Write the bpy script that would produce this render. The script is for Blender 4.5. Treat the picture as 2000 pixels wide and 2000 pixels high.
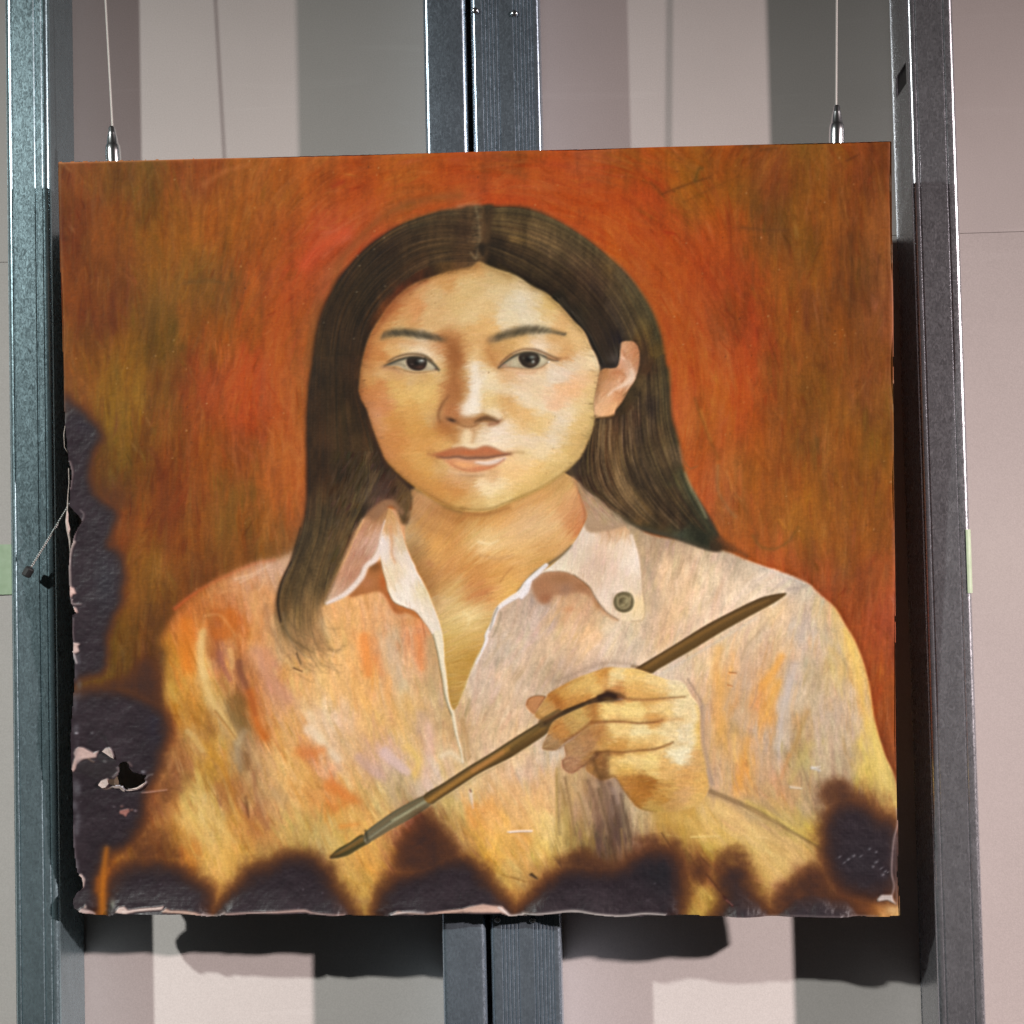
import bpy, bmesh, math
import numpy as np
from mathutils import Matrix, Vector
for o in list(bpy.data.objects):
    bpy.data.objects.remove(o)
scene = bpy.context.scene
col_ = scene.collection
# ---------------------------------------------------------------- camera
YAW, PITCH, ROLL = math.radians(-2.2), math.radians(2.25197), math.radians(-1.29629)
fwd = Vector((math.sin(YAW) * math.cos(PITCH), math.cos(YAW) * math.cos(PITCH), math.sin(PITCH)))
rgt = Vector((math.cos(YAW), -math.sin(YAW), 0))
upv = rgt.cross(fwd)
r2 = math.cos(ROLL) * rgt + math.sin(ROLL) * upv
u2 = -math.sin(ROLL) * rgt + math.cos(ROLL) * upv
CAM = Vector((0, -0.075, 0)) - fwd * 1.425
cd = bpy.data.cameras.new('camera')
cd.sensor_width = 36; cd.lens = 3333.0 / 2000 * 36; cd.clip_start = 0.02; cd.clip_end = 100
cam = bpy.data.objects.new('camera', cd); col_.objects.link(cam)
cam.matrix_world = Matrix(((r2.x, u2.x, -fwd.x, CAM.x), (r2.y, u2.y, -fwd.y, CAM.y), (r2.z, u2.z, -fwd.z, CAM.z), (0, 0, 0, 1)))
scene.camera = cam
# ---------------------------------------------------------------- dim gallery room and its two spotlights
world = bpy.data.worlds.new('World'); scene.world = world; world.use_nodes = True
wb = world.node_tree.nodes['Background']
wb.inputs[0].default_value = (1.0, 0.93, 0.84, 1); wb.inputs[1].default_value = 0.011
def spot(name, loc, aim, energy, color, size, blend, radius):
    l = bpy.data.lights.new(name, 'SPOT'); l.energy = energy; l.color = color; l.spot_size = math.radians(size); l.spot_blend = blend; l.shadow_soft_size = radius
    o = bpy.data.objects.new(name, l); col_.objects.link(o); o.location = loc
    o.rotation_euler = (Vector(aim) - Vector(loc)).to_track_quat('-Z', 'Y').to_euler()
    return o
spot('spotlight_from_right', (4.0, -2.55, 1.00), (0.05, 0, -0.95), 1640, (1.0, 0.86, 0.84), 41, 1.0, 0.060)
spot('spotlight_from_left', (-1.95, -1.95, 1.15), (-0.05, 0, -1.02), 352, (0.95, 1.0, 0.955), 63, 1.0, 0.036)
scene.view_settings.view_transform = 'Standard'; scene.view_settings.look = 'None'
scene.view_settings.exposure = 0.0; scene.view_settings.gamma = 1.0
scene.view_settings.use_curve_mapping = False
scene.cycles.max_bounces = 6
scene.cycles.caustics_reflective = True; scene.cycles.blur_glossy = 0.6; scene.cycles.caustics_refractive = False


# ================================================================ paint layer of the picture, laid on in code

# ---------------------------------------------------------------- the painted picture
SC = 0.60                       # raster samples per design unit
X0, Y0, X1, Y1 = 90, 255, 1780, 1805
RW, RH = int((X1 - X0) * SC), int((Y1 - Y0) * SC)
IMG = np.zeros((RH, RW, 3), np.float32)
RNG = np.random.RandomState(7)
GX, GY = np.meshgrid(np.arange(RW, dtype=np.float32), np.arange(RH, dtype=np.float32))
# sketch sheets: origin and scale of each detail sheet the design was drawn on
SH = dict(A=(0, 0, 1.0), Z1=(640, 480, 5.367), Z2=(940, 580, 5.367), Z3=(680, 700, 5.367), Z4=(900, 780, 5.367),
          Z5=(580, 360, 4.6), Z6=(940, 370, 4.6), Z7=(500, 680, 3.019), Z8=(1080, 680, 4.6),
          Y1=(600, 940, 4.83), Y2=(900, 940, 4.2), Y3=(1000, 1260, 4.6), Y4=(1200, 1040, 3.331),
          Y5=(280, 1080, 4.6), Y6=(640, 1240, 4.391), Y7=(120, 1280, 3.715), Y8=(620, 1480, 2.841),
          W1=(1080, 1440, 2.76), W2=(100, 280, 3.22), W3=(100, 740, 3.578), W4=(600, 270, 2.972),
          W5=(1200, 260, 3.45), W6=(1220, 700, 3.513), W7=(110, 1420, 8.78), R4=(0, 900, 4.83), R5=(0, 1600, 2.76), R6=(700, 1600, 3.22), R7=(1300, 1500, 2.76))

def P(tag, pts):
    ox, oy, k = SH[tag]
    a = np.array([p[:2] for p in pts], np.float64)
    return np.stack([(a[:, 0] / k + ox - X0) * SC, (a[:, 1] / k + oy - Y0) * SC], 1)

def col(c):
    return np.array(c, np.float32) / 255.0

def spline(p, closed=False, n=8):
    p = np.asarray(p, np.float64)
    m = len(p)
    if m < 3:
        t = np.linspace(0, 1, n + 1)[:, None]
        return p[0] * (1 - t) + p[-1] * t
    idx = lambda i: p[i % m] if closed else p[min(max(i, 0), m - 1)]
    out = []
    for i in range(m if closed else m - 1):
        a, b, c, d = idx(i - 1), idx(i), idx(i + 1), idx(i + 2)
        t = np.linspace(0, 1, n, endpoint=False)[:, None]
        out.append(0.5 * (2 * b + (c - a) * t + (2 * a - 5 * b + 4 * c - d) * t ** 2 + (3 * b - a - 3 * c + d) * t ** 3))
    out = np.concatenate(out)
    return out if closed else np.vstack([out, p[-1:]])

def blur(a, s):
    if s < 0.25:
        return a
    r = max(1, int(3 * s + 0.5))
    k = np.exp(-0.5 * (np.arange(-r, r + 1) / s) ** 2)
    k = (k / k.sum()).astype(np.float32)
    for ax in (0, 1):
        pad = [(0, 0)] * a.ndim
        pad[ax] = (r, r)
        q = np.pad(a, pad, mode='edge')
        o = np.zeros_like(a)
        n = a.shape[ax]
        for i in range(2 * r + 1):
            o += k[i] * (q[i:i + n] if ax == 0 else q[:, i:i + n])
        a = o
    return a

def poly(pts, soft=0.8, smooth=True, full=True):
    """anti-aliased polygon mask (full raster), soft = blur in raster samples"""
    q = spline(pts, True) if smooth else np.asarray(pts)
    m = int(3 * soft + 3)
    x0, x1 = max(0, int(q[:, 0].min()) - m), min(RW, int(q[:, 0].max()) + m + 1)
    y0, y1 = max(0, int(q[:, 1].min()) - m), min(RH, int(q[:, 1].max()) + m + 1)
    out = np.zeros((RH, RW), np.float32)
    if x1 <= x0 or y1 <= y0:
        return out
    SS = 3
    w, h = x1 - x0, y1 - y0
    acc = np.zeros((h, w + 2), np.float32)
    ax, ay = q[:, 0] - x0, q[:, 1] - y0
    bx, by = np.roll(ax, -1), np.roll(ay, -1)
    for s in range(h * SS):
        yy = (s + 0.5) / SS - 0.5
        c = (ay <= yy) != (by <= yy)
        if not c.any():
            continue
        xs = np.sort(ax[c] + (yy - ay[c]) / (by[c] - ay[c]) * (bx[c] - ax[c]))
        xs = np.clip(xs + 0.5, 0, w)
        row = s // SS
        sg = 1.0
        for x in xs:
            i = int(x)
            f = x - i
            acc[row, i] += sg * (1 - f)
            acc[row, i + 1] += sg * f
            sg = -sg
    msk = np.clip(np.cumsum(acc, 1)[:, :w] / SS, 0, 1)
    out[y0:y1, x0:x1] = blur(msk, soft)
    return out

def lay(mask, c, a=1.0):
    global IMG
    m = (mask * a)[..., None]
    c = c if isinstance(c, np.ndarray) and c.ndim == 3 else col(c)
    IMG += (c - IMG) * m

def _box(p, m):
    return (max(0, int(p[:, 0].min() - m)), min(RW, int(p[:, 0].max() + m) + 1),
            max(0, int(p[:, 1].min() - m)), min(RH, int(p[:, 1].max() + m) + 1))

def line_mask(pts, w0, w1=None, soft=0.8, smooth=True, n=6):
    """distance stroke; widths in design units (full width), may be a list per control point"""
    p = spline(pts, False, n) if smooth else np.asarray(pts)
    k = len(p)
    if isinstance(w0, (list, tuple)):
        w = np.interp(np.linspace(0, 1, k), np.linspace(0, 1, len(w0)), w0)
    else:
        w = np.linspace(w0, w0 if w1 is None else w1, k)
    w = w * SC * 0.5
    m = w.max() + 3 * soft + 2
    x0, x1, y0, y1 = _box(p, m)
    if x1 <= x0 or y1 <= y0:
        return None
    gx, gy = GX[y0:y1, x0:x1], GY[y0:y1, x0:x1]
    best = np.full(gx.shape, 1e9, np.float32)
    for i in range(k - 1):
        ax, ay = p[i]
        dx, dy = p[i + 1] - p[i]
        L = dx * dx + dy * dy + 1e-9
        t = np.clip(((gx - ax) * dx + (gy - ay) * dy) / L, 0, 1)
        d = np.hypot(gx - ax - t * dx, gy - ay - t * dy) - (w[i] + t * (w[i + 1] - w[i]))
        best = np.minimum(best, d)
    a = 1 / (1 + np.exp(np.clip(best / (0.45 * soft + 0.05), -30, 30)))
    return (slice(y0, y1), slice(x0, x1)), a.astype(np.float32)

def stroke(tag, pts, c, w0, w1=None, a=1.0, soft=0.8, clip=None, smooth=True):
    r = line_mask(P(tag, pts), w0, w1, soft, smooth)
    if r is None:
        return
    s, m = r
    if clip is not None:
        m = m * clip[s]
    IMG[s] += (col(c) - IMG[s]) * (m * a)[..., None]

def blob(tag, x, y, rx, ry, c, a=1.0, ang=0, clip=None, hard=1.0):
    """soft ellipse, radii in sheet units"""
    k = SH[tag][2]
    (cx, cy), = P(tag, [(x, y)])
    rx, ry = rx / k * SC, ry / k * SC
    m = 3 * max(rx, ry)
    x0, x1, y0, y1 = max(0, int(cx - m)), min(RW, int(cx + m) + 1), max(0, int(cy - m)), min(RH, int(cy + m) + 1)
    if x1 <= x0 or y1 <= y0:
        return
    t = np.radians(ang)
    u, v = GX[y0:y1, x0:x1] - cx, GY[y0:y1, x0:x1] - cy
    uu, vv = (u * np.cos(t) + v * np.sin(t)) / rx, (-u * np.sin(t) + v * np.cos(t)) / ry
    d = (uu * uu + vv * vv)
    m = np.exp(-0.5 * (d * 1.6) ** hard) * a
    if clip is not None:
        m = m * clip[y0:y1, x0:x1]
    IMG[y0:y1, x0:x1] += (col(c) - IMG[y0:y1, x0:x1]) * m[..., None]

def shape(tag, pts, c, soft=0.8, a=1.0, clip=None, smooth=True):
    m = poly(P(tag, pts), soft, smooth)
    if clip is not None:
        m = m * clip
    lay(m, c, a)
    return m

def field(samples, r=26, step=4, tall=1.0, lean=0.0):
    """smooth colour field through colour notes: samples = [(tag, [(x, y, (r,g,b)), ...]), ...]"""
    xy, cc = [], []
    for tag, lst in samples:
        xy.append(P(tag, lst))
        cc += [l[2] for l in lst]
    xy = np.concatenate(xy)
    cc = np.array(cc, np.float32) / 255
    hx, hy = np.arange(0, RW + step, step), np.arange(0, RH + step, step)
    r = r * SC
    m = 40
    bx0, by0 = max(0, int((xy[:, 0].min() - m) / step)), max(0, int((xy[:, 1].min() - m) / step))
    bx1, by1 = int((xy[:, 0].max() + m) / step) + 1, int((xy[:, 1].max() + m) / step) + 1
    full = np.zeros((len(hy), len(hx), 3), np.float32)
    gx, gy = np.meshgrid(hx[bx0:bx1].astype(np.float32), hy[by0:by1].astype(np.float32))
    num = np.zeros(gx.shape + (3,), np.float32)
    den = np.zeros(gx.shape, np.float32)
    for (x, y), c in zip(xy, cc):
        d = (gx - x + lean * (gy - y)) ** 2 + ((gy - y) / tall) ** 2
        w = np.exp(-d / (2 * r * r)) + 2e-3 * np.exp(-d / (2 * (3.5 * r) ** 2)) + 1e-6 / (1 + d / (r * r))
        num += w[..., None] * c
        den += w
    full[by0:by1, bx0:bx1] = num / den[..., None]
    return full, step, (bx0 * step, by0 * step, min(RW, bx1 * step), min(RH, by1 * step))

def sample(f, step, x, y):
    fx, fy = np.clip(x / step, 0, f.shape[1] - 1.001), np.clip(y / step, 0, f.shape[0] - 1.001)
    ix, iy = fx.astype(int), fy.astype(int)
    tx, ty = (fx - ix)[..., None], (fy - iy)[..., None]
    return (f[iy, ix] * (1 - tx) + f[iy, ix + 1] * tx) * (1 - ty) + (f[iy + 1, ix] * (1 - tx) + f[iy + 1, ix + 1] * tx) * ty

def vnoise(cx, cy, seed, x=None, y=None):
    x = GX if x is None else x
    y = GY if y is None else y
    r = np.random.RandomState(seed).rand(int(RH / cy) + 60, int(RW / cx) + 60).astype(np.float32)
    fx, fy = x / cx + 20, y / cy + 20
    fx, fy = np.clip(fx, 0, r.shape[1] - 2), np.clip(fy, 0, r.shape[0] - 2)
    ix, iy = fx.astype(int), fy.astype(int)
    tx, ty = fx - ix, fy - iy
    tx, ty = tx * tx * (3 - 2 * tx), ty * ty * (3 - 2 * ty)
    return ((r[iy, ix] * (1 - tx) + r[iy, ix + 1] * tx) * (1 - ty) + (r[iy + 1, ix] * (1 - tx) + r[iy + 1, ix + 1] * tx) * ty) * 2 - 1

def warped(f, amp, seed, cx=14, cy=14):
    fd, st, (x0, y0, x1, y1) = f
    gx, gy = GX[y0:y1, x0:x1], GY[y0:y1, x0:x1]
    out = np.zeros((RH, RW, 3), np.float32)
    wx, wy = gx + amp * vnoise(cx, cy, seed, gx, gy), gy + amp * vnoise(cx, cy, seed + 1, gx, gy)
    out[y0:y1, x0:x1] = sample(fd, st, np.clip(wx, x0, x1 - 2 * st), np.clip(wy, y0, y1 - 2 * st))
    return out

def splat(pts, cols, al, clip=None, gain=1.0):
    """many thin bristle lines at once: pts (N,K,2), cols (N,3), al (N,) or (N,K)"""
    N, K = pts.shape[:2]
    x, y = pts[..., 0].ravel(), pts[..., 1].ravel()
    al = np.broadcast_to(al if np.ndim(al) == 2 else np.asarray(al)[:, None], (N, K)).ravel()
    ok = (x > 0) & (x < RW - 1.01) & (y > 0) & (y < RH - 1.01)
    x, y, al = x[ok], y[ok], al[ok]
    c = np.repeat(cols, K, 0)[ok]
    ix, iy = x.astype(int), y.astype(int)
    tx, ty = x - ix, y - iy
    Wt = np.zeros(RH * RW)
    Cc = np.zeros((3, RH * RW))
    for ox, oy, w in ((0, 0, (1 - tx) * (1 - ty)), (1, 0, tx * (1 - ty)), (0, 1, (1 - tx) * ty), (1, 1, tx * ty)):
        j = (iy + oy) * RW + ix + ox
        ww = w * al
        Wt += np.bincount(j, ww, RH * RW)
        for k in range(3):
            Cc[k] += np.bincount(j, ww * c[:, k], RH * RW)
    a = 1 - np.exp(-gain * Wt)
    cc = (Cc / np.maximum(Wt, 1e-9)).T.reshape(RH, RW, 3)
    a = a.reshape(RH, RW)
    if clip is not None:
        a = a * clip
    IMG[...] += ((cc - IMG) * a[..., None]).astype(np.float32)

def restroke(mask, n, L, width, ang, al=0.5, cj=0.02, pj=5, seed=1, nb=7, curve=0.15, gain=1.0):
    """go over an area with n short bristle strokes taking their colour from the layer below"""
    r = np.random.RandomState(seed)
    ys, xs = np.nonzero(mask > 0.4)
    if len(xs) == 0:
        return
    k = r.randint(0, len(xs), n)
    x, y = xs[k] + r.rand(n), ys[k] + r.rand(n)
    th = ang(x / SC + X0, y / SC + Y0) + r.randn(n) * 0.12
    px = np.clip(x + r.randn(n) * pj, 0, RW - 1).astype(int)
    py = np.clip(y + r.randn(n) * pj, 0, RH - 1).astype(int)
    good = mask[py, px] > 0.5
    px, py = np.where(good, px, np.clip(x, 0, RW - 1).astype(int)), np.where(good, py, np.clip(y, 0, RH - 1).astype(int))
    c = IMG[py, px] + r.randn(n, 1) * cj + r.randn(n, 3) * cj * 0.35
    LL = L * SC * (0.5 + r.rand(n))
    K = int(max(6, L * SC * 1.3))
    t = np.linspace(-0.5, 0.5, K)[None, :]
    cv = r.randn(n, 1) * curve
    lx, ly = t * LL[:, None], cv * (t * t) * LL[:, None]
    pts, cc, aa = [], [], []
    for b in range(nb):
        off = (r.rand(n, 1) - 0.5) * width * SC
        u, v = lx + r.randn(n, 1) * LL[:, None] * 0.08, ly + off
        pts.append(np.stack([x[:, None] + u * np.cos(th)[:, None] - v * np.sin(th)[:, None],
                             y[:, None] + u * np.sin(th)[:, None] + v * np.cos(th)[:, None]], -1))
        cc.append(c + r.randn(n, 1) * cj * 0.6)
        aa.append((al * r.rand(n))[:, None] * np.clip(1.2 - 2.2 * np.abs(t), 0.05, 1))
    splat(np.concatenate(pts), np.clip(np.concatenate(cc), 0, 1), np.concatenate(aa), mask, gain)

def strands(tag, guides, n, palette, al=0.35, seed=1, clip=None, jit=3.0, lo=0.0, hi=1.0, gain=1.0, tmin=0.0, tmax=1.0):
    """hair lines drawn between neighbouring guide curves"""
    r = np.random.RandomState(seed)
    K = 230
    G = []
    for g in guides:
        q = spline(P(tag, g), False, 12)
        d = np.r_[0, np.cumsum(np.hypot(*np.diff(q, axis=0).T))]
        s = np.linspace(0, d[-1], K)
        G.append(np.stack([np.interp(s, d, q[:, 0]), np.interp(s, d, q[:, 1])], 1))
    G = np.array(G)
    u = (lo + (hi - lo) * r.rand(n)) * (len(G) - 1)
    i = np.clip(u.astype(int), 0, len(G) - 2)
    f = (u - i)[:, None, None]
    pts = G[i] * (1 - f) + G[i + 1] * f
    wob = np.cumsum(r.randn(n, K, 2) * 0.10, 1) * jit * 0.2
    pts = pts + wob + r.randn(n, 1, 2) * 0.5
    t0 = tmin + np.maximum(0, r.rand(n) * 1.5 - 0.5) * (tmax - tmin) * 0.75
    t1 = np.minimum(tmax, t0 + 0.15 + r.rand(n) * 0.5)
    tt = np.linspace(0, 1, K)[None]
    env = np.clip((tt - t0[:, None]) / 0.06 + (t0[:, None] <= 0), 0, 1) * np.clip((t1[:, None] - tt) / 0.1, 0, 1)
    pal = np.array(palette, np.float32) / 255
    c = pal[r.randint(0, len(pal), n)] + r.randn(n, 1) * 0.015
    # enough points per line: double by midpoints
    mid = 0.5 * (pts[:, 1:] + pts[:, :-1])
    em = 0.5 * (env[:, 1:] + env[:, :-1])
    P2 = np.concatenate([pts, mid], 1)
    E2 = np.concatenate([env, em], 1)
    splat(P2, np.clip(c, 0, 1), al * 0.36 * E2 * (0.4 + r.rand(n, 1)), clip, gain)

# ---- ground of the picture: warm vertical brushwork in oranges and browns
BG = [('W2', [(130,200,(125,65,25)),(400,170,(120,70,20)),(560,350,(108,72,20)),(900,200,(142,65,22)),(700,600,(160,88,22)),(350,600,(135,68,20)),
 (110,500,(112,48,12)),(150,900,(140,65,15)),(400,1080,(112,50,15)),(650,800,(138,80,22)),(1050,600,(172,90,25)),(1050,870,(122,75,25)),
 (1250,250,(160,85,30)),(1450,300,(165,80,20)),(1700,200,(182,76,20)),(1850,180,(188,72,18)),(1550,500,(176,80,25)),(1700,650,(206,75,38)),
 (1800,580,(208,78,48)),(1550,850,(190,75,27)),(1450,1000,(196,80,28)),(1250,1100,(162,80,22)),(1450,1250,(202,86,32)),(1550,1400,(182,88,32)),(900,1000,(145,78,20)),
 (600,1100,(118,72,20)),(480,1250,(148,90,20)),(700,1250,(112,75,20)),(1000,1250,(152,76,18)),(1000,1500,(170,70,26)),(1250,1500,(194,74,30)),
 (700,1500,(130,75,20)),(450,1540,(152,96,20)),(200,1400,(130,70,15)),(150,1550,(120,65,25)),(830,1500,(112,52,15)),(1600,1150,(172,86,34)),(1620,1300,(150,84,34)),
 (250,300,(128,62,20)),(450,450,(150,75,20)),(850,450,(158,84,24)),(1200,450,(168,86,24)),(1350,600,(160,76,20)),(300,800,(120,58,15)),(900,850,(125,76,20)),(1300,850,(172,78,22)),(1750,800,(180,84,42))]),
('W3', [(200,100,(140,75,25)),(450,130,(140,95,20)),(700,200,(120,72,18)),(1000,60,(168,65,22)),(1400,60,(194,76,28)),(1600,200,(186,82,32)),
 (1350,250,(186,72,24)),(1700,100,(168,88,38)),(1000,250,(145,65,15)),(830,350,(150,80,15)),(450,500,(118,80,20)),(650,450,(130,70,15)),(700,600,(112,52,12)),
 (950,550,(140,65,18)),(1100,600,(162,80,22)),(1300,520,(130,62,18)),(1550,600,(178,86,28)),(1650,450,(184,92,36)),(400,700,(110,78,35)),(750,700,(106,45,12)),
 (900,750,(152,65,20)),(1100,800,(162,80,22)),(1350,950,(116,78,22)),(1550,950,(168,86,25)),(1200,850,(125,78,28)),(650,900,(152,80,15)),(450,1050,(122,55,15)),
 (750,1000,(106,42,15)),(1000,1000,(152,80,20)),(1250,1150,(130,75,25)),(1500,1150,(122,75,30)),(900,1200,(142,70,18)),(650,1300,(142,85,20)),(1000,1350,(116,60,22)),
 (1350,1250,(142,75,28)),(800,1450,(135,85,20)),(1000,1450,(130,65,22)),(600,1500,(152,80,20)),(700,1650,(92,48,18)),(550,1700,(130,80,18)),(500,1850,(115,70,15)),
 (800,1550,(112,62,20)),(680,1850,(105,65,15)),(1680,700,(190,92,38)),(1690,950,(176,90,42)),(1600,1200,(130,78,40)),(250,600,(110,55,20)),(500,1000,(135,60,15))]),
('W4', [(50,200,(165,80,22)),(150,280,(170,75,20)),(300,200,(158,64,18)),(500,130,(172,85,25)),(700,250,(190,76,20)),(400,350,(190,82,25)),(900,150,(184,73,20)),
 (1000,100,(165,75,25)),(1200,90,(150,75,30)),(1300,200,(182,78,22)),(1500,120,(184,72,22)),(1630,110,(176,95,72)),(1750,100,(165,85,30)),(1850,110,(142,85,25)),
 (1700,200,(190,72,18)),(1600,300,(194,76,20)),(1800,280,(184,70,18)),(1100,330,(200,74,28)),(1300,350,(184,72,28)),(1700,450,(194,78,22)),(900,310,(186,80,34)),
 (700,300,(178,80,24)),(550,420,(160,82,30)),(350,480,(196,80,36)),(150,560,(204,84,40)),(1500,450,(190,80,24)),(600,60,(182,92,32)),(100,70,(185,100,50))]),
('W5', [(50,150,(165,88,30)),(150,250,(188,72,20)),(100,450,(202,73,18)),(250,400,(176,66,18)),(100,700,(200,86,30)),(350,650,(164,60,14)),(450,250,(177,90,22)),
 (560,270,(120,75,20)),(700,200,(170,75,18)),(600,400,(166,95,25)),(500,480,(155,90,25)),(750,430,(172,96,20)),(620,560,(178,72,22)),(560,850,(184,71,20)),
 (300,900,(195,86,28)),(800,700,(172,72,18)),(900,300,(150,80,22)),(1050,250,(134,62,20)),(1100,330,(118,50,18)),(950,480,(122,72,22)),(1050,600,(112,68,28)),
 (1250,200,(152,88,25)),(1350,140,(130,85,25)),(1450,200,(140,72,20)),(1560,150,(157,72,20)),(1700,250,(118,54,15)),(1650,400,(118,58,15)),(1250,450,(152,86,22)),
 (1400,550,(152,80,22)),(1550,500,(140,68,15)),(1750,600,(152,82,32)),(1600,750,(106,56,18)),(1000,750,(145,75,22)),(1290,800,(118,72,15)),(1450,900,(152,75,18)),
 (1600,950,(106,56,15)),(1780,950,(142,78,30)),(1100,950,(157,80,22)),(850,1000,(178,68,20)),(700,1050,(172,66,20)),(1200,1150,(168,88,20)),(1320,1200,(128,64,22)),
 (1550,1150,(116,58,18)),(1500,1300,(157,82,22)),(1770,1200,(152,80,45)),(400,1100,(196,83,28)),(750,1300,(148,72,22)),(500,1300,(196,84,32)),(900,1350,(178,67,22)),
 (950,1450,(182,64,25)),(1100,1400,(150,78,20)),(1300,1450,(145,78,20)),(1650,1400,(138,72,20)),(550,1550,(202,90,33)),(900,1600,(198,76,25)),(1100,1600,(138,75,18)),
 (1500,1600,(128,65,15)),(1750,1600,(140,75,25)),(300,1250,(190,88,32)),(1830,800,(160,90,40))]),
('W6', [(400,100,(206,90,33)),(600,150,(202,90,33)),(880,150,(202,76,26)),(1050,150,(142,78,20)),(1300,150,(145,75,18)),(1650,200,(116,58,25)),(1750,350,(130,75,20)),
 (350,350,(212,92,42)),(520,380,(165,90,28)),(700,400,(196,87,29)),(880,420,(186,73,23)),(1000,400,(140,72,20)),(1300,250,(128,80,18)),(1500,250,(152,86,22)),
 (1450,450,(140,80,20)),(1200,450,(152,75,20)),(500,600,(184,90,28)),(600,550,(168,82,28)),(850,600,(184,86,28)),(1050,600,(150,75,18)),(1320,620,(106,72,22)),
 (1450,600,(158,80,22)),(1750,650,(130,80,18)),(560,850,(196,82,36)),(700,800,(166,97,42)),(880,700,(150,86,22)),(1130,830,(150,72,18)),(1300,850,(158,86,22)),
 (1600,850,(145,80,18)),(1780,850,(157,86,25)),(600,1020,(196,79,40)),(720,1030,(138,90,52)),(820,1000,(172,90,30)),(1000,1000,(168,86,25)),(1250,1050,(163,92,25)),
 (1500,1040,(138,72,18)),(1700,1000,(145,75,18)),(700,1200,(168,82,28)),(900,1200,(150,80,28)),(1050,1260,(122,80,28)),(1200,1200,(158,92,28)),(1500,1250,(158,83,20)),
 (1700,1200,(140,75,18)),(900,1340,(190,88,34)),(1050,1400,(224,95,48)),(1250,1400,(130,75,25)),(1500,1400,(145,75,22)),(1750,1450,(172,82,36)),(1200,1470,(150,64,27)),
 (1380,1600,(188,80,40)),(1450,1540,(128,70,35)),(1650,1650,(128,62,25)),(1780,1700,(174,74,42)),(1600,1800,(182,73,28)),(1500,1780,(168,80,25)),(1750,1850,(170,74,44)),(430,800,(190,92,40)),(520,1080,(176,90,40))]),
('Y5', [(60,700,(100,55,20)),(60,1000,(95,48,28)),(120,1200,(100,55,40)),(30,300,(115,70,18)),(150,900,(110,62,30)),(40,1500,(60,40,35))]),
('Y7', [(150,200,(120,80,22)),(350,150,(105,66,18)),(560,120,(95,55,22))]),
('Y4', [(1750,700,(168,74,42)),(1650,900,(150,60,20)),(1750,1000,(173,82,33)),(1750,1200,(168,80,28)),(1720,1350,(148,63,18)),(1780,1560,(150,75,30)),(1800,1450,(152,77,42)),(1600,750,(165,85,30)),(1700,1150,(160,70,22))])]
bgf = field(BG, 21, 4, 1.55)
IMG[:] = warped(bgf, 7, 11, 10, 26)
ONE = np.ones((RH, RW), np.float32)

def bg_ang(x, y):
    # vertical at the sides, sweeping round the head near it
    dx, dy = x - 960, y - 800
    r = np.hypot(dx / 1.0, dy)
    tang = np.arctan2(dx, -dy)               # tangent to circles round the head
    w = np.clip(1.25 - np.abs(r - 430) / 190, 0, 1) * (y < 900)
    top = np.clip((420 - y) / 120, 0, 1) * 0.9
    base = np.pi / 2 + 0.10 * np.sin(x * 0.013 + y * 0.004)
    c = np.cos(2 * base) * (1 - w) + np.cos(2 * tang) * w + top * 1.0
    s = np.sin(2 * base) * (1 - w) + np.sin(2 * tang) * w
    return 0.5 * np.arctan2(s, c)
IMG *= np.array([.945, .985, .93], np.float32)
restroke(ONE, 2600, 110, 26, bg_ang, 0.45, 0.050, 26, 13, 10)
restroke(ONE, 5200, 80, 16, bg_ang, 0.40, 0.042, 16, 3, 9)
restroke(ONE, 5500, 40, 8, lambda x, y: bg_ang(x, y) + .55 * np.sin(x * .031 + y * .017), 0.36, 0.046, 9, 4, 6)
IMG += .62 * (blur(IMG, 1.5) - IMG)      # wet paint melts the bristle marks
# thin dark scumbles dragged over the ground
sc_ = vnoise(3.0, 14, 501) * .35 + vnoise(7, 34, 502) * .5 + vnoise(16, 60, 503) * .6 + vnoise(2.4, 2.2, 504) * .4 + vnoise(6, 6, 505) * .3
IMG *= (1 + .085 * sc_ - .04)[..., None] * np.array([1, .985, .95], np.float32)
R_ = IMG[..., 0]; IMG[..., 0] = np.where(R_ > .66, .66 + (R_ - .66) * .45, R_)
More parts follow.
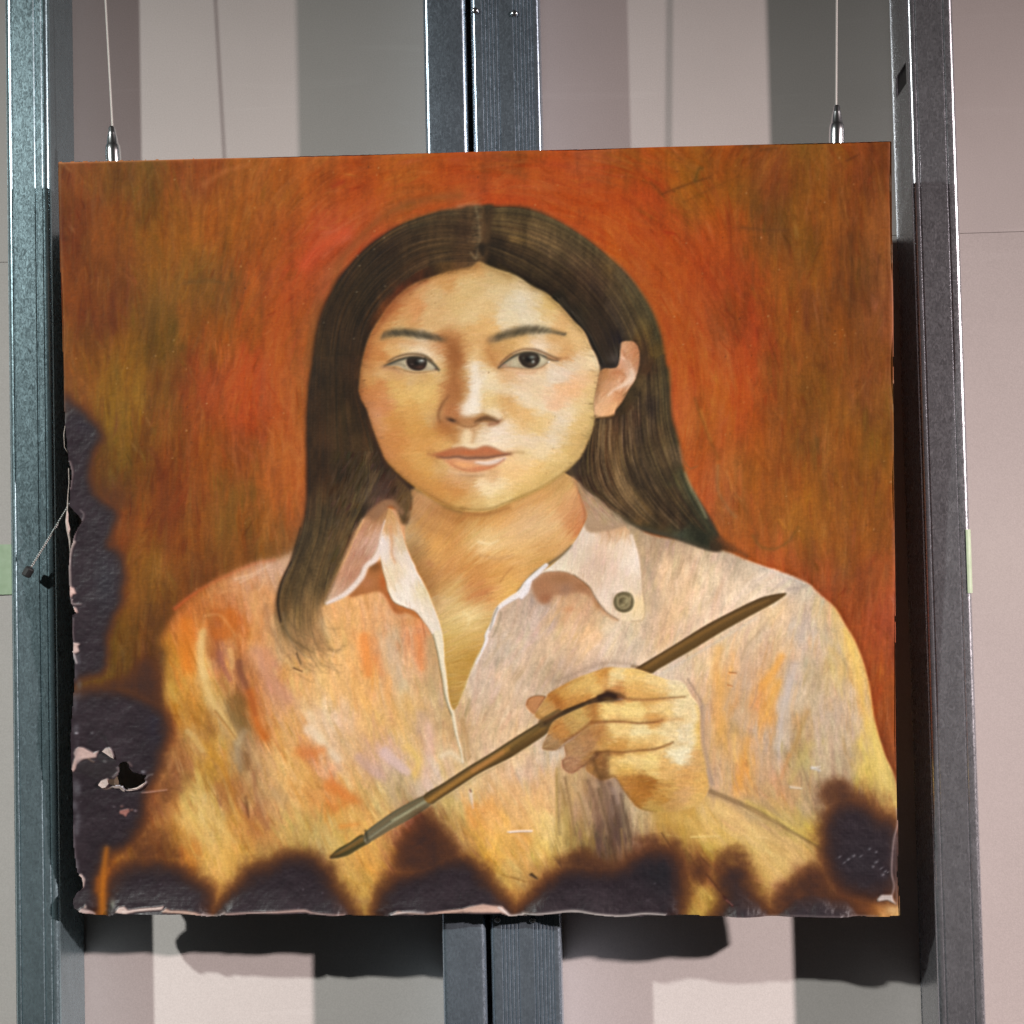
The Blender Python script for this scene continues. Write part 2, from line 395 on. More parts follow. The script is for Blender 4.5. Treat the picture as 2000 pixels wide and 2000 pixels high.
# dry drags, dark scratches and the brownish halo round the hair
stroke('Z5', [(330,900),(420,640),(620,420),(860,230),(1150,130),(1450,100)], (128,74,30), 10, 16, 0.55, 5)
stroke('Z5', [(150,1250),(220,980),(330,760),(480,590),(640,470)], (150,80,40), 22, 14, 0.45, 6)
stroke('Z5', [(120,1600),(150,1300),(220,1080)], (120,70,28), 16, 12, 0.5, 5)
stroke('Z5', [(60,720),(200,560),(420,430)], (212,84,50), 22, 18, 0.55, 7)
stroke('Z5', [(240,640),(330,560),(470,470)], (206,110,80), 8, 5, 0.35, 4)
stroke('Z5', [(1450,200),(1560,190),(1630,190)], (176,120,84), 7, 7, 0.7, 3)
for t, pts, c, w, a in [
 ('W5', [(240,330),(330,430)], (95,45,15), 3, .5), ('W5', [(320,410),(480,350),(640,300)], (85,45,12), 3, .6), ('W5', [(460,470),(640,380),(800,310)], (100,55,12), 2.5, .45),
 ('W5', [(540,320),(560,250),(585,240)], (85,60,15), 7, .6), ('W5', [(600,155),(640,110)], (100,55,15), 5, .4), ('W5', [(1560,190),(1640,150)], (75,35,10), 3, .6),
 ('W5', [(770,540),(780,760),(775,960)], (120,45,10), 2, .6), ('W5', [(1590,700),(1600,950),(1580,1240)], (80,42,12), 9, .45), ('W5', [(1780,830),(1760,1000)], (80,42,12), 4, .5),
 ('W5', [(1690,380),(1720,560)], (85,40,12), 8, .35), ('W5', [(930,880),(930,1050)], (105,55,20), 7, .4), ('W5', [(1280,1080),(1300,1340)], (105,50,20), 12, .4),
 ('W5', [(860,640),(1050,660),(1180,650)], (95,55,22), 6, .4), ('W5', [(880,90),(960,95)], (70,45,20), 6, .4), ('W5', [(980,120),(1080,105)], (60,38,15), 3, .4),
 ('W6', [(480,280),(560,500),(640,690)], (120,70,20), 6, .5), ('W6', [(520,360),(590,560)], (200,130,50), 4, .35), ('W6', [(640,740),(640,900),(700,1020),(760,1090)], (140,110,70), 6, .4),
 ('W6', [(700,780),(740,900),(800,980)], (190,130,70), 4, .35), ('W6', [(880,1220),(930,1290),(1020,1310),(1120,1260),(1190,1160)], (110,76,28), 5, .55),
 ('W6', [(760,930),(860,1100),(920,1230)], (120,70,25), 3, .45), ('W6', [(1060,1110),(1100,1160)], (205,130,40), 3, .5), ('W6', [(1320,560),(1330,650)], (85,65,22), 10, .4),
 ('W6', [(1130,770),(1160,900)], (120,55,12), 5, .45), ('W2', [(380,950),(390,1180)], (98,42,14), 14, .5), ('W2', [(840,870),(1000,860),(1080,880)], (95,65,25), 9, .4),
 ('W2', [(740,450),(830,560)], (120,65,18), 4, .4), ('W2', [(690,500),(800,620)], (130,70,18), 3, .35), ('W2', [(1090,680),(1240,580)], (130,70,18), 3, .35),
 ('W2', [(1040,960),(1035,1120)], (110,58,15), 3, .4), ('W2', [(620,600),(700,700)], (110,70,20), 6, .3), ('W2', [(1770,270),(1830,240)], (150,45,15), 8, .5),
 ('W2', [(960,260),(1080,180),(1240,130)], (182,104,52), 12, .35), ('W2', [(60,110),(120,170)], (170,120,70), 4, .4),
 ('W3', [(700,480),(760,640),(770,900)], (96,40,12), 10, .4), ('W3', [(1220,640),(1200,820)], (105,66,22), 8, .4), ('W3', [(1300,480),(1320,620)], (108,50,15), 7, .4),
 ('W3', [(700,1700),(690,1580)], (78,42,18), 16, .4), ('W3', [(870,1600),(1000,1500),(1180,1400),(1400,1300),(1560,1265)], (190,80,38), 7, .7)]:
    stroke(t, pts, c, w, w * .7, a, 2.2)
for t, x, y in [('W5',480,745),('W5',400,1240),('W5',555,1285),('W5',460,1425),('W5',1410,470),('W5',1480,1418),('W3',1018,1466),('W2',1405,597),('W2',1435,165),('W2',770,1235),('W6',1197,1188),('W2',775,225)]:
    blob(t, x, y, 5, 4, (205,155,110), .5)
for k in range(160):
    x, y = 110 + RNG.rand() * 1640, 290 + RNG.rand() * 780
    blob('A', x, y, .9 + RNG.rand(), .9 + RNG.rand(), (200,150,100) if RNG.rand() < .6 else (70,35,15), .25 + .3 * RNG.rand())

# ---- shirt
BODY = np.vstack([P('W3', [(1640,1235),(1500,1270),(1350,1320),(1200,1390),(1050,1480),(950,1560),(860,1660),(800,1760),(765,1850)]),
                  P('Y5', [(225,860),(205,1000),(190,1200),(190,1500),(190,1700)]), P('A', [(300,1480),(265,1560),(220,1640),(150,1700),(100,1830),(1000,1860),(1800,1830)]),
                  P('Y4', [(1850,1700),(1760,1450),(1700,1250),(1660,1000),(1620,850),(1570,720),(1500,600),(1440,500),(1350,420),(1250,330),(1100,265),(950,215),(830,170),(720,120),(500,60),(200,0)]),
                  P('A', [(1200,980),(900,1000),(700,1000)])])
bm = poly(BODY, 1.2)
bm = bm + (blur(bm, 4.5) - bm) * np.clip((620 - (GX / SC + X0)) / 80, 0, 1)
SHIRT = [('Y5', [(600,230,(172,105,50)),(700,330,(190,122,65)),(830,250,(205,145,95)),(1000,200,(205,150,110)),(1150,130,(205,160,125)),(1050,330,(205,140,80)),(850,400,(200,130,75)),
 (420,480,(180,100,35)),(330,560,(185,95,38)),(550,500,(195,120,55)),(750,600,(190,105,35)),(720,700,(170,88,30)),(630,820,(160,85,35)),(430,600,(200,115,40)),(400,800,(205,118,35)),
 (410,980,(212,122,35)),(280,700,(190,110,40)),(280,850,(185,120,25)),(250,1000,(190,135,45)),(260,1150,(180,125,35)),(250,1280,(195,150,65)),(540,760,(218,165,95)),(550,950,(225,175,95)),
 (560,1150,(222,175,100)),(600,1280,(218,172,95)),(690,1350,(212,175,110)),(750,1480,(200,168,118)),(820,1600,(190,158,110)),(850,1680,(185,150,105)),(720,950,(165,105,75)),(700,880,(165,100,75)),(760,1050,(185,115,50)),
 (790,900,(212,160,95)),(880,850,(195,115,45)),(870,1050,(140,80,45)),(900,1150,(140,80,50)),(800,1250,(165,105,45)),(870,1350,(110,75,25)),(880,1480,(105,75,30)),(920,1600,(130,90,45)),(900,1720,(150,108,65)),
 (960,1250,(185,105,35)),(980,1400,(195,105,45)),(1050,1550,(195,110,40)),(1080,1650,(195,105,35)),(1000,1100,(205,135,65)),(1000,900,(215,150,90)),(1050,1000,(205,145,95)),(1150,1050,(200,140,105)),
 (1150,1200,(190,130,95)),(1290,1290,(195,135,105)),(1200,1350,(205,145,95)),(1100,1300,(195,130,75)),(1100,1450,(198,135,65)),(1250,1480,(215,155,75)),(1400,1200,(222,160,90)),(1350,1350,(222,170,115)),(1500,1400,(228,185,130)),
 (1300,1100,(215,150,75)),(1450,1080,(225,165,95)),(1600,1050,(230,180,110)),(1750,1150,(232,182,115)),(1850,1050,(235,185,115)),(1600,1250,(228,178,110)),(1750,1350,(230,190,140)),(1650,1500,(228,195,155)),(1550,1600,(232,205,170)),
 (1700,1750,(230,200,165)),(1800,1850,(228,195,150)),(1450,1650,(215,155,85)),(1500,1800,(210,130,65)),(1600,1720,(222,160,95)),(1300,1650,(215,155,70)),(1200,1750,(222,170,95)),(1250,1880,(225,180,105)),(1100,1800,(200,150,90)),
 (350,1400,(190,130,35)),(450,1500,(180,118,32)),(300,1450,(185,120,40)),(550,1600,(160,105,42)),(650,1520,(165,108,38)),(430,1650,(195,150,80)),(500,1750,(192,148,80)),(650,1750,(195,138,42)),(750,1700,(210,155,60)),(600,1850,(190,130,38)),
 (350,1650,(165,105,50)),(350,1800,(158,95,40)),(250,1600,(160,85,30)),(820,1800,(170,140,105)),(950,1750,(165,125,85)),(1000,1850,(170,130,90)),(1350,830,(195,145,90)),(1250,800,(190,150,100)),(450,1250,(205,130,45)),(400,1120,(215,150,55))]),
('Y7', [(800,700,(185,135,75)),(950,600,(205,160,95)),(850,850,(170,110,60)),(1050,850,(180,135,45)),(1180,750,(205,150,45)),(900,950,(170,125,60)),(800,1100,(190,130,60)),(700,1100,(160,95,50)),(950,1050,(212,172,85)),
 (1050,1100,(218,185,110)),(950,1200,(222,182,90)),(1100,1200,(205,165,90)),(1080,1300,(220,180,100)),(900,1300,(205,145,65)),(700,1300,(165,105,45)),(600,1350,(140,85,35)),(800,1400,(160,105,35)),(980,1380,(195,120,35)),(1100,1450,(220,170,80)),(1200,1350,(222,170,85)),
 (1250,1250,(205,145,60)),(1300,1000,(165,105,55)),(1220,1000,(165,105,45)),(1350,900,(170,120,65)),(1330,770,(140,90,40)),(1430,750,(190,150,105)),(1450,950,(200,155,100)),(1400,1100,(165,105,60)),(1480,1150,(165,100,55)),(1450,1250,(190,125,60)),(1520,1300,(200,130,70)),
 (1560,900,(222,172,105)),(1580,1020,(200,160,100)),(1550,1120,(230,185,115)),(1650,1100,(215,165,90)),(1700,950,(222,160,80)),(1820,700,(205,125,70)),(1750,800,(220,165,85)),(1850,1000,(212,150,75)),(1700,1200,(205,170,90)),(1600,1300,(190,145,65)),(1850,1200,(200,160,80)),
 (1750,1350,(185,150,75)),(1900,1300,(205,175,105)),(1500,1400,(190,145,70)),(1300,1450,(215,160,65)),(1150,1550,(225,175,85)),(1200,1600,(225,175,85)),(1120,1700,(222,165,75)),(1110,1800,(220,150,65)),(350,1450,(180,105,20)),(400,1420,(165,110,35)),(320,1600,(195,110,22)),(300,1750,(205,120,22)),(310,1830,(215,130,25)),
 (500,1450,(145,95,40)),(1400,500,(205,130,60)),(1300,400,(165,110,60))]),
('Y6', [(100,450,(225,165,90)),(300,450,(228,170,95)),(150,700,(228,180,130)),(50,750,(225,190,155)),(300,600,(225,170,95)),(450,400,(222,165,100)),(520,150,(212,175,135)),(600,250,(210,175,135)),(400,250,(220,140,70)),(330,200,(232,150,75)),(220,250,(232,175,100)),(650,450,(212,175,125)),
 (750,300,(222,175,125)),(790,100,(218,140,85)),(830,200,(222,150,95)),(900,150,(190,160,110)),(900,400,(190,155,100)),(900,550,(185,150,100)),(980,700,(195,160,105)),(1000,850,(205,160,105)),(800,500,(222,175,115)),(700,650,(220,175,100)),(500,750,(222,170,100)),(300,800,(225,175,110)),(100,950,(215,170,110)),(300,950,(220,170,110)),
 (500,980,(215,170,140)),(600,1080,(215,180,165)),(650,950,(225,180,105)),(800,750,(205,165,120)),(870,900,(220,175,135)),(870,1100,(218,178,155)),(1000,1050,(222,190,140)),(400,1100,(205,165,140)),(300,1050,(205,160,115)),(200,1150,(228,170,100)),(50,1100,(225,165,115)),(150,1250,(225,175,105)),(80,1350,(215,135,60)),(50,1420,(212,125,50)),(250,1450,(205,150,75)),
 (350,1300,(222,175,105)),(550,1250,(205,175,115)),(450,1450,(212,180,105)),(650,1350,(190,160,110)),(780,1150,(222,180,95)),(830,1280,(210,185,160)),(1000,1150,(215,180,135)),(100,1550,(212,150,65)),(250,1600,(215,155,75)),(100,1680,(205,165,80)),(250,1550,(225,175,95)),(1150,800,(190,150,100)),(1200,950,(205,170,115)),(1250,700,(212,178,135)),
 (1350,600,(205,175,140)),(1300,450,(212,185,155)),(1450,300,(212,180,145)),(1600,150,(205,180,150)),(1800,100,(215,180,155)),(1700,300,(218,180,140)),(1550,450,(215,180,140)),(1700,450,(210,180,150)),(1600,650,(210,175,135)),(1400,750,(215,180,135)),(1500,850,(218,180,135)),(1350,950,(215,180,135)),(1300,1000,(212,180,140)),
 (1000,1550,(205,180,100)),(1000,1700,(190,135,80)),(1150,1450,(212,170,95)),(1150,1600,(205,170,85)),(1250,1350,(215,185,135)),(1350,1400,(222,165,90)),(1300,1550,(225,150,70)),(1300,1680,(215,150,55)),(1450,1550,(230,170,90)),(1550,1400,(232,178,115)),(1500,1250,(222,180,125)),(1650,1100,(218,180,130)),(1750,1200,(205,170,145)),(1850,1100,(212,190,155)),
 (1700,1300,(215,175,125)),(1850,1300,(225,175,110)),(1700,1450,(232,175,105)),(1850,1450,(228,175,110)),(1650,1600,(232,180,115)),(1800,1600,(235,190,110)),(1850,1700,(235,195,90)),(1500,1680,(232,175,75))]),
('Y8', [(250,560,(222,165,75)),(330,540,(218,160,80)),(280,600,(228,160,55)),(200,650,(215,170,85)),(230,740,(212,165,70)),(260,820,(205,160,75)),(320,700,(215,165,70)),(340,800,(215,170,75)),(400,620,(180,120,60)),(480,400,(155,90,55)),(600,350,(140,75,50)),(600,450,(120,65,42)),
 (700,450,(125,80,45)),(700,350,(165,120,70)),(770,430,(195,150,85)),(850,450,(222,165,75)),(950,400,(235,175,95)),(900,530,(228,175,60)),(980,500,(232,175,75)),(1050,450,(235,180,95)),(980,570,(235,175,65)),(950,640,(215,165,75)),(1050,620,(228,185,100)),(1150,600,(222,180,105)),(1050,680,(205,165,75)),
 (1150,680,(195,150,75)),(1100,750,(222,170,75)),(1200,650,(185,135,70)),(1250,560,(215,170,75)),(1250,450,(228,190,95)),(1280,390,(238,210,140)),(1150,330,(235,180,105)),(1200,250,(232,180,110)),(1250,150,(232,175,110)),(1130,800,(195,135,60)),(1250,700,(160,105,55)),(1100,820,(200,135,65))]),
('Y3', [(200,300,(205,175,140)),(100,600,(215,180,140)),(300,200,(210,180,140)),(600,150,(205,170,135)),(400,330,(180,150,115)),(900,80,(225,200,165)),(1000,130,(205,180,155)),(700,60,(222,185,140)),(1350,280,(212,185,150)),(1550,250,(218,190,155)),(1750,200,(225,195,155)),(1850,100,(228,195,160)),(1450,200,(222,198,170)),
 (1800,330,(225,175,115)),(1700,400,(215,180,145)),(1850,420,(215,155,80)),(1650,420,(200,165,130)),(1780,560,(205,170,140)),(1900,600,(220,160,75)),(1780,750,(195,165,140)),(1850,800,(225,175,95)),(1800,950,(205,165,115)),(1900,1050,(190,150,110)),(1850,1200,(185,155,125)),(1900,1300,(190,155,120)),(1800,1350,(205,165,110)),
 (100,950,(228,190,135)),(200,1050,(222,190,155)),(320,1000,(215,195,170)),(100,1150,(215,180,155)),(250,1250,(228,178,120)),(300,1150,(230,185,135)),(100,1350,(228,180,115)),(300,1400,(232,185,115)),(150,1550,(232,180,115)),(330,1550,(235,195,120)),(350,1650,(232,200,130)),(100,1700,(215,155,65)),
 (430,1300,(165,135,90)),(530,1350,(205,165,105)),(480,1450,(185,150,85)),(580,1250,(205,170,115)),(620,1450,(190,150,110)),(500,1600,(175,145,75)),(620,1600,(170,135,85)),(700,1300,(160,120,85)),(800,1350,(185,145,105)),(780,1500,(145,105,80)),(900,1350,(175,145,115)),(950,1450,(140,110,85)),(850,1600,(95,72,50)),(950,1600,(88,68,52)),
 (1030,1450,(195,170,125)),(1150,1600,(195,165,115)),(1100,1500,(205,185,135)),(1250,1560,(205,175,120)),(1250,1680,(170,120,65)),(1450,1560,(195,150,70)),(1600,1550,(190,145,50)),(1750,1500,(225,185,105)),(1850,1450,(228,190,110)),(1750,1620,(222,180,90)),(1550,1680,(195,155,75)),(850,1680,(75,55,45)),(600,1700,(155,125,60))]),
('Y2', [(200,1450,(205,180,155)),(350,1350,(205,185,165)),(450,1150,(200,170,140)),(400,1250,(205,175,140)),(550,1200,(205,180,165)),(500,1400,(205,180,150)),(620,1080,(180,155,135)),(700,1200,(205,170,130)),(620,1350,(205,175,130)),(800,1100,(205,165,115)),(750,1300,(215,180,140)),(900,1040,(205,155,110)),(950,1150,(225,180,130)),(1050,1250,(232,185,130)),
 (900,1350,(215,175,130)),(1100,1350,(230,185,135)),(1000,1050,(205,165,120)),(1150,1150,(215,180,135)),(1250,1250,(225,200,165)),(1250,1380,(222,200,165)),(1400,1250,(218,190,155)),(1500,1200,(205,180,145)),(1500,1350,(210,185,150)),(1600,1300,(218,180,130)),(1650,1150,(222,180,135)),(1580,950,(200,170,135)),(1560,750,(190,165,130)),(1500,560,(185,155,115)),
 (1480,430,(175,145,110)),(1650,500,(165,140,110)),(1750,560,(170,140,110)),(1850,600,(195,165,130)),(1700,680,(222,185,140)),(1850,720,(230,190,145)),(1750,850,(228,190,150)),(1650,800,(220,180,135)),(1850,900,(222,185,140)),(1850,1050,(225,190,145)),(1750,1100,(222,180,130)),(1850,1200,(222,190,150)),(850,1450,(200,170,145)),(1100,1470,(205,180,160)),(1400,1430,(218,190,160))]),
('Y4', [(250,50,(180,155,120)),(450,130,(175,150,115)),(650,150,(180,155,125)),(800,200,(190,165,135)),(350,200,(230,195,150)),(550,230,(225,195,150)),(300,300,(230,190,145)),(480,330,(222,185,135)),(650,280,(228,200,160)),(850,280,(215,190,155)),(950,260,(200,180,155)),(750,350,(232,205,170)),(1000,340,(230,205,175)),(900,380,(230,205,170)),(550,430,(228,200,160)),
 (400,500,(225,185,135)),(600,530,(232,200,165)),(280,450,(205,175,135)),(250,580,(205,175,145)),(350,650,(222,180,130)),(450,620,(220,190,155)),(1150,320,(190,170,150)),(1220,380,(195,178,155)),(1300,400,(205,180,150)),(1350,500,(210,180,135)),(1200,480,(220,190,150)),(1050,480,(225,190,140)),(900,600,(222,190,150)),(800,620,(215,185,150)),(950,700,(210,178,145)),
 (700,720,(225,195,155)),(850,700,(222,190,145)),(600,800,(222,185,140)),(750,800,(228,180,115)),(680,900,(230,185,110)),(700,970,(230,165,80)),(800,850,(225,165,95)),(880,800,(205,172,140)),(880,950,(205,170,135)),(850,1050,(205,168,130)),(800,1200,(200,168,130)),(1000,800,(215,175,130)),(1080,850,(228,160,80)),(1000,970,(228,165,85)),(950,1100,(225,160,85)),(1000,1170,(228,160,70)),
 (1100,760,(218,185,140)),(1150,850,(205,180,150)),(1150,1000,(195,175,155)),(1100,1150,(200,180,155)),(1080,1330,(205,185,165)),(1050,1450,(190,165,140)),(1200,700,(200,180,155)),(1250,580,(200,178,155)),(1300,750,(205,182,150)),(1400,700,(205,180,145)),(1300,950,(190,165,125)),(1400,900,(205,175,120)),(1450,1000,(205,175,130)),(1250,1100,(205,180,140)),(1350,1200,(200,175,145)),(1550,1100,(195,170,145)),
 (1600,1200,(195,172,150)),(1500,1300,(190,165,130)),(1300,1300,(195,170,135)),(1200,1250,(185,145,90)),(1200,1400,(180,145,85)),(1250,1500,(195,175,110)),(1150,1550,(180,155,110)),(1200,1630,(195,165,110)),(1350,1500,(195,170,130)),(1500,1500,(185,162,125)),(1450,1620,(180,150,115)),(1580,1480,(180,155,115)),(1400,1400,(195,170,135)),
 (1480,570,(215,180,120)),(1450,520,(232,190,105)),(1530,680,(232,190,100)),(1570,800,(232,192,105)),(1600,950,(225,180,95)),(1640,1100,(232,180,75)),(1660,1250,(228,185,85)),(1660,1400,(225,195,95)),(1600,1520,(205,180,85)),(1700,1500,(220,190,95)),(1750,1600,(222,195,110)),(1680,1650,(210,175,95)),(1800,1680,(185,150,85)),
 (550,1050,(205,165,120)),(600,1150,(190,165,140)),(680,1150,(228,165,85)),(690,1350,(225,165,75)),(620,1350,(190,160,130)),(760,1280,(180,140,75)),(870,1300,(195,165,140)),(800,1400,(230,180,105)),(750,1500,(205,160,100)),(870,1450,(230,165,80)),(850,1580,(230,155,60)),(900,1550,(225,150,55)),(700,1600,(195,160,125)),(820,1650,(225,165,90)),(950,1500,(195,160,125)),(950,1650,(195,150,105)),(1070,1650,(205,145,90)),(650,1500,(205,165,110)),(1000,1580,(205,165,125))]),
('W1', [(600,450,(185,140,50)),(700,430,(195,150,55)),(700,520,(205,165,75)),(800,480,(212,170,85)),(900,400,(228,185,110)),(1000,450,(226,182,110)),(850,580,(195,165,55)),(950,600,(205,170,75)),(1100,520,(222,185,110)),(1200,560,(220,180,105)),(1300,600,(220,180,105)),(1400,600,(205,160,95)),(1150,650,(222,185,110)),(1250,700,(222,185,105)),(1350,700,(205,160,95)),(1150,750,(222,185,95)),
 (1250,800,(195,145,95)),(1100,750,(200,150,70)),(1120,830,(215,170,75)),(1200,870,(205,150,75)),(1300,850,(165,105,70)),(1400,800,(165,110,75)),(1450,720,(165,110,60)),(1050,380,(180,150,105)),(1150,420,(165,135,85)),(1250,480,(160,130,80)),(1200,400,(212,170,95)),(1300,450,(205,175,70)),(1400,480,(215,185,70)),(1430,550,(200,165,70)),(1350,400,(185,160,120)),(1420,350,(170,140,110)),(1450,280,(160,130,100)),
 (1700,200,(210,180,75)),(1780,250,(205,175,95)),(1750,350,(200,160,80)),(1820,350,(215,180,95)),(1800,430,(170,120,65)),(1700,350,(140,95,55)),(500,520,(190,160,115)),(500,600,(150,105,75)),(700,620,(160,105,55)),(780,680,(150,95,50)),(850,750,(160,100,50)),(760,750,(150,95,45)),(780,850,(200,160,70)),(720,900,(200,165,70)),(850,900,(215,180,75)),(900,930,(190,150,50)),(680,930,(190,150,60)),(750,850,(185,130,55)),
 (1600,920,(120,70,35)),(1680,930,(165,105,45)),(1780,930,(185,125,60)),(1830,940,(225,175,105)),(1500,880,(110,70,45))])]
# drop notes that fell outside the sheet rectangle by design; smooth then brush
shf = field(SHIRT, 13, 3, 1.35)
lay(bm, warped(shf, 5, 31, 9, 16))
ANG = [(420,1250,1.35),(380,1450,1.15),(500,1450,1.1),(520,1250,1.4),(700,1350,1.35),(760,1300,1.5),(700,1500,.95),(800,1450,1.2),(800,1650,.8),(900,1500,1.3),(960,1400,2.1),(1050,1300,2.2),(1150,1250,2.3),(1300,1120,1.75),(1400,1150,1.9),(1500,1150,2.6),
       (1450,1350,1.75),(1550,1350,1.8),(1650,1400,1.45),(1650,1250,1.35),(1400,1500,1.6),(1150,1600,1.6),(1200,1560,1.5),(1000,1600,.9),(950,1700,.8),(1450,1600,.5),(1500,1680,.6),(250,1700,1.4),(350,1650,1.2),(450,1600,1.15),(550,1600,1.2),(600,1700,1.3),(1700,1550,1.3)]
def sh_ang(x, y):
    s = c = 0
    for ax, ay, t in ANG:
        w = 1 / (((x - ax) ** 2 + (y - ay) ** 2) + 900.)
        s = s + w * np.sin(2 * t)
        c = c + w * np.cos(2 * t)
    return 0.5 * np.arctan2(s, c)
restroke(bm, 1800, 85, 13, sh_ang, 0.60, 0.040, 15, 15, 10)
restroke(bm, 3200, 50, 9, sh_ang, 0.50, 0.040, 9, 5, 8)
restroke(bm, 6000, 24, 5, lambda x, y: sh_ang(x, y) + .3 * np.sin(x * .05 + y * .04), 0.40, 0.040, 4, 6, 5)
IMG += (.60 * bm)[..., None] * (blur(IMG, 1.4) - IMG)
sc_ = vnoise(2.4, 5, 511) * .5 + vnoise(6, 12, 512) * .5 + vnoise(2, 2, 513) * .4
IMG *= (1 + .062 * sc_ * bm)[..., None]
IMG[..., 2] += bm * .07 * (IMG[..., 1] - IMG[..., 2])

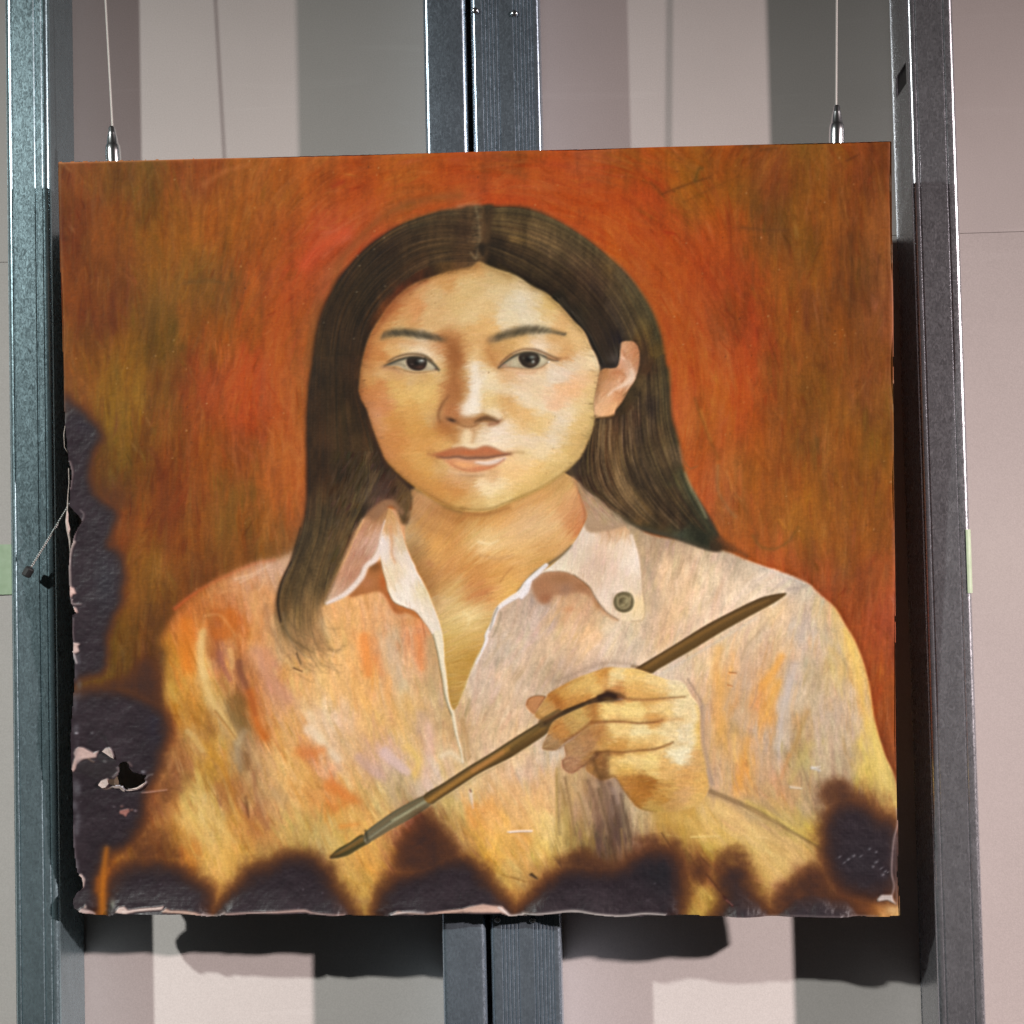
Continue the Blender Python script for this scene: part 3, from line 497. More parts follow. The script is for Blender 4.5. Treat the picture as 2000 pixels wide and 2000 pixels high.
# ---- strokes in the shirt folds
def S(t, pts, c, w, w1=None, a=.6, soft=2.0): stroke(t, pts, c, w, w1, a, soft, bm)
for q in [
 ('Y5', [(540,700),(520,900),(560,1150),(640,1350),(750,1520),(850,1700)], (228,188,118), 14, 10, .65), ('Y5', [(510,820),(520,1000),(560,1100)], (232,190,125), 18, 12, .5),
 ('Y5', [(690,900),(720,1000),(780,1130)], (160,95,75), 14, 8, .6), ('Y5', [(860,980),(880,1080),(930,1200),(980,1330),(1010,1450)], (120,68,45), 14, 8, .65), ('Y5', [(850,1350),(860,1450),(900,1560)], (95,68,28), 34, 20, .55, 7),
 ('Y5', [(640,560),(620,700),(620,900)], (155,78,30), 26, 20, .5, 5), ('Y5', [(720,560),(800,560),(760,700),(680,720)], (190,100,32), 24, 24, .6, 3), ('Y5', [(390,650),(400,850),(410,1010)], (218,120,32), 34, 26, .6, 5),
 ('Y5', [(960,1250),(1000,1400),(1040,1550),(1090,1650)], (198,98,28), 16, 14, .6, 4), ('Y5', [(1020,900),(1100,1050),(1180,1200),(1290,1290)], (200,140,112), 26, 20, .5, 5), ('Y5', [(1110,880),(1160,1000)], (205,135,105), 14, 10, .4, 4),
 ('Y5', [(1490,1580),(1600,1680),(1750,1850)], (238,212,178), 20, 12, .65, 3), ('Y5', [(1500,1440),(1620,1650)], (236,205,165), 12, 6, .5, 3), ('Y5', [(400,1600),(450,1650),(530,1770)], (205,165,100), 11, 9, .7, 1.5),
 ('Y5', [(780,870),(800,960),(800,1020)], (225,172,105), 10, 8, .6, 2), ('Y5', [(1000,370),(1010,600),(960,800)], (222,160,95), 14, 10, .45, 3), ('Y5', [(560,560),(700,560),(830,740)], (220,160,100), 5, 4, .35, 2),
 ('Y5', [(700,350),(860,330),(980,420)], (215,150,95), 6, 4, .4, 2), ('Y5', [(830,230),(970,190),(1130,110)], (225,185,150), 6, 4, .5, 2), ('Y5', [(870,260),(1040,180)], (220,175,140), 4, 3, .5, 1.5), ('Y5', [(1100,230),(1040,330)], (225,170,120), 5, 4, .5, 1.5),
 ('Y5', [(1410,1780),(1500,1800),(1620,1760)], (215,120,55), 22, 14, .5, 4), ('Y5', [(650,1420),(760,1560),(850,1690)], (150,95,40), 5, 3, .55, 1.5), ('Y5', [(840,1700),(870,1850),(880,1930)], (150,125,95), 14, 12, .5, 3), ('Y5', [(930,1830),(930,1930)], (125,85,45), 12, 12, .45, 3),
 ('Y5', [(250,1180),(290,1320)], (205,160,70), 12, 6, .5, 3), ('Y5', [(430,640),(480,680),(560,640)], (210,120,50), 10, 8, .4, 3), ('Y5', [(1290,960),(1390,1060),(1480,1050)], (228,185,120), 8, 5, .55, 2),
 ('Y7', [(960,600),(1050,690)], (200,152,80), 10, 8, .6, 2), ('Y7', [(1330,550),(1280,650),(1270,760)], (175,150,115), 14, 10, .5, 3), ('Y7', [(1340,1030),(1360,1170)], (105,60,30), 8, 3, .7, 1.5), ('Y7', [(1150,1050),(1160,1090)], (150,95,60), 5, 3, .6, 1.5),
 ('Y7', [(1180,700),(1230,950),(1300,1130),(1420,1250)], (190,120,45), 10, 8, .4, 3), ('Y7', [(1400,850),(1420,1050),(1500,1250)], (150,95,60), 8, 6, .45, 2), ('Y7', [(1330,900),(1350,1050)], (200,150,90), 8, 6, .4, 2), ('Y7', [(1060,1090),(1180,1260),(1260,1350)], (226,182,105), 8, 6, .5, 2),
 ('Y7', [(900,1180),(1000,1320),(1110,1420)], (228,186,110), 24, 18, .35, 6), ('Y7', [(1190,1420),(1200,1620),(1130,1800)], (232,180,90), 18, 12, .4, 5), ('Y7', [(1640,1000),(1600,1180)], (170,130,80), 3, 2, .5, 1.2), ('Y7', [(1550,1000),(1600,1030)], (185,150,100), 20, 20, .5, 4),
 ('Y6', [(320,20),(340,180),(350,330)], (235,140,65), 20, 14, .6, 3), ('Y6', [(400,60),(440,200),(470,330)], (215,140,85), 20, 12, .5, 3), ('Y6', [(780,20),(790,150),(810,280)], (225,135,75), 16, 12, .6, 3), ('Y6', [(540,40),(560,250),(640,430)], (205,178,145), 22, 18, .45, 4),
 ('Y6', [(900,40),(910,250),(900,500)], (178,150,105), 22, 18, .45, 4), ('Y6', [(500,1010),(580,1090),(690,1170)], (220,186,176), 22, 16, .7, 2.5), ('Y6', [(280,1050),(350,1130),(440,1200)], (200,160,145), 20, 14, .6, 3), ('Y6', [(690,960),(790,1060),(760,1180)], (230,185,95), 16, 12, .5, 4),
 ('Y6', [(870,780),(880,1000),(850,1300)], (222,185,165), 14, 18, .5, 4), ('Y6', [(800,680),(790,820)], (195,160,130), 18, 12, .5, 4), ('Y6', [(30,1290),(140,1360),(220,1400)], (215,120,50), 26, 14, .65, 4), ('Y6', [(120,1640),(260,1620)], (222,140,60), 10, 6, .6, 2.5), ('Y6', [(60,1500),(160,1440),(280,1430)], (205,120,50), 12, 8, .45, 4),
 ('Y6', [(980,1040),(1060,1010),(1150,1080)], (235,215,180), 10, 8, .6, 3), ('Y6', [(1160,740),(1190,870),(1220,1050)], (180,140,90), 10, 6, .55, 2), ('Y6', [(1215,560),(1180,680)], (165,140,100), 5, 3, .6, 1.5), ('Y6', [(1230,1340),(1250,1480)], (228,205,180), 7, 4, .8, 1.2), ('Y6', [(1225,1330),(1232,1345)], (120,70,40), 3, 3, .8, 1),
 ('Y6', [(1570,1690),(1650,1680),(1760,1680)], (240,220,205), 2.6, 2, .9, .8), ('Y6', [(1020,1560),(1100,1660)], (170,130,60), 5, 3, .5, 2), ('Y6', [(1350,260),(1450,120),(1560,0)], (190,160,120), 6, 6, .4, 3), ('Y6', [(1650,350),(1780,180),(1900,60)], (205,170,130), 8, 8, .35, 4), ('Y6', [(1300,620),(1400,520),(1500,420)], (225,195,165), 8, 8, .35, 4),
 ('Y8', [(940,330),(1020,400),(1150,350)], (240,190,120), 10, 8, .4, 4), ('Y8', [(880,370),(840,300),(880,260)], (225,145,65), 12, 8, .45, 4), ('Y8', [(1060,410),(1190,408)], (238,215,195), 2.6, 2, .8, .8), ('Y8', [(1080,660),(1160,690)], (150,100,40), 2.5, 2, .5, 1), ('Y8', [(1030,650),(1120,680)], (150,105,45), 2, 1, .5, 1),
 ('Y8', [(160,660),(230,700),(330,690)], (205,150,60), 4, 3, .4, 2), ('Y8', [(210,790),(280,800)], (165,120,80), 12, 8, .4, 4), ('Y8', [(20,350),(30,250)], (150,125,70), 2.5, 1.5, .5, 1),
 ('Y3', [(405,1180),(410,1350),(430,1700)], (135,108,68), 5, 5, .6, 2), ('Y3', [(480,1200),(520,1400),(570,1700)], (130,98,62), 5, 5, .6, 2), ('Y3', [(560,1250),(640,1420),(700,1700)], (195,165,120), 8, 8, .5, 3), ('Y3', [(690,1230),(760,1450),(800,1700)], (115,85,62), 10, 12, .6, 3), ('Y3', [(800,1220),(870,1450),(900,1720)], (110,82,65), 10, 14, .65, 3),
 ('Y3', [(880,1250),(960,1450),(980,1720)], (100,76,62), 8, 12, .65, 2.5), ('Y3', [(980,1350),(1010,1500),(1060,1720)], (95,72,55), 5, 7, .65, 2), ('Y3', [(740,1250),(830,1500),(860,1700)], (190,155,120), 6, 5, .45, 2), ('Y3', [(920,1300),(960,1420)], (185,155,135), 10, 6, .5, 3),
 ('Y8', [(1330,60),(1330,380),(1320,560)], (190,155,80), 3, 3, .5, 1.5), ('Y8', [(1350,150),(1410,400),(1400,560)], (150,115,60), 4, 4, .5, 2), ('Y8', [(1450,200),(1520,420),(1560,580)], (140,105,60), 5, 5, .5, 2), ('Y8', [(1560,180),(1620,400),(1660,580)], (90,66,45), 7, 8, .6, 2.5), ('Y8', [(1640,220),(1680,400),(1730,600)], (85,62,48), 6, 6, .6, 2), ('Y8', [(1690,400),(1710,590)], (160,125,75), 5, 3, .5, 1.5),
 ('Y4', [(680,760),(660,900),(700,1050),(690,1300)], (232,172,88), 16, 14, .5, 4), ('Y4', [(820,760),(830,900),(780,1000),(720,1150)], (190,160,130), 5, 4, .5, 2), ('Y4', [(880,720),(850,850),(860,1000)], (205,175,145), 20, 16, .5, 4), ('Y4', [(1090,810),(1040,900),(960,1010)], (232,165,78), 14, 16, .7, 3), ('Y4', [(960,1000),(930,1100),(900,1200)], (215,150,90), 8, 6, .5, 3),
 ('Y4', [(1060,980),(1020,1120),(980,1220)], (232,168,75), 18, 12, .6, 4), ('Y4', [(930,1000),(920,1080),(890,1150)], (180,140,110), 4, 3, .5, 1.5), ('Y4', [(760,1010),(740,1150),(800,1180),(900,1190)], (205,172,135), 26, 26, .4, 6), ('Y4', [(1170,870),(1130,1050),(1090,1250),(1060,1400)], (200,184,170), 16, 12, .6, 4), ('Y4', [(1260,1170),(1200,1330),(1150,1450)], (180,140,80), 8, 6, .6, 3),
 ('Y4', [(1280,1380),(1210,1500),(1150,1620)], (195,172,105), 12, 8, .5, 3), ('Y4', [(1140,1450),(1090,1600)], (205,140,85), 8, 6, .5, 3), ('Y4', [(1400,760),(1480,850),(1450,1000)], (222,185,115), 9, 7, .4, 3), ('Y4', [(1000,560),(950,640),(860,740),(830,830)], (180,150,115), 5, 4, .55, 1.8), ('Y4', [(1080,490),(960,590),(880,680)], (230,198,150), 9, 6, .5, 3),
 ('Y4', [(1230,540),(1220,700)], (185,165,150), 10, 10, .4, 4), ('Y4', [(1500,640),(1560,800),(1600,1000),(1650,1250)], (235,192,98), 9, 10, .55, 3), ('Y4', [(1690,1270),(1700,1430),(1780,1640)], (225,195,105), 26, 26, .5, 6), ('Y4', [(480,960),(530,1040),(570,1110)], (150,125,105), 4, 3, .55, 1.5), ('Y4', [(575,1130),(570,1250),(590,1420),(620,1560),(640,1640)], (180,155,135), 7, 6, .6, 3),
 ('Y4', [(1120,370),(1180,370),(1280,340)], (172,152,135), 5, 4, .6, 2), ('Y4', [(700,340),(660,420),(600,460)], (195,160,120), 5, 4, .35, 3), ('Y4', [(480,330),(430,450)], (195,165,120), 8, 5, .35, 4), ('Y4', [(190,180),(240,300),(270,480)], (170,150,125), 8, 6, .45, 4), ('Y4', [(860,180),(1000,240),(1130,290),(1240,340)], (225,210,190), 3, 3, .45, 1.5), ('Y4', [(750,915),(795,918)], (150,80,35), 1.6, 1.2, .8, .8), ('Y4', [(740,995),(770,1003)], (170,90,40), 1.4, 1, .7, .8),
 ('Y4', [(1290,1535),(1340,1525)], (225,212,190), 3, 2, .8, 1), ('Y4', [(1150,1660),(1220,1668)], (228,212,185), 3, 2, .8, 1), ('Y4', [(870,1350),(840,1500),(820,1660)], (228,158,70), 14, 12, .5, 4), ('Y4', [(780,1330),(790,1480)], (235,190,110), 12, 8, .5, 3), ('Y4', [(910,1400),(950,1480),(960,1600)], (200,168,135), 12, 10, .5, 4), ('Y4', [(760,1250),(800,1300),(900,1320)], (180,145,90), 10, 8, .4, 4),
 ('W1', [(850,290),(1000,350),(1130,410),(1280,500),(1430,590)], (130,100,60), 4, 2, .7, 2), ('W1', [(1050,350),(1180,420),(1320,510),(1460,600)], (225,195,85), 8, 8, .4, 3), ('W1', [(850,300),(920,330),(1020,370)], (160,130,105), 12, 8, .5, 4), ('W1', [(750,540),(900,535)], (238,210,130), 3, 2, .8, 1), ('W1', [(620,530),(700,540)], (225,190,110), 2, 1.5, .6, 1), ('W1', [(1100,540),(1160,545)], (238,205,140), 2.5, 2, .6, 1.2),
 ('W1', [(590,520),(650,610)], (75,50,35), 2, 1.2, .6, .9), ('W1', [(800,650),(890,730)], (110,70,35), 2, 1.5, .6, 1), ('W1', [(830,740),(920,850),(970,920)], (80,45,30), 2.5, 2, .7, 1), ('W1', [(1060,840),(1150,910),(1210,960)], (120,70,30), 3, 2, .6, 1.4), ('W1', [(1280,265),(1330,272)], (205,180,150), 3, 2, .6, 1), ('W1', [(1400,165),(1440,180)], (205,200,195), 6, 4, .6, 1.4), ('W1', [(700,870),(760,930)], (150,110,40), 2.5, 2, .5, 1.2), ('W1', [(860,900),(830,860)], (160,120,45), 2.5, 2, .5, 1.2)]:
    S(*q)
# ---- collar, left side
SHD = shape('Y1', [(700,755),(640,760),(585,790),(545,870),(460,980),(390,1090),(560,1060),(680,1040),(760,1110),(830,1230),(930,1240),(1080,1300),(1010,1220),(850,1150),(790,1080),(755,1000),(745,930),(715,830)], (165,100,52), 1.6, .9)
blob('Y1', 640, 800, 60, 50, (125,78,38), .8, clip=SHD)
blob('Y1', 720, 950, 40, 70, (178,92,40), .7, clip=SHD)
blob('Y1', 560, 950, 60, 60, (180,115,75), .6, clip=SHD)
stroke('Y1', [(760,1070),(800,1170),(850,1235),(900,1240)], (165,88,40), 9, 4, .6, 3)
stroke('Y1', [(1040,1230),(1090,1340),(1110,1460)], (175,105,60), 4, 2, .6, 1.6)
stroke('Y1', [(880,1200),(960,1210),(1060,1270)], (190,110,50), 7, 5, .6, 3)
blob('Y1', 960, 1320, 90, 60, (200,125,60), .45)
CL = poly(P('Y1', [(760,250),(740,370),(700,490),(690,620),(660,740),(570,785),(525,880),(425,1010),(330,1090),(170,1155),(200,1050),(330,800),(400,680),(450,550),(540,370),(620,240)]), .9)
lay(CL, warped(field([('Y1', [(550,450,(198,142,112)),(650,350,(185,132,90)),(600,600,(214,168,145)),(450,700,(192,138,112)),(350,880,(196,140,112)),(300,1000,(205,155,125)),(250,1080,(222,185,160)),(620,280,(165,115,75)),(660,560,(220,180,160)),(400,800,(205,150,120))])], 14), 3, 41, 5, 12) * np.array([.93, .92, .88], np.float32))
restroke(CL, 500, 26, 5, lambda x, y: x * 0 + 2.05, .5, .03, 3, 21, 5)
stroke('Y1', [(745,380),(715,520),(690,640),(640,735),(560,800),(515,900),(420,1010),(330,1080),(190,1145)], (232,212,198), [7,11,12,12,10,11,11,9,5], None, .85, 1.6)
CR = poly(P('Y1', [(775,250),(740,370),(705,500),(682,640),(703,765),(730,880),(752,960),(772,1040),(820,1130),(920,1180),(1020,1220),(1080,1290),(1140,1370),(1200,1480),(1240,1600),(1262,1760),(1302,1760),(1290,1500),(1252,1320),(1200,1180),(1150,1050),(1095,940),(1042,850),(1020,780),(980,720),(925,580),(885,440),(845,350)]), .8)
lay(CR, warped(field([('Y1', [(760,600,(228,208,194)),(720,700,(225,206,188)),(790,400,(205,155,105)),(860,500,(215,180,140)),(780,290,(195,145,90)),(890,600,(205,180,140)),(900,700,(230,208,188)),(950,900,(232,214,196)),(830,880,(224,198,162)),(780,800,(228,205,172)),(950,1080,(236,220,204)),(870,1100,(232,214,190)),(1080,1050,(218,195,150)),(1100,1150,(228,206,170)),(1050,1180,(232,214,198)),(1180,1300,(228,210,186)),(1230,1500,(226,210,186)),(1270,1650,(222,205,175)),(1000,760,(228,208,185))])], 11), 3, 43, 4, 10))
restroke(CR, 420, 22, 5, lambda x, y: x * 0 + 1.25, .45, .022, 3, 22, 5)
stroke('Y1', [(780,430),(800,560),(800,680),(830,760)], (205,140,90), 7, 4, .6, 2.5, CR)
stroke('Y6', [(950,0),(995,240),(1015,400),(1030,550),(1075,670),(1100,800),(1120,890),(1150,1000),(1165,1090)], (230,212,178), [20,15,11,9,7,6,4.5,3.5,3], None, .92, 1.0)
stroke('Y6', [(905,0),(950,200),(985,420),(1010,540),(1060,690)], (130,105,65), [2.5,2.5,2.5,3,2], None, .65, 1.2)
stroke('Y6', [(1170,1000),(1190,1090),(1230,1040)], (150,120,80), 2.5, 2, .4, 1.2)
# ---- collar, right side
shape('Y2', [(690,745),(830,738),(930,775),(1050,870),(1100,960),(1200,1080),(1310,1145),(1250,1130),(1150,1060),(1060,950),(960,920),(850,930),(770,940),(700,1005),(640,985),(600,920),(585,840),(640,780)], (166,116,80), 2.2, .9)
for b in [(690,860,60,60,(165,110,72)),(830,800,90,40,(150,102,62)),(700,960,50,40,(150,92,60)),(1000,860,60,30,(150,100,62)),(860,890,50,50,(150,112,88)),(1130,1000,40,50,(165,115,70)),(940,960,60,40,(190,145,105)),(890,1050,60,25,(200,140,95))]:
    blob('Y2', *b[:4], b[4], .55)
CRR = poly(P('Y2', [(960,60),(1000,80),(1040,270),(1015,350),(935,490),(850,590),(740,690),(650,760),(700,742),(830,735),(930,770),(1050,860),(1100,950),(1180,1060),(1280,1130),(1400,1152),(1490,1140),(1512,1050),(1492,900),(1482,750),(1450,580),(1390,430),(1350,370),(1250,240),(1110,120),(1040,60)]), .8)
lay(CRR, warped(field([('Y2', [(990,130,(165,142,112)),(1040,200,(178,148,115)),(1090,290,(215,188,158)),(1180,260,(185,142,108)),(1230,330,(192,145,108)),(1300,330,(198,152,112)),(1330,400,(212,170,125)),(1050,420,(225,204,182)),(1200,420,(208,172,135)),(1000,500,(215,190,165)),(950,600,(218,196,170)),(1150,550,(224,192,162)),(1300,550,(226,200,172)),(1420,520,(235,215,190)),(1100,680,(208,178,152)),(1050,760,(215,185,158)),(1250,750,(226,196,170)),(1400,700,(232,212,190)),(1250,900,(228,204,180)),(1180,960,(230,206,182)),(1450,850,(222,196,165)),(1450,1000,(232,202,152)),(1350,1110,(232,206,168)),(1230,1060,(228,200,170)),(850,690,(228,208,178)),(760,710,(230,212,188)),(950,720,(222,195,165)),(1130,850,(218,190,160)),(1360,850,(228,205,178))])], 13), 3, 45, 5, 10))
restroke(CRR, 900, 26, 6, lambda x, y: x * 0 + 1.75, .45, .024, 3, 23, 5)
stroke('Y2', [(1085,290),(1070,330),(1090,360)], (150,115,85), 4, 2, .5, 1.6)
stroke('Y2', [(1180,300),(1200,400),(1220,450)], (165,120,85), 4, 2, .5, 1.6)
stroke('Y2', [(1390,430),(1450,580),(1482,750),(1492,900),(1512,1050),(1490,1140),(1400,1152)], (170,140,105), 2.5, 2, .55, 1.3)
stroke('Y2', [(1400,450),(1440,570),(1460,700)], (240,222,202), 6, 4, .6, 1.8)
stroke('Y2', [(930,775),(1050,868),(1105,960),(1190,1070),(1290,1138)], (130,85,50), 3, 2, .6, 1.4)
# button
shape('Y2', [(1335,908),(1395,925),(1420,990),(1400,1055),(1340,1080),(1275,1055),(1250,990),(1275,930)], (128,112,78), .8)
for r_, c_ in ((70, (92,80,56)), (48, (158,142,104)), (30, (110,96,66))):
    stroke('Y2', [(1335 + r_ * np.cos(t), 995 + r_ * np.sin(t)) for t in np.linspace(0.4, 6.5, 14)], c_, 3.5, 3, .7, 1.1)
for b in [(1315,985,14,20,(85,74,50)),(1362,985,14,22,(175,160,118)),(1330,1020,16,10,(170,155,112)),(1390,960,10,20,(160,145,105)),(1285,960,8,20,(150,134,96))]:
    blob('Y2', *b[:4], b[4], .7)
stroke('Y2', [(1250,930),(1242,1000),(1270,1060)], (165,140,110), 4, 3, .4, 2)

# ---- neck and chest
shape('Z8', [(150,900),(150,1250),(250,1400),(330,1550),(450,1560),(560,1480),(800,1640),(1100,1720),(1500,1830),(1400,1500),(1000,1000),(500,700)], (66,52,36), 1.5)
shape('Z8', [(205,1150),(235,1230),(330,1300),(430,1370),(560,1490),(680,1580),(500,1640),(300,1640),(260,1400)], (172,140,108), 1.5)
shape('Z7', [(560,850),(700,760),(930,820),(918,900),(840,890),(760,880),(690,920),(620,1000)], (78,55,40), 2.0)
NK = poly(np.vstack([P('Y1', [(985,30),(990,260),(935,400),(930,560),(985,720),(1020,790),(1042,850),(1095,940),(1150,1050),(1200,1180),(1252,1320),(1290,1500),(1302,1760)]),
      P('Y6', [(1010,240),(1030,400),(1050,560),(1090,640),(1170,480),(1220,330),(1280,190),(1340,60),(1360,0)]),
      P('Y2', [(140,1440),(205,1310),(250,1160),(290,1060),(340,1010),(440,950),(500,890),(560,810),(640,750),(740,688),(850,585),(935,485),(1010,350),(1035,270),(1000,150),(965,80),(950,0),(700,-120)]), P('A', [(950,900),(830,930)])]), .8)
stroke('A', [(1092,895),(1108,925),(1118,965)], (84,64,42), 26, 22, .95, 2)
stroke('A', [(728,1000),(758,972),(792,984)], (140,98,66), 30, 24, .95, 3)
NS = [('Y2', [(0,280,(195,130,50)),(150,260,(205,145,65)),(400,180,(228,166,80)),(650,100,(224,166,85)),(800,50,(205,160,85)),(300,300,(228,166,80)),(500,250,(222,170,100)),(700,200,(220,170,100)),(880,150,(212,155,90)),(900,250,(206,146,82)),(960,300,(196,128,72)),(940,350,(198,122,60)),
 (450,400,(222,176,116)),(700,380,(226,182,116)),(600,300,(220,176,116)),(250,430,(226,184,112)),(180,540,(230,192,124)),(80,440,(214,172,98)),(400,480,(230,182,105)),(100,650,(205,140,60)),(300,620,(216,156,75)),(550,560,(226,176,100)),(750,530,(216,160,85)),(820,480,(216,166,95)),(650,640,(202,148,68)),(500,720,(216,160,78)),
 (300,760,(212,150,65)),(150,750,(194,130,58)),(100,900,(192,118,56)),(200,930,(194,116,58)),(350,870,(224,170,80)),(300,960,(222,170,85)),(100,1000,(205,160,80)),(50,1100,(224,192,122)),(150,1080,(226,192,122)),(100,1150,(230,196,126)),(200,1150,(190,145,65)),(50,1300,(206,166,85)),(150,1250,(200,156,75)),(80,1400,(188,138,48)),(980,200,(205,140,85)),(990,260,(190,124,70))]),
 ('Y1', [(1050,200,(205,150,90)),(1200,280,(192,132,68)),(1100,400,(210,150,70)),(1300,400,(216,156,75)),(1400,350,(180,116,48)),(1050,500,(205,150,75)),(1200,550,(220,156,68)),(1400,500,(205,140,62)),(1550,480,(216,166,85)),(1700,520,(224,182,110)),(1750,620,(232,194,124)),(1200,700,(216,156,72)),(1450,700,(205,145,65)),(1350,800,(200,138,65)),(1150,820,(190,130,62)),
 (1600,800,(205,140,60)),(1250,900,(182,124,58)),(1150,950,(176,122,56)),(1350,980,(205,156,80)),(1600,1000,(205,140,70)),(1450,1050,(206,168,92)),(1300,1150,(210,172,106)),(1500,1250,(230,198,122)),(1350,1350,(212,176,96)),(1550,1350,(224,188,106)),(1600,1280,(232,202,132)),(1450,1500,(208,168,80)),(1350,1650,(205,160,75)),(1550,1600,(188,138,48)),(1600,1450,(205,160,70)),(1000,620,(165,125,70)),(1050,750,(178,128,65)),(1100,900,(175,122,58)),(950,480,(190,160,110)),(960,380,(185,140,85))]),
 ('Y6', [(1150,100,(206,166,75)),(1200,200,(184,138,48)),(1100,250,(190,145,55)),(1100,400,(190,145,55)),(1150,330,(178,128,38)),(1090,530,(168,122,42)),(1200,400,(205,165,90)),(1160,500,(205,165,80))])]
lay(NK, warped(field(NS, 14, 3), 4, 51, 9, 9))
restroke(NK, 2600, 40, 8, lambda x, y: -0.45 + (y - 1150) * 0.0022 + 0.2 * np.sin(x * .02), .45, .024, 4, 24, 6)
for q in [((1300,230),(1500,300),(1700,310),(1900,250)), ]:
    stroke('Y1', q, (150,95,38), 7, 5, .65, 3, NK)
stroke('Y1', [(1000,60),(1150,130),(1300,230),(1450,290)], (128,98,40), 9, 4, .7, 3, NK)
stroke('Z4', [(300,1170),(500,1090),(700,1000),(900,900),(1050,790),(1150,700)], (140,98,35), 7, 4, .6, 3, NK)
stroke('Z4', [(1190,780),(1230,950),(1270,1080),(1300,1200),(1290,1290)], (150,82,40), 4, 4, .55, 2, NK)
stroke('Y1', [(1150,770),(1180,790)], (165,100,60), 8, 6, .35, 3, NK)
stroke('Y1', [(1640,700),(1800,730),(1932,700)], (190,140,80), 4, 3, .5, 2, NK)
stroke('Y1', [(1820,950),(1870,880),(1932,820)], (165,105,45), 2.5, 2, .5, 1.4, NK)
stroke('Y1', [(1480,1240),(1530,1280),(1520,1350)], (240,212,140), 5, 3, .6, 1.6, NK)
stroke('Y1', [(1620,570),(1720,590),(1800,560)], (250,225,165), 6, 3, .5, 1.8, NK)
for q in [((980,80),(1080,200),(1250,300),(1450,350)), ((1000,300),(1100,420),(1300,480))]:
    stroke('Y1', q, (150,98,44), 20, 14, .38, 9, NK)
stroke('Z4', [(100,1230),(400,1210),(650,1120),(900,1000),(1100,850)], (172,116,48), 16, 10, .38, 8, NK)
stroke('Y1', [(1010,620),(1080,800),(1160,960),(1230,1150)], (150,104,50), 12, 8, .40, 6, NK)
IMG[..., 2] += NK * .16 * (IMG[..., 1] - IMG[..., 2])
IMG[..., 0] -= NK * .04 * (IMG[..., 0] - IMG[..., 1])
stroke('Y2', [(905,530),(820,612),(700,692),(590,765),(470,900)], (108,92,68), [3,6,6,5,3], None, .75, 1.6)
stroke('Y2', [(700,690),(620,762),(545,830),(490,915),(420,960),(340,1012),(292,1065),(262,1160),(215,1255),(207,1320),(130,1490)], (232,220,212), [8,10,9,12,11,9,7,7,7,6,3], None, .92, 1.0)
stroke('Y2', [(560,830),(540,900),(500,950)], (236,226,222), 10, 8, .8, 1.2)
stroke('Y2', [(330,1080),(305,1180),(260,1280)], (150,128,100), 3.5, 2.5, .6, 1.4)
stroke('Y2', [(300,1040),(270,1110),(240,1220)], (120,100,65), 3, 2, .6, 1.3)
stroke('Y6', [(1310,150),(1260,250),(1200,400),(1130,580)], (225,200,150), 4, 2, .5, 1.4)
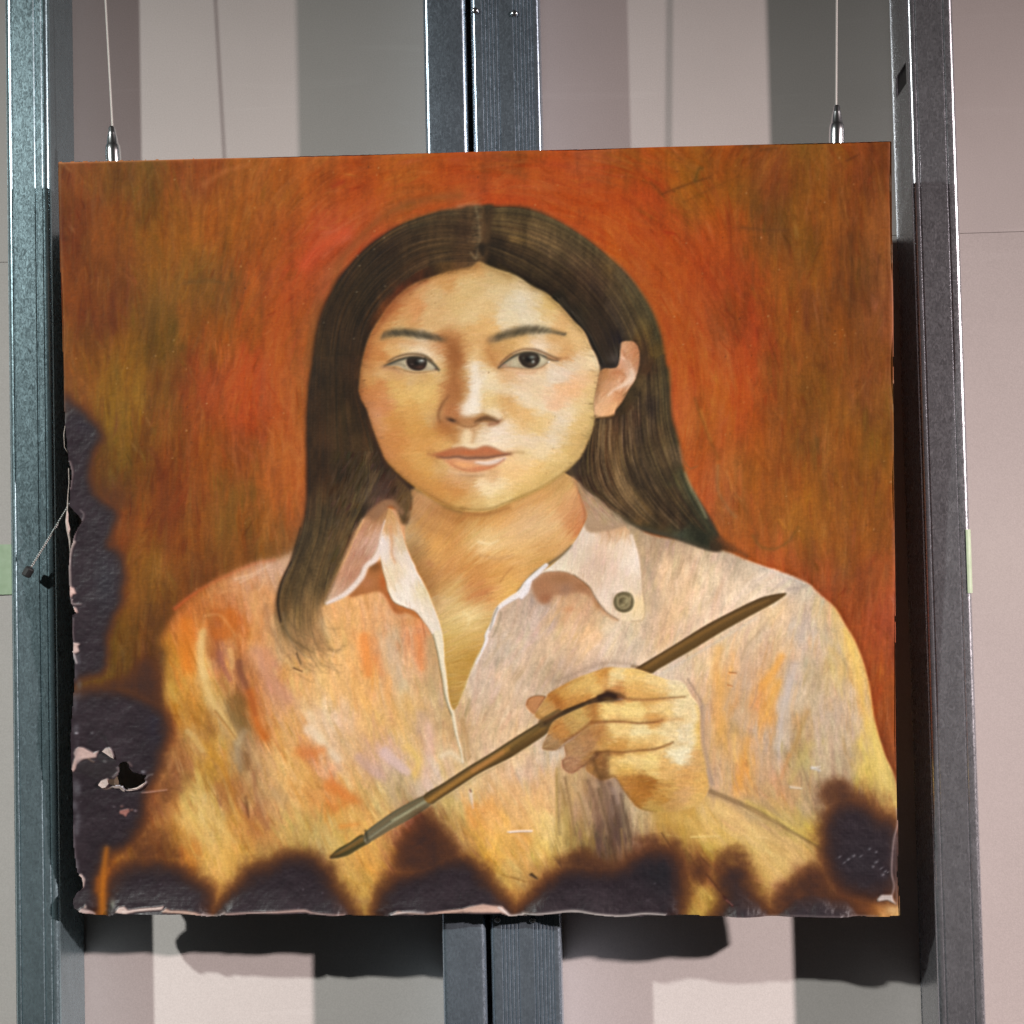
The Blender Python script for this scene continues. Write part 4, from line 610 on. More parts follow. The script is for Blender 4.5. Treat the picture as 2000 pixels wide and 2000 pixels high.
# ---- hair: the fall on the right and behind the neck
HR = poly(np.vstack([P('Z6', [(0,160),(150,148),(350,153),(500,190),(650,260),(800,350),(950,450),(1100,570),(1230,680),(1350,810),(1450,950),(1540,1110),(1600,1270),(1640,1430),(1665,1610)]),
     P('Z8', [(1035,150),(1052,300),(1055,450),(1072,620),(1112,770),(1150,920),(1172,1060),(1212,1200),(1290,1350),(1380,1530),(1480,1680),(1590,1780),(1660,1830),(1540,1822),(1400,1795),(1200,1730),(1000,1660),(850,1620),(680,1570),(560,1480),(430,1370),(330,1300),(270,1250),(222,1200),(205,1110),(230,1010),(300,860),(250,500),(100,0)]), P('A', [(1000,600),(932,520),(934,460),(937,425)])]), 2.2)
HRS = [('Z6', [(60,200,(62,48,26)),(150,300,(78,60,34)),(100,420,(52,38,24)),(40,500,(36,27,18)),(120,560,(46,36,20)),(330,200,(72,55,30)),(330,320,(82,62,34)),(470,380,(118,95,62)),(560,460,(120,98,66)),(350,450,(110,88,48)),(420,560,(92,74,44)),(600,560,(98,80,54)),(600,290,(78,62,38)),(750,380,(86,72,46)),(700,480,(112,92,62)),(850,500,(90,76,52)),(800,640,(74,58,42)),(700,650,(84,68,44)),
  (950,560,(78,64,42)),(1000,700,(72,56,42)),(1150,700,(104,86,48)),(1250,780,(98,88,66)),(1330,880,(92,88,62)),(1200,880,(84,70,48)),(1050,850,(56,42,34)),(900,800,(66,48,34)),(750,800,(72,54,32)),(500,680,(72,60,34)),(350,700,(60,50,28)),(250,620,(58,46,26)),(400,780,(44,36,20)),(600,880,(42,34,20)),(700,960,(32,27,16)),(850,930,(54,40,26)),(1000,1000,(46,34,24)),(900,1100,(30,26,16)),(1050,1150,(40,32,24)),(1200,1050,(66,55,45)),(1300,1000,(84,76,50)),(1430,1050,(100,95,62)),(1450,1200,(98,85,42)),(1500,1130,(78,78,52)),(1350,1150,(76,66,44)),(1250,1200,(62,54,44)),(1150,1280,(44,36,30)),(1050,1300,(48,36,26)),(1180,1320,(34,27,30)),(1100,1450,(44,34,26)),(1150,1520,(60,50,42)),(1350,1250,(66,56,40)),(1480,1300,(104,82,34)),(1560,1300,(72,70,44)),(1450,1400,(70,48,28)),(1550,1450,(96,76,32)),(1620,1520,(80,72,42)),(1500,1560,(72,52,28))]),
 ('Z8', [(800,100,(78,58,40)),(880,200,(70,48,30)),(950,60,(110,86,36)),(980,250,(80,74,44)),(820,350,(90,74,46)),(900,350,(84,72,46)),(1000,400,(70,66,42)),(750,430,(68,56,34)),(850,500,(60,48,42)),(780,560,(82,64,44)),(650,550,(64,50,28)),(1000,600,(62,56,32)),(880,560,(40,34,32)),(1050,700,(58,50,30)),(730,640,(76,46,34)),(450,680,(70,54,34)),(600,700,(76,56,36)),(830,650,(112,94,68)),(720,780,(50,40,32)),(820,780,(104,88,68)),(480,800,(66,46,26)),(400,850,(56,38,22)),(550,850,(82,64,36)),(950,750,(76,60,38)),(880,850,(78,64,40)),(700,900,(56,46,30)),(1030,830,(92,80,48)),(1100,800,(56,58,38)),(360,1000,(62,40,24)),(450,1050,(68,44,24)),(280,1050,(58,46,36)),(550,1000,(98,78,48)),(650,1000,(92,76,46)),(750,1050,(66,55,40)),(850,1000,(84,72,50)),(1080,960,(112,96,70)),(980,1000,(84,70,44)),(1050,1100,(58,50,32)),(350,1200,(56,36,26)),(460,1220,(72,50,28)),(600,1180,(112,92,60)),(700,1150,(92,76,52)),(780,1180,(50,42,32)),(850,1250,(46,38,26)),(950,1150,(70,60,40)),(1130,1150,(66,68,40)),(1200,1280,(80,90,62)),(700,1320,(108,90,56)),(620,1380,(88,72,44)),(800,1350,(90,72,42)),(930,1330,(46,36,22)),(1000,1450,(42,32,20)),(1100,1350,(58,46,28)),(1200,1400,(50,48,32)),(760,1500,(98,78,46)),(850,1480,(92,72,40)),(980,1560,(62,46,26)),(1150,1550,(46,34,22)),(1250,1500,(40,42,28)),(1300,1600,(42,44,30)),(900,1600,(70,62,38)),(1050,1630,(60,58,38)),(1200,1680,(50,54,38)),(1380,1700,(40,44,30)),(1480,1750,(56,44,28)),(1580,1800,(90,60,30)),(520,1400,(84,64,42)),(650,1500,(80,68,46)),(1150,1710,(72,80,66)),(560,1480,(110,88,60))])]
lay(HR, warped(field(HRS, 9, 3, 1.2), 3, 61, 5, 9) * .97)
DK = [(38,28,18),(30,24,16),(52,40,26),(60,46,30)]
OL = [(110,95,58),(126,106,70),(96,84,48),(84,74,50),(70,58,38),(122,100,60)]
GR = [[(0,560),(150,640),(300,740),(480,850),(640,960),(780,1090),(900,1230),(990,1400),(1060,1560)], [(0,480),(200,540),(430,640),(650,780),(850,940),(1020,1140),(1120,1330),(1170,1500)],
      [(0,380),(250,430),(520,520),(760,680),(980,880),(1150,1080),(1260,1250),(1300,1360)], [(0,290),(280,310),(560,390),(830,540),(1050,730),(1240,950),(1370,1180),(1450,1400),(1480,1600)], [(0,220),(280,220),(560,280),(840,430),(1080,620),(1280,840),(1430,1080),(1530,1330),(1580,1600)], [(0,170),(300,165),(600,250),(880,410),(1140,620),(1340,830),(1500,1080),(1600,1330),(1650,1600)]]
strands('Z6', GR, 520, DK, .45, 71, HR)
strands('Z6', GR, 300, OL, .26, 72, HR)
strands('Z6', GR, 160, OL, .40, 73, HR, lo=.45, hi=1)
strands('Z6', GR, 150, DK, .55, 74, HR, lo=0, hi=.35)
GF = [[(290,700),(260,900),(230,1050),(260,1230),(380,1320)], [(420,640),(400,850),(400,1060),(470,1280),(620,1450),(760,1560)], [(560,640),(560,850),(590,1050),(680,1270),(830,1470),(1000,1620)],
      [(700,560),(710,800),(740,1000),(830,1220),(980,1440),(1180,1640)], [(820,300),(830,600),(850,850),(930,1090),(1060,1330),(1300,1640)], [(920,100),(940,400),(960,700),(1020,960),(1110,1200),(1260,1480),(1470,1730)], [(1000,50),(1040,350),(1060,640),(1130,930),(1190,1170),(1330,1440),(1560,1760)]]
strands('Z8', GF, 520, DK, .45, 75, HR)
strands('Z8', GF, 340, OL, .26, 76, HR)
strands('Z8', GF, 60, [(128,108,80),(120,104,74)], .6, 77, HR, lo=.15, hi=.6)
stroke('Z8', [(720,1080),(820,1250),(920,1370),(1050,1500)], (36,28,18), 16, 18, .4, 5, HR)
stroke('Z8', [(560,950),(590,1150),(720,1330),(880,1480)], (122,100,64), 11, 14, .30, 4, HR)
stroke('Z8', [(1185,1130),(1240,1260),(1330,1430),(1370,1520)], (140,140,104), 5, 5, .6, 2)
stroke('Z8', [(1150,1120),(1230,1330),(1340,1520),(1450,1660)], (40,50,34), 8, 8, .45, 3, HR)
stroke('Z8', [(560,1490),(700,1580),(900,1650),(1150,1720),(1400,1800)], (74,78,62), 6, 5, .45, 3)
stroke('Z8', [(1500,1720),(1620,1800),(1740,1870)], (105,62,30), 10, 6, .7, 3)
stroke('Z8', [(1180,1020),(1230,1080),(1300,1060)], (120,80,40), 2, 1.2, .6, 1)
stroke('Z8', [(1190,1110),(1240,1090)], (140,90,45), 2, 1.2, .5, 1)
stroke('Z8', [(235,1220),(300,1290),(400,1360)], (150,130,100), 5, 4, .5, 2)
# ---- hair: the fall on the left
shape('Z5', [(1500,208),(1600,200),(1760,192),(1740,400),(1700,700),(1640,690),(1590,690),(1480,560),(1440,330)], (70,54,34), 1.5)
HL = poly(np.vstack([P('Z5', [(1640,195),(1500,205),(1300,230),(1100,290),(950,350),(800,430),(640,540),(500,680),(380,820),(290,980),(220,1130),(170,1300),(140,1500),(130,1610)]),
     P('Z7', [(315,150),(298,300),(290,500),(295,700),(290,900),(268,1050),(222,1180),(195,1280),(145,1380),(112,1500),(110,1610),(150,1720),(240,1800),(350,1830),(420,1780),(380,1660),(370,1560),(420,1470),(480,1320),(550,1160),(615,1020),(700,925),(790,890),(840,960),(855,1020),(885,1030),(905,950),(918,860),(900,810),(860,770),(770,680),(700,540),(660,420),(700,300),(800,100)]), P('A', [(850,600),(930,530),(938,470),(938,425)])]), 2.2)
# the tips thin out towards the shoulder
yy = GY / SC + Y0 + 26 * vnoise(9, 30, 66)
HLs = blur(HL, 3.5)
HLm = np.where(GY / SC + Y0 > 1060, HL + (np.minimum(HL, HLs) - HL) * np.clip((GY / SC + Y0 - 1060) / 80, 0, 1), HL) * np.clip((1320 - yy) / 190, .08, 1)
HLS = [('Z5', [(1600,300,(92,72,46)),(1500,300,(74,56,36)),(1350,280,(92,80,54)),(1200,320,(86,76,48)),(1050,330,(82,78,50)),(1350,400,(98,78,48)),(1200,420,(76,60,38)),(1480,440,(60,44,30)),(1620,480,(110,92,62)),(1350,520,(88,74,46)),(1200,520,(72,58,34)),(1480,560,(66,52,34)),(1350,600,(54,46,26)),(1050,450,(56,42,28)),(900,430,(46,34,26)),(1000,580,(58,44,26)),(850,560,(44,32,24)),(1100,640,(58,46,24)),(1250,650,(58,44,24)),(1450,640,(86,64,38)),(1560,650,(92,72,46)),(1350,690,(92,66,34)),(1150,730,(56,36,20)),(1000,720,(38,29,16)),(850,700,(40,30,18)),(700,600,(38,29,22)),(620,700,(46,36,24)),(760,800,(36,28,18)),(900,800,(40,30,16)),(550,800,(52,40,22)),(450,800,(38,29,22)),(400,950,(46,36,20)),(520,1000,(54,40,20)),(650,950,(30,25,14)),(780,920,(32,26,16)),(600,1100,(30,25,14)),(700,1050,(34,26,14)),(450,1100,(50,36,20)),(330,1100,(46,34,20)),(250,1200,(44,32,20)),(380,1250,(44,32,18)),(500,1250,(30,25,14)),(620,1250,(38,28,16)),(550,1400,(38,28,16)),(250,1400,(52,38,20)),(350,1400,(38,28,16)),(430,1500,(34,27,14)),(200,1550,(58,42,22)),(300,1580,(40,30,16)),(540,1550,(52,38,18)),(1050,800,(80,44,22)),(900,930,(92,46,22)),(760,1060,(110,60,26)),(680,1200,(86,50,22))]),
  ('Z7', [(350,100,(44,33,20)),(450,100,(34,27,15)),(550,120,(48,36,18)),(610,100,(60,36,18)),(330,300,(46,32,18)),(420,300,(36,30,16)),(500,250,(40,32,16)),(580,280,(36,26,14)),(350,500,(52,34,18)),(450,450,(46,38,20)),(530,420,(50,40,20)),(620,420,(34,27,14)),(330,650,(50,33,18)),(400,620,(40,28,18)),(480,600,(58,46,24)),(590,580,(64,50,28)),(650,550,(52,40,20)),(690,640,(40,27,16)),(550,720,(38,30,16)),(340,800,(46,30,18)),(440,850,(62,40,20)),(620,750,(34,29,18)),(730,700,(38,27,18)),(700,820,(72,56,46)),(780,820,(62,40,32)),(860,800,(92,70,40)),(890,900,(96,74,44)),(870,980,(92,72,44)),(600,850,(46,36,26)),(540,900,(48,38,22)),(330,950,(46,33,20)),(450,950,(54,40,22)),(380,1050,(52,42,24)),(430,1000,(32,28,18)),(560,980,(46,36,24)),(300,1100,(62,52,34)),(480,1080,(72,58,34)),(260,1180,(58,48,32)),(350,1180,(76,62,40)),(420,1200,(92,76,46)),(500,1200,(76,60,36)),(530,1130,(92,62,34)),(300,1300,(84,68,42)),(400,1320,(92,76,46)),(220,1350,(70,56,34)),(180,1420,(70,55,30)),(250,1450,(84,68,38)),(350,1450,(104,86,52)),(150,1550,(72,55,28)),(230,1580,(96,78,38)),(320,1600,(110,88,50)),(180,1680,(84,68,38)),(280,1720,(112,88,52)),(370,1720,(120,92,60)),(220,1780,(120,96,58))])]
lay(HLm, warped(field(HLS, 11, 3, 1.3), 3, 63, 5, 9) * .96)
GL = [[(1620,690),(1450,690),(1250,710),(1050,800),(880,940),(740,1080),(640,1240),(590,1400),(560,1610)], [(1620,620),(1400,610),(1150,660),(930,780),(760,920),(620,1090),(530,1280),(480,1610)], [(1620,530),(1350,510),(1080,560),(850,690),(660,850),(520,1050),(420,1280),(370,1610)],
      [(1620,430),(1320,400),(1040,440),(800,570),(600,750),(450,960),(340,1230),(290,1610)], [(1620,330),(1300,300),(1010,360),(770,490),(560,680),(400,910),(280,1200),(220,1610)], [(1620,220),(1330,235),(1000,340),(720,500),(500,700),(330,940),(220,1200),(150,1610)]]
strands('Z5', GL, 520, DK + [(24,19,12)], .45, 81, HL)
strands('Z5', GL, 150, [(92,70,42),(78,60,34),(104,84,54)], .36, 82, HL, tmax=.45)
strands('Z5', GL, 120, [(84,60,32),(72,54,30)], .36, 83, HL, tmin=.3)
GL2 = [[(320,50),(300,400),(310,800),(280,1080),(200,1300),(130,1480),(160,1680),(260,1800)], [(380,50),(370,400),(370,800),(350,1080),(280,1300),(230,1500),(230,1680),(300,1800)], [(450,50),(450,400),(450,800),(420,1080),(350,1300),(310,1500),(320,1680),(400,1780)],
       [(520,50),(530,400),(560,700),(520,950),(450,1200),(390,1400),(370,1560),(400,1760)], [(590,50),(580,300),(630,560),(620,800),(560,1000),(480,1220),(420,1420)], [(620,50),(600,250),(660,450),(740,680),(660,860),(590,1000),(540,1130)]]
strands('Z7', GL2, 560, DK, .42, 84, HLm)
strands('Z7', GL2, 420, OL + [(100,70,36)], .34, 85, HLm, tmin=.4)
strands('Z7', GL2, 200, [(72,48,24),(66,44,22)], .36, 86, HLm, tmax=.5)
stroke('Z7', [(205,1260),(150,1380),(128,1500),(145,1610)], (30,20,10), [3,4,5,3], None, .8, 1.3)
stroke('Z7', [(200,1280),(235,1160),(262,1060)], (36,28,16), 3, 3, .6, 1.3)
stroke('Z7', [(160,1640),(220,1720),(330,1790)], (66,52,28), 6, 3, .5, 2.5)
stroke('Z7', [(240,1800),(265,1860)], (40,30,20), 2.5, 1.5, .6, 1)
stroke('Z7', [(225,1885),(272,1905)], (60,30,15), 2.5, 1.5, .7, 1)
stroke('Z7', [(380,1560),(400,1690),(460,1790),(520,1750)], (110,84,54), 9, 3, .4, 3)
stroke('Z7', [(390,1610),(430,1700)], (190,165,130), 12, 8, .35, 4)
stroke('Z7', [(60,1520),(80,1640),(150,1780)], (140,98,64), 8, 6, .4, 3)
stroke('Z7', [(830,870),(850,960),(880,1030),(905,960),(915,880)], (86,66,38), 8, 5, .6, 3)
stroke('Z7', [(700,900),(780,870),(830,910)], (110,80,62), 6, 4, .5, 3)
stroke('Z7', [(160,1560),(190,1690),(260,1790),(330,1830)], (140,122,95), 3, 2, .4, 1.4)
for x, y in [(535,965),(240,1240),(510,1385),(560,730),(790,915),(780,480),(690,580),(540,640)]:
    blob('Z5', x, y, 7, 5, (150,145,125), .55)
hb = np.clip(HR + HLm, 0, 1)
IMG += (blur(IMG, .9) - IMG) * (.6 * hb)[..., None]
hn = vnoise(14, 30, 521) * .6 + vnoise(5, 14, 522) * .5 + vnoise(2, 2.2, 523) * .35
IMG *= (1 + .19 * hn * hb)[..., None]
IMG *= 1 + hb[..., None] * np.array([.03, -.04, -.10], np.float32)
IMG += (hb * np.clip(vnoise(22, 40, 524), 0, 1) * .035)[..., None] * np.array([1, .45, .25], np.float32)
for k in range(40):      # wisps at the tips
    x, y = 540 + RNG.rand() * 90, 1190 + RNG.rand() * 90
    stroke('A', [(x, y), (x + 8 + 14 * RNG.rand(), y + 25 + 15 * RNG.rand()), (x + 28 + 26 * RNG.rand(), y + 36 + 22 * RNG.rand())], (96,74,44) if RNG.rand() < .7 else (150,118,76), 2.4, .9, .22, 1.6)

# ---- face
stroke('Z3', [(100,250),(130,420),(195,530),(235,660),(285,800),(335,930),(400,1065),(480,1160),(600,1270),(660,1330)], (52,34,20), 16, 16, .9, 2)
restroke(np.clip(HL, 0, 1) * (GY / SC + Y0 > 880) * (GX / SC + X0 > 640), 260, 30, 7, lambda x, y: x * 0 + 2.0, .5, .035, 4, 29, 6)
FC = poly(np.vstack([P('Z1', [(1580,170),(1500,225),(1250,280),(1050,345),(900,405),(780,490),(650,620),(560,750),(475,880),(420,1000),(380,1150),(350,1300),(332,1480)]),
     P('Z3', [(120,350),(145,430),(200,530),(240,660),(290,800),(340,930),(400,1060),(480,1150),(600,1260),(680,1320),(780,1390),(900,1470),(1050,1550),(1200,1592)]),
     P('Z4', [(150,1168),(300,1158),(450,1100),(600,1040),(800,950),(950,860),(1050,790),(1150,705),(1250,600),(1320,460),(1370,330),(1395,220)]),
     P('Z2', [(1185,1200),(1180,1100),(1205,950),(1235,800),(1222,660),(1190,590),(1150,520),(1110,420),(1060,340),(980,260),(900,170),(830,90),(740,0)]),
     P('Z6', [(640,985),(560,925),(450,875),(350,805),(250,755),(150,725),(60,690)])]), 1.5)
FS = [('Z1', [(1500,250,(205,155,85)),(1200,350,(205,150,80)),(1000,420,(210,155,90)),(800,500,(205,140,75)),(1100,520,(214,172,108)),(1500,400,(217,180,112)),(1800,320,(207,172,107)),(1800,500,(224,192,132)),(1700,650,(224,187,122)),(1400,650,(217,177,107)),(900,620,(214,147,80)),(650,680,(195,120,58)),(600,800,(205,145,75)),(800,760,(212,152,84)),(750,850,(205,165,100)),(1100,750,(220,174,107)),(1300,800,(222,180,114)),(1450,700,(227,192,127)),(1850,720,(230,208,164)),(1900,600,(227,207,164)),(1300,920,(208,150,82)),(1450,950,(220,170,97)),(1600,1000,(222,172,100)),(520,920,(200,135,65)),(480,1000,(205,140,68)),(450,1100,(195,125,58)),(500,1200,(200,130,60)),(700,1020,(216,166,96)),(850,1060,(222,187,130)),(1000,1050,(230,202,158)),(1050,1100,(230,207,168)),(950,1110,(227,202,162)),(1150,1200,(224,187,132)),(1100,1060,(216,158,98)),(1200,1050,(195,130,70)),(1320,1100,(166,102,46)),(1350,1000,(184,120,60)),(1330,1200,(176,109,50)),(1300,1300,(184,124,58)),(1350,1450,(190,125,65)),(1450,1100,(216,162,92)),(1550,1150,(230,192,128)),(1540,1300,(233,208,168)),(1550,1450,(238,218,184)),(1450,1350,(205,160,90)),(1450,1500,(200,150,85)),(1680,1300,(237,208,154)),(1700,1450,(232,208,158)),(1650,1120,(216,166,94)),(1700,1200,(205,150,78)),(1200,1300,(217,177,107)),(1000,1400,(214,170,94)),(900,1350,(217,177,112)),(700,1330,(210,160,94)),(500,1300,(214,167,100)),(400,1300,(206,149,76)),(420,1400,(200,140,68)),(700,1450,(212,162,82)),(450,1530,(190,115,50)),(700,1550,(217,170,90)),(1000,1550,(222,180,97)),(1300,1580,(185,125,65))]),
 ('Z3', [(300,350,(206,136,70)),(250,450,(202,130,72)),(400,420,(208,138,76)),(350,480,(204,130,70)),(550,400,(224,177,92)),(800,350,(224,180,97)),(850,450,(224,174,90)),(650,550,(216,160,77)),(280,600,(217,152,102)),(300,700,(212,147,87)),(450,650,(205,140,62)),(700,700,(208,150,65)),(900,600,(205,160,90)),(850,520,(215,165,85)),(450,850,(200,130,60)),(400,950,(205,135,70)),(550,900,(205,135,60)),(750,880,(212,150,70)),(650,1000,(212,155,75)),(850,800,(205,145,62)),(950,850,(212,155,78)),(1100,850,(215,165,88)),(560,1150,(205,140,60)),(750,1100,(210,155,72)),(700,1250,(205,145,60)),(850,1300,(212,155,70)),(950,1400,(210,145,60)),(800,1350,(205,148,62)),(1050,1280,(200,140,72)),(1150,1400,(205,140,65)),(1050,1480,(205,150,68)),(1200,1520,(212,165,85)),(1350,1540,(222,187,112)),(1300,1450,(215,165,95)),(1450,1350,(238,208,155)),(1600,1330,(240,215,165)),(1750,1300,(232,192,117)),(1500,1250,(215,165,105)),(1200,1260,(205,155,95)),(1750,1180,(234,187,117)),(1850,1080,(237,197,132)),(1650,1480,(227,192,117)),(1850,1380,(217,177,97)),(1000,1200,(210,165,95)),(1100,1230,(212,160,105)),(1700,1100,(234,192,132)),(1850,1000,(227,197,132)),(1500,800,(237,213,178)),(1700,780,(237,211,173)),(1550,700,(234,210,182)),(1750,700,(234,197,137)),(1850,700,(230,187,117)),(1650,880,(234,207,167)),(1820,850,(234,207,162)),(1400,820,(230,203,163)),(1230,780,(230,197,142)),(1220,870,(234,207,152)),(1100,780,(183,123,58)),(1000,740,(188,118,48)),(1280,880,(227,197,152)),
   (1310,100,(234,210,172)),(1320,250,(242,225,198)),(1310,350,(242,225,203)),(1300,450,(244,228,208)),(1290,530,(242,225,198)),(1220,530,(237,213,173)),(1450,430,(230,192,117)),(1420,350,(234,207,152)),(1550,500,(227,187,112)),(1500,560,(234,210,162)),(1590,600,(227,192,137)),(1200,400,(205,160,90)),(1100,350,(188,123,63)),(1150,250,(183,123,60)),(1050,500,(193,128,73)),(1080,560,(188,113,58)),(1150,600,(178,106,53)),(1020,620,(193,128,76)),(1250,650,(205,160,100)),(1350,620,(195,150,80)),(1430,600,(185,135,65)),(1280,700,(200,150,100)),(1000,400,(205,150,80))]),
 ('Z2', [(150,850,(237,207,153)),(100,950,(234,207,162)),(300,950,(230,202,157)),(250,850,(227,182,117)),(450,900,(230,197,152)),(600,850,(230,202,157)),(600,1000,(234,202,152)),(450,1050,(237,210,168)),(700,1050,(237,197,152)),(850,1000,(237,187,130)),(950,950,(238,182,122)),(800,1080,(238,187,137)),(1050,850,(234,187,132)),(900,800,(230,202,168)),(750,820,(230,207,173)),(1000,680,(230,197,147)),(1150,700,(237,207,153)),(1180,850,(227,182,117)),(1150,1000,(227,187,117)),(1060,1100,(230,194,132)),(1150,1150,(214,180,107)),(1000,1200,(230,197,132)),(900,1200,(234,207,162)),(600,1150,(238,213,168)),(500,1250,(230,182,107)),(350,1200,(227,177,102)),(250,1100,(217,167,97)),(650,1300,(232,192,120)),(550,1380,(230,190,117)),(800,1300,(232,207,168)),(850,1450,(228,197,142)),(750,1500,(232,207,168)),(1000,1400,(227,187,112)),(1100,1300,(220,182,107)),(980,1550,(220,177,102)),(500,1500,(230,202,163)),(200,1400,(234,210,178)),(100,1080,(224,187,117)),(80,1180,(234,207,157)),
   (150,600,(200,140,70)),(60,600,(215,160,85)),(250,560,(205,155,85)),(120,500,(205,155,85)),(450,500,(230,192,132)),(600,520,(234,207,168)),(750,530,(224,182,122)),(900,600,(210,150,80)),(900,500,(224,177,107)),(950,700,(228,202,163)),(1000,450,(228,182,112)),(800,430,(217,167,97)),(400,460,(217,167,92)),(250,800,(217,167,112)),(400,780,(227,182,132)),(600,780,(230,192,142)),(100,150,(224,182,112)),(250,100,(227,202,153)),(400,100,(227,208,170)),(550,100,(227,202,153)),(300,230,(232,207,158)),(500,230,(230,210,168)),(700,200,(228,192,127)),(700,100,(217,177,97)),(850,250,(222,172,102)),(950,350,(224,182,112)),(1050,500,(222,182,117)),(50,300,(227,177,102)),(600,280,(227,202,153))]),
 ('Z4', [(550,580,(237,197,142)),(700,580,(237,202,142)),(550,650,(237,192,122)),(850,550,(237,207,153)),(1000,600,(230,192,117)),(1150,500,(217,177,97)),(950,700,(224,187,112)),(800,720,(237,192,112)),(650,800,(237,192,117)),(500,750,(238,192,122)),(500,880,(234,192,122)),(300,900,(242,218,168)),(700,880,(227,187,107)),(850,800,(222,182,102)),(450,980,(227,192,117)),(300,980,(234,202,132)),(600,980,(212,172,87)),(1250,400,(205,165,90)),(1330,300,(200,165,95))])]
lay(FC, warped(field(FS, 9.5, 2), 2.0, 91, 8, 6))
def fc_ang(x, y): return 0.25 * np.sin(x * .013) - 0.35 * (x - 930) / 250 * (y - 780) / 250
restroke(FC, 5200, 22, 5, fc_ang, .38, .017, 3.0, 25, 6)
restroke(FC, 5000, 12, 2.5, fc_ang, .34, .020, 2.2, 26, 4)
def F(t, pts, c, w, w1=None, a=.7, soft=1.6): stroke(t, pts, c, w, w1, a, soft, FC)
# contour shading
F('Z3', [(120,330),(150,440),(205,540),(245,670),(295,810),(345,940),(405,1065)], (150,85,35), 4, 3, .45, 2)
F('Z3', [(405,1065),(490,1155),(610,1265),(780,1385),(920,1470),(1060,1550),(1200,1592)], (128,86,30), 4, 5, .65, 2)
F('Z4', [(0,1140),(150,1165),(300,1152),(450,1095),(600,1035),(800,945),(1000,825),(1150,705)], (128,92,34), 4, 3.5, .7, 1.8)
F('Z4', [(150,1100),(300,1090),(450,1040)], (205,165,85), 10, 8, .3, 5)
F('Z4', [(850,870),(1000,760),(1120,640)], (190,160,85), 14, 10, .3, 5)
F('Z4', [(1180,600),(1270,470),(1340,330),(1385,200)], (178,150,80), 8, 5, .35, 3)
F('Z2', [(1190,1150),(1215,960),(1240,800),(1222,670),(1195,600)], (165,135,80), 5, 4, .55, 2)
F('Z2', [(1180,640),(1215,690),(1220,740)], (238,210,165), 5, 4, .6, 2)
# soft brown fringe at the hairline
for q in [([(1560,200),(1400,240),(1200,290),(1020,360)], (150,95,38), 11, 8), ([(1020,360),(880,430),(760,520),(650,640),(570,760)], (140,62,24), 10, 9), ([(570,760),(480,890),(425,1010),(385,1160)], (160,85,34), 6, 4), ([(385,1160),(352,1310),(335,1480),(335,1600)], (120,62,26), 3.5, 3), ([(1620,200),(1750,260),(1900,330)], (160,120,62), 10, 8)]:
    F('Z1', q[0], q[1], q[2], q[3], .6, 4)
F('Z1', [(820,560),(640,720),(520,880)], (170,95,40), 5, 3, .3, 3)
F('Z6', [(60,700),(200,750),(330,810),(460,880)], (185,145,80), 12, 10, .4, 5)
F('Z6', [(460,885),(560,935),(660,1020),(740,1110),(820,1200),(900,1280)], (150,118,58), 5, 4, .5, 2.5)
r_ = np.random.RandomState(5)
for k in range(46):   # baby hairs
    u = r_.rand()
    x, y = 1560 - u * 900, 205 + u * u * 330 + r_.randn() * 10
    F('Z1', [(x, y), (x - 40 - 30 * r_.rand(), y + 25 + 40 * u + 20 * r_.rand())], (96,62,28), 1.6, .8, .45, .8)
for k in range(34):
    u = r_.rand()
    x, y = 60 + u * 700, 690 + u * u * 330 + r_.randn() * 10
    F('Z6', [(x, y), (x + 40 + 20 * r_.rand(), y + 22 + 30 * u)], (104,80,42), 1.6, .8, .4, .8)
# brow shadows and eye sockets
F('Z1', [(560,980),(700,990),(850,1000),(1000,1040),(1130,1120)], (208,148,82), 8, 10, .4, 4)
F('Z1', [(1220,980),(1310,1060),(1340,1160),(1320,1270),(1310,1400),(1370,1530)], (158,95,42), [10,16,18,12,10,9], None, .42, 6)
blob('Z1', 1320, 1130, 55, 80, (150,90,38), .35, clip=FC)
F('Z2', [(70,560),(110,650),(160,740)], (180,115,52), 9, 6, .4, 4)
# brows
def brow(tag, top, bot, c1, seed, n=150):
    m = poly(np.vstack([P(tag, top), P(tag, bot[::-1])]), 2.2)
    lay(m * FC, c1, .5)
    r = np.random.RandomState(seed)
    T, B = np.array(top, float), np.array(bot, float)
    for k in range(n):
        u = r.rand()
        i = np.linspace(0, 1, len(T))
        x0_, y0_ = np.interp(u, i, B[:, 0]), np.interp(u, i, B[:, 1])
        x1_, y1_ = np.interp(min(1, u + .10), i, T[:, 0]), np.interp(min(1, u + .10), i, T[:, 1])
        v = r.rand() * .5
        a_ = (x0_ + (x1_ - x0_) * v, y0_ + (y1_ - y0_) * v)
        b_ = (x0_ + (x1_ - x0_) * (v + .5), y0_ + (y1_ - y0_) * (v + .5))
        F(tag, [a_, b_], (70,62,44) if r.rand() < .7 else (124,102,68), 1.8, 1.0, .16, 1.4)
brow('Z1', [(1250,965),(1120,925),(1010,893),(900,875),(780,868),(660,875),(590,900)], [(1230,1005),(1110,995),(1010,978),(900,962),(780,948),(680,958),(540,985)], (96,82,52), 3)
F('Z1', [(650,915),(760,905),(880,915),(980,940),(1080,960)], (56,50,36), [6,9,8,7,5], None, .5, 3)
F('Z1', [(1100,950),(1180,975)], (110,88,60), 5, 3, .5, 2)
brow('Z2', [(70,425),(190,372),(330,318),(480,294),(600,300),(720,328),(880,385)], [(80,485),(200,455),(330,425),(460,400),(600,385),(720,380),(880,405)], (100,86,56), 4)
F('Z2', [(170,420),(300,380),(450,350),(580,340)], (70,60,40), [6,10,9,6], None, .5, 3)
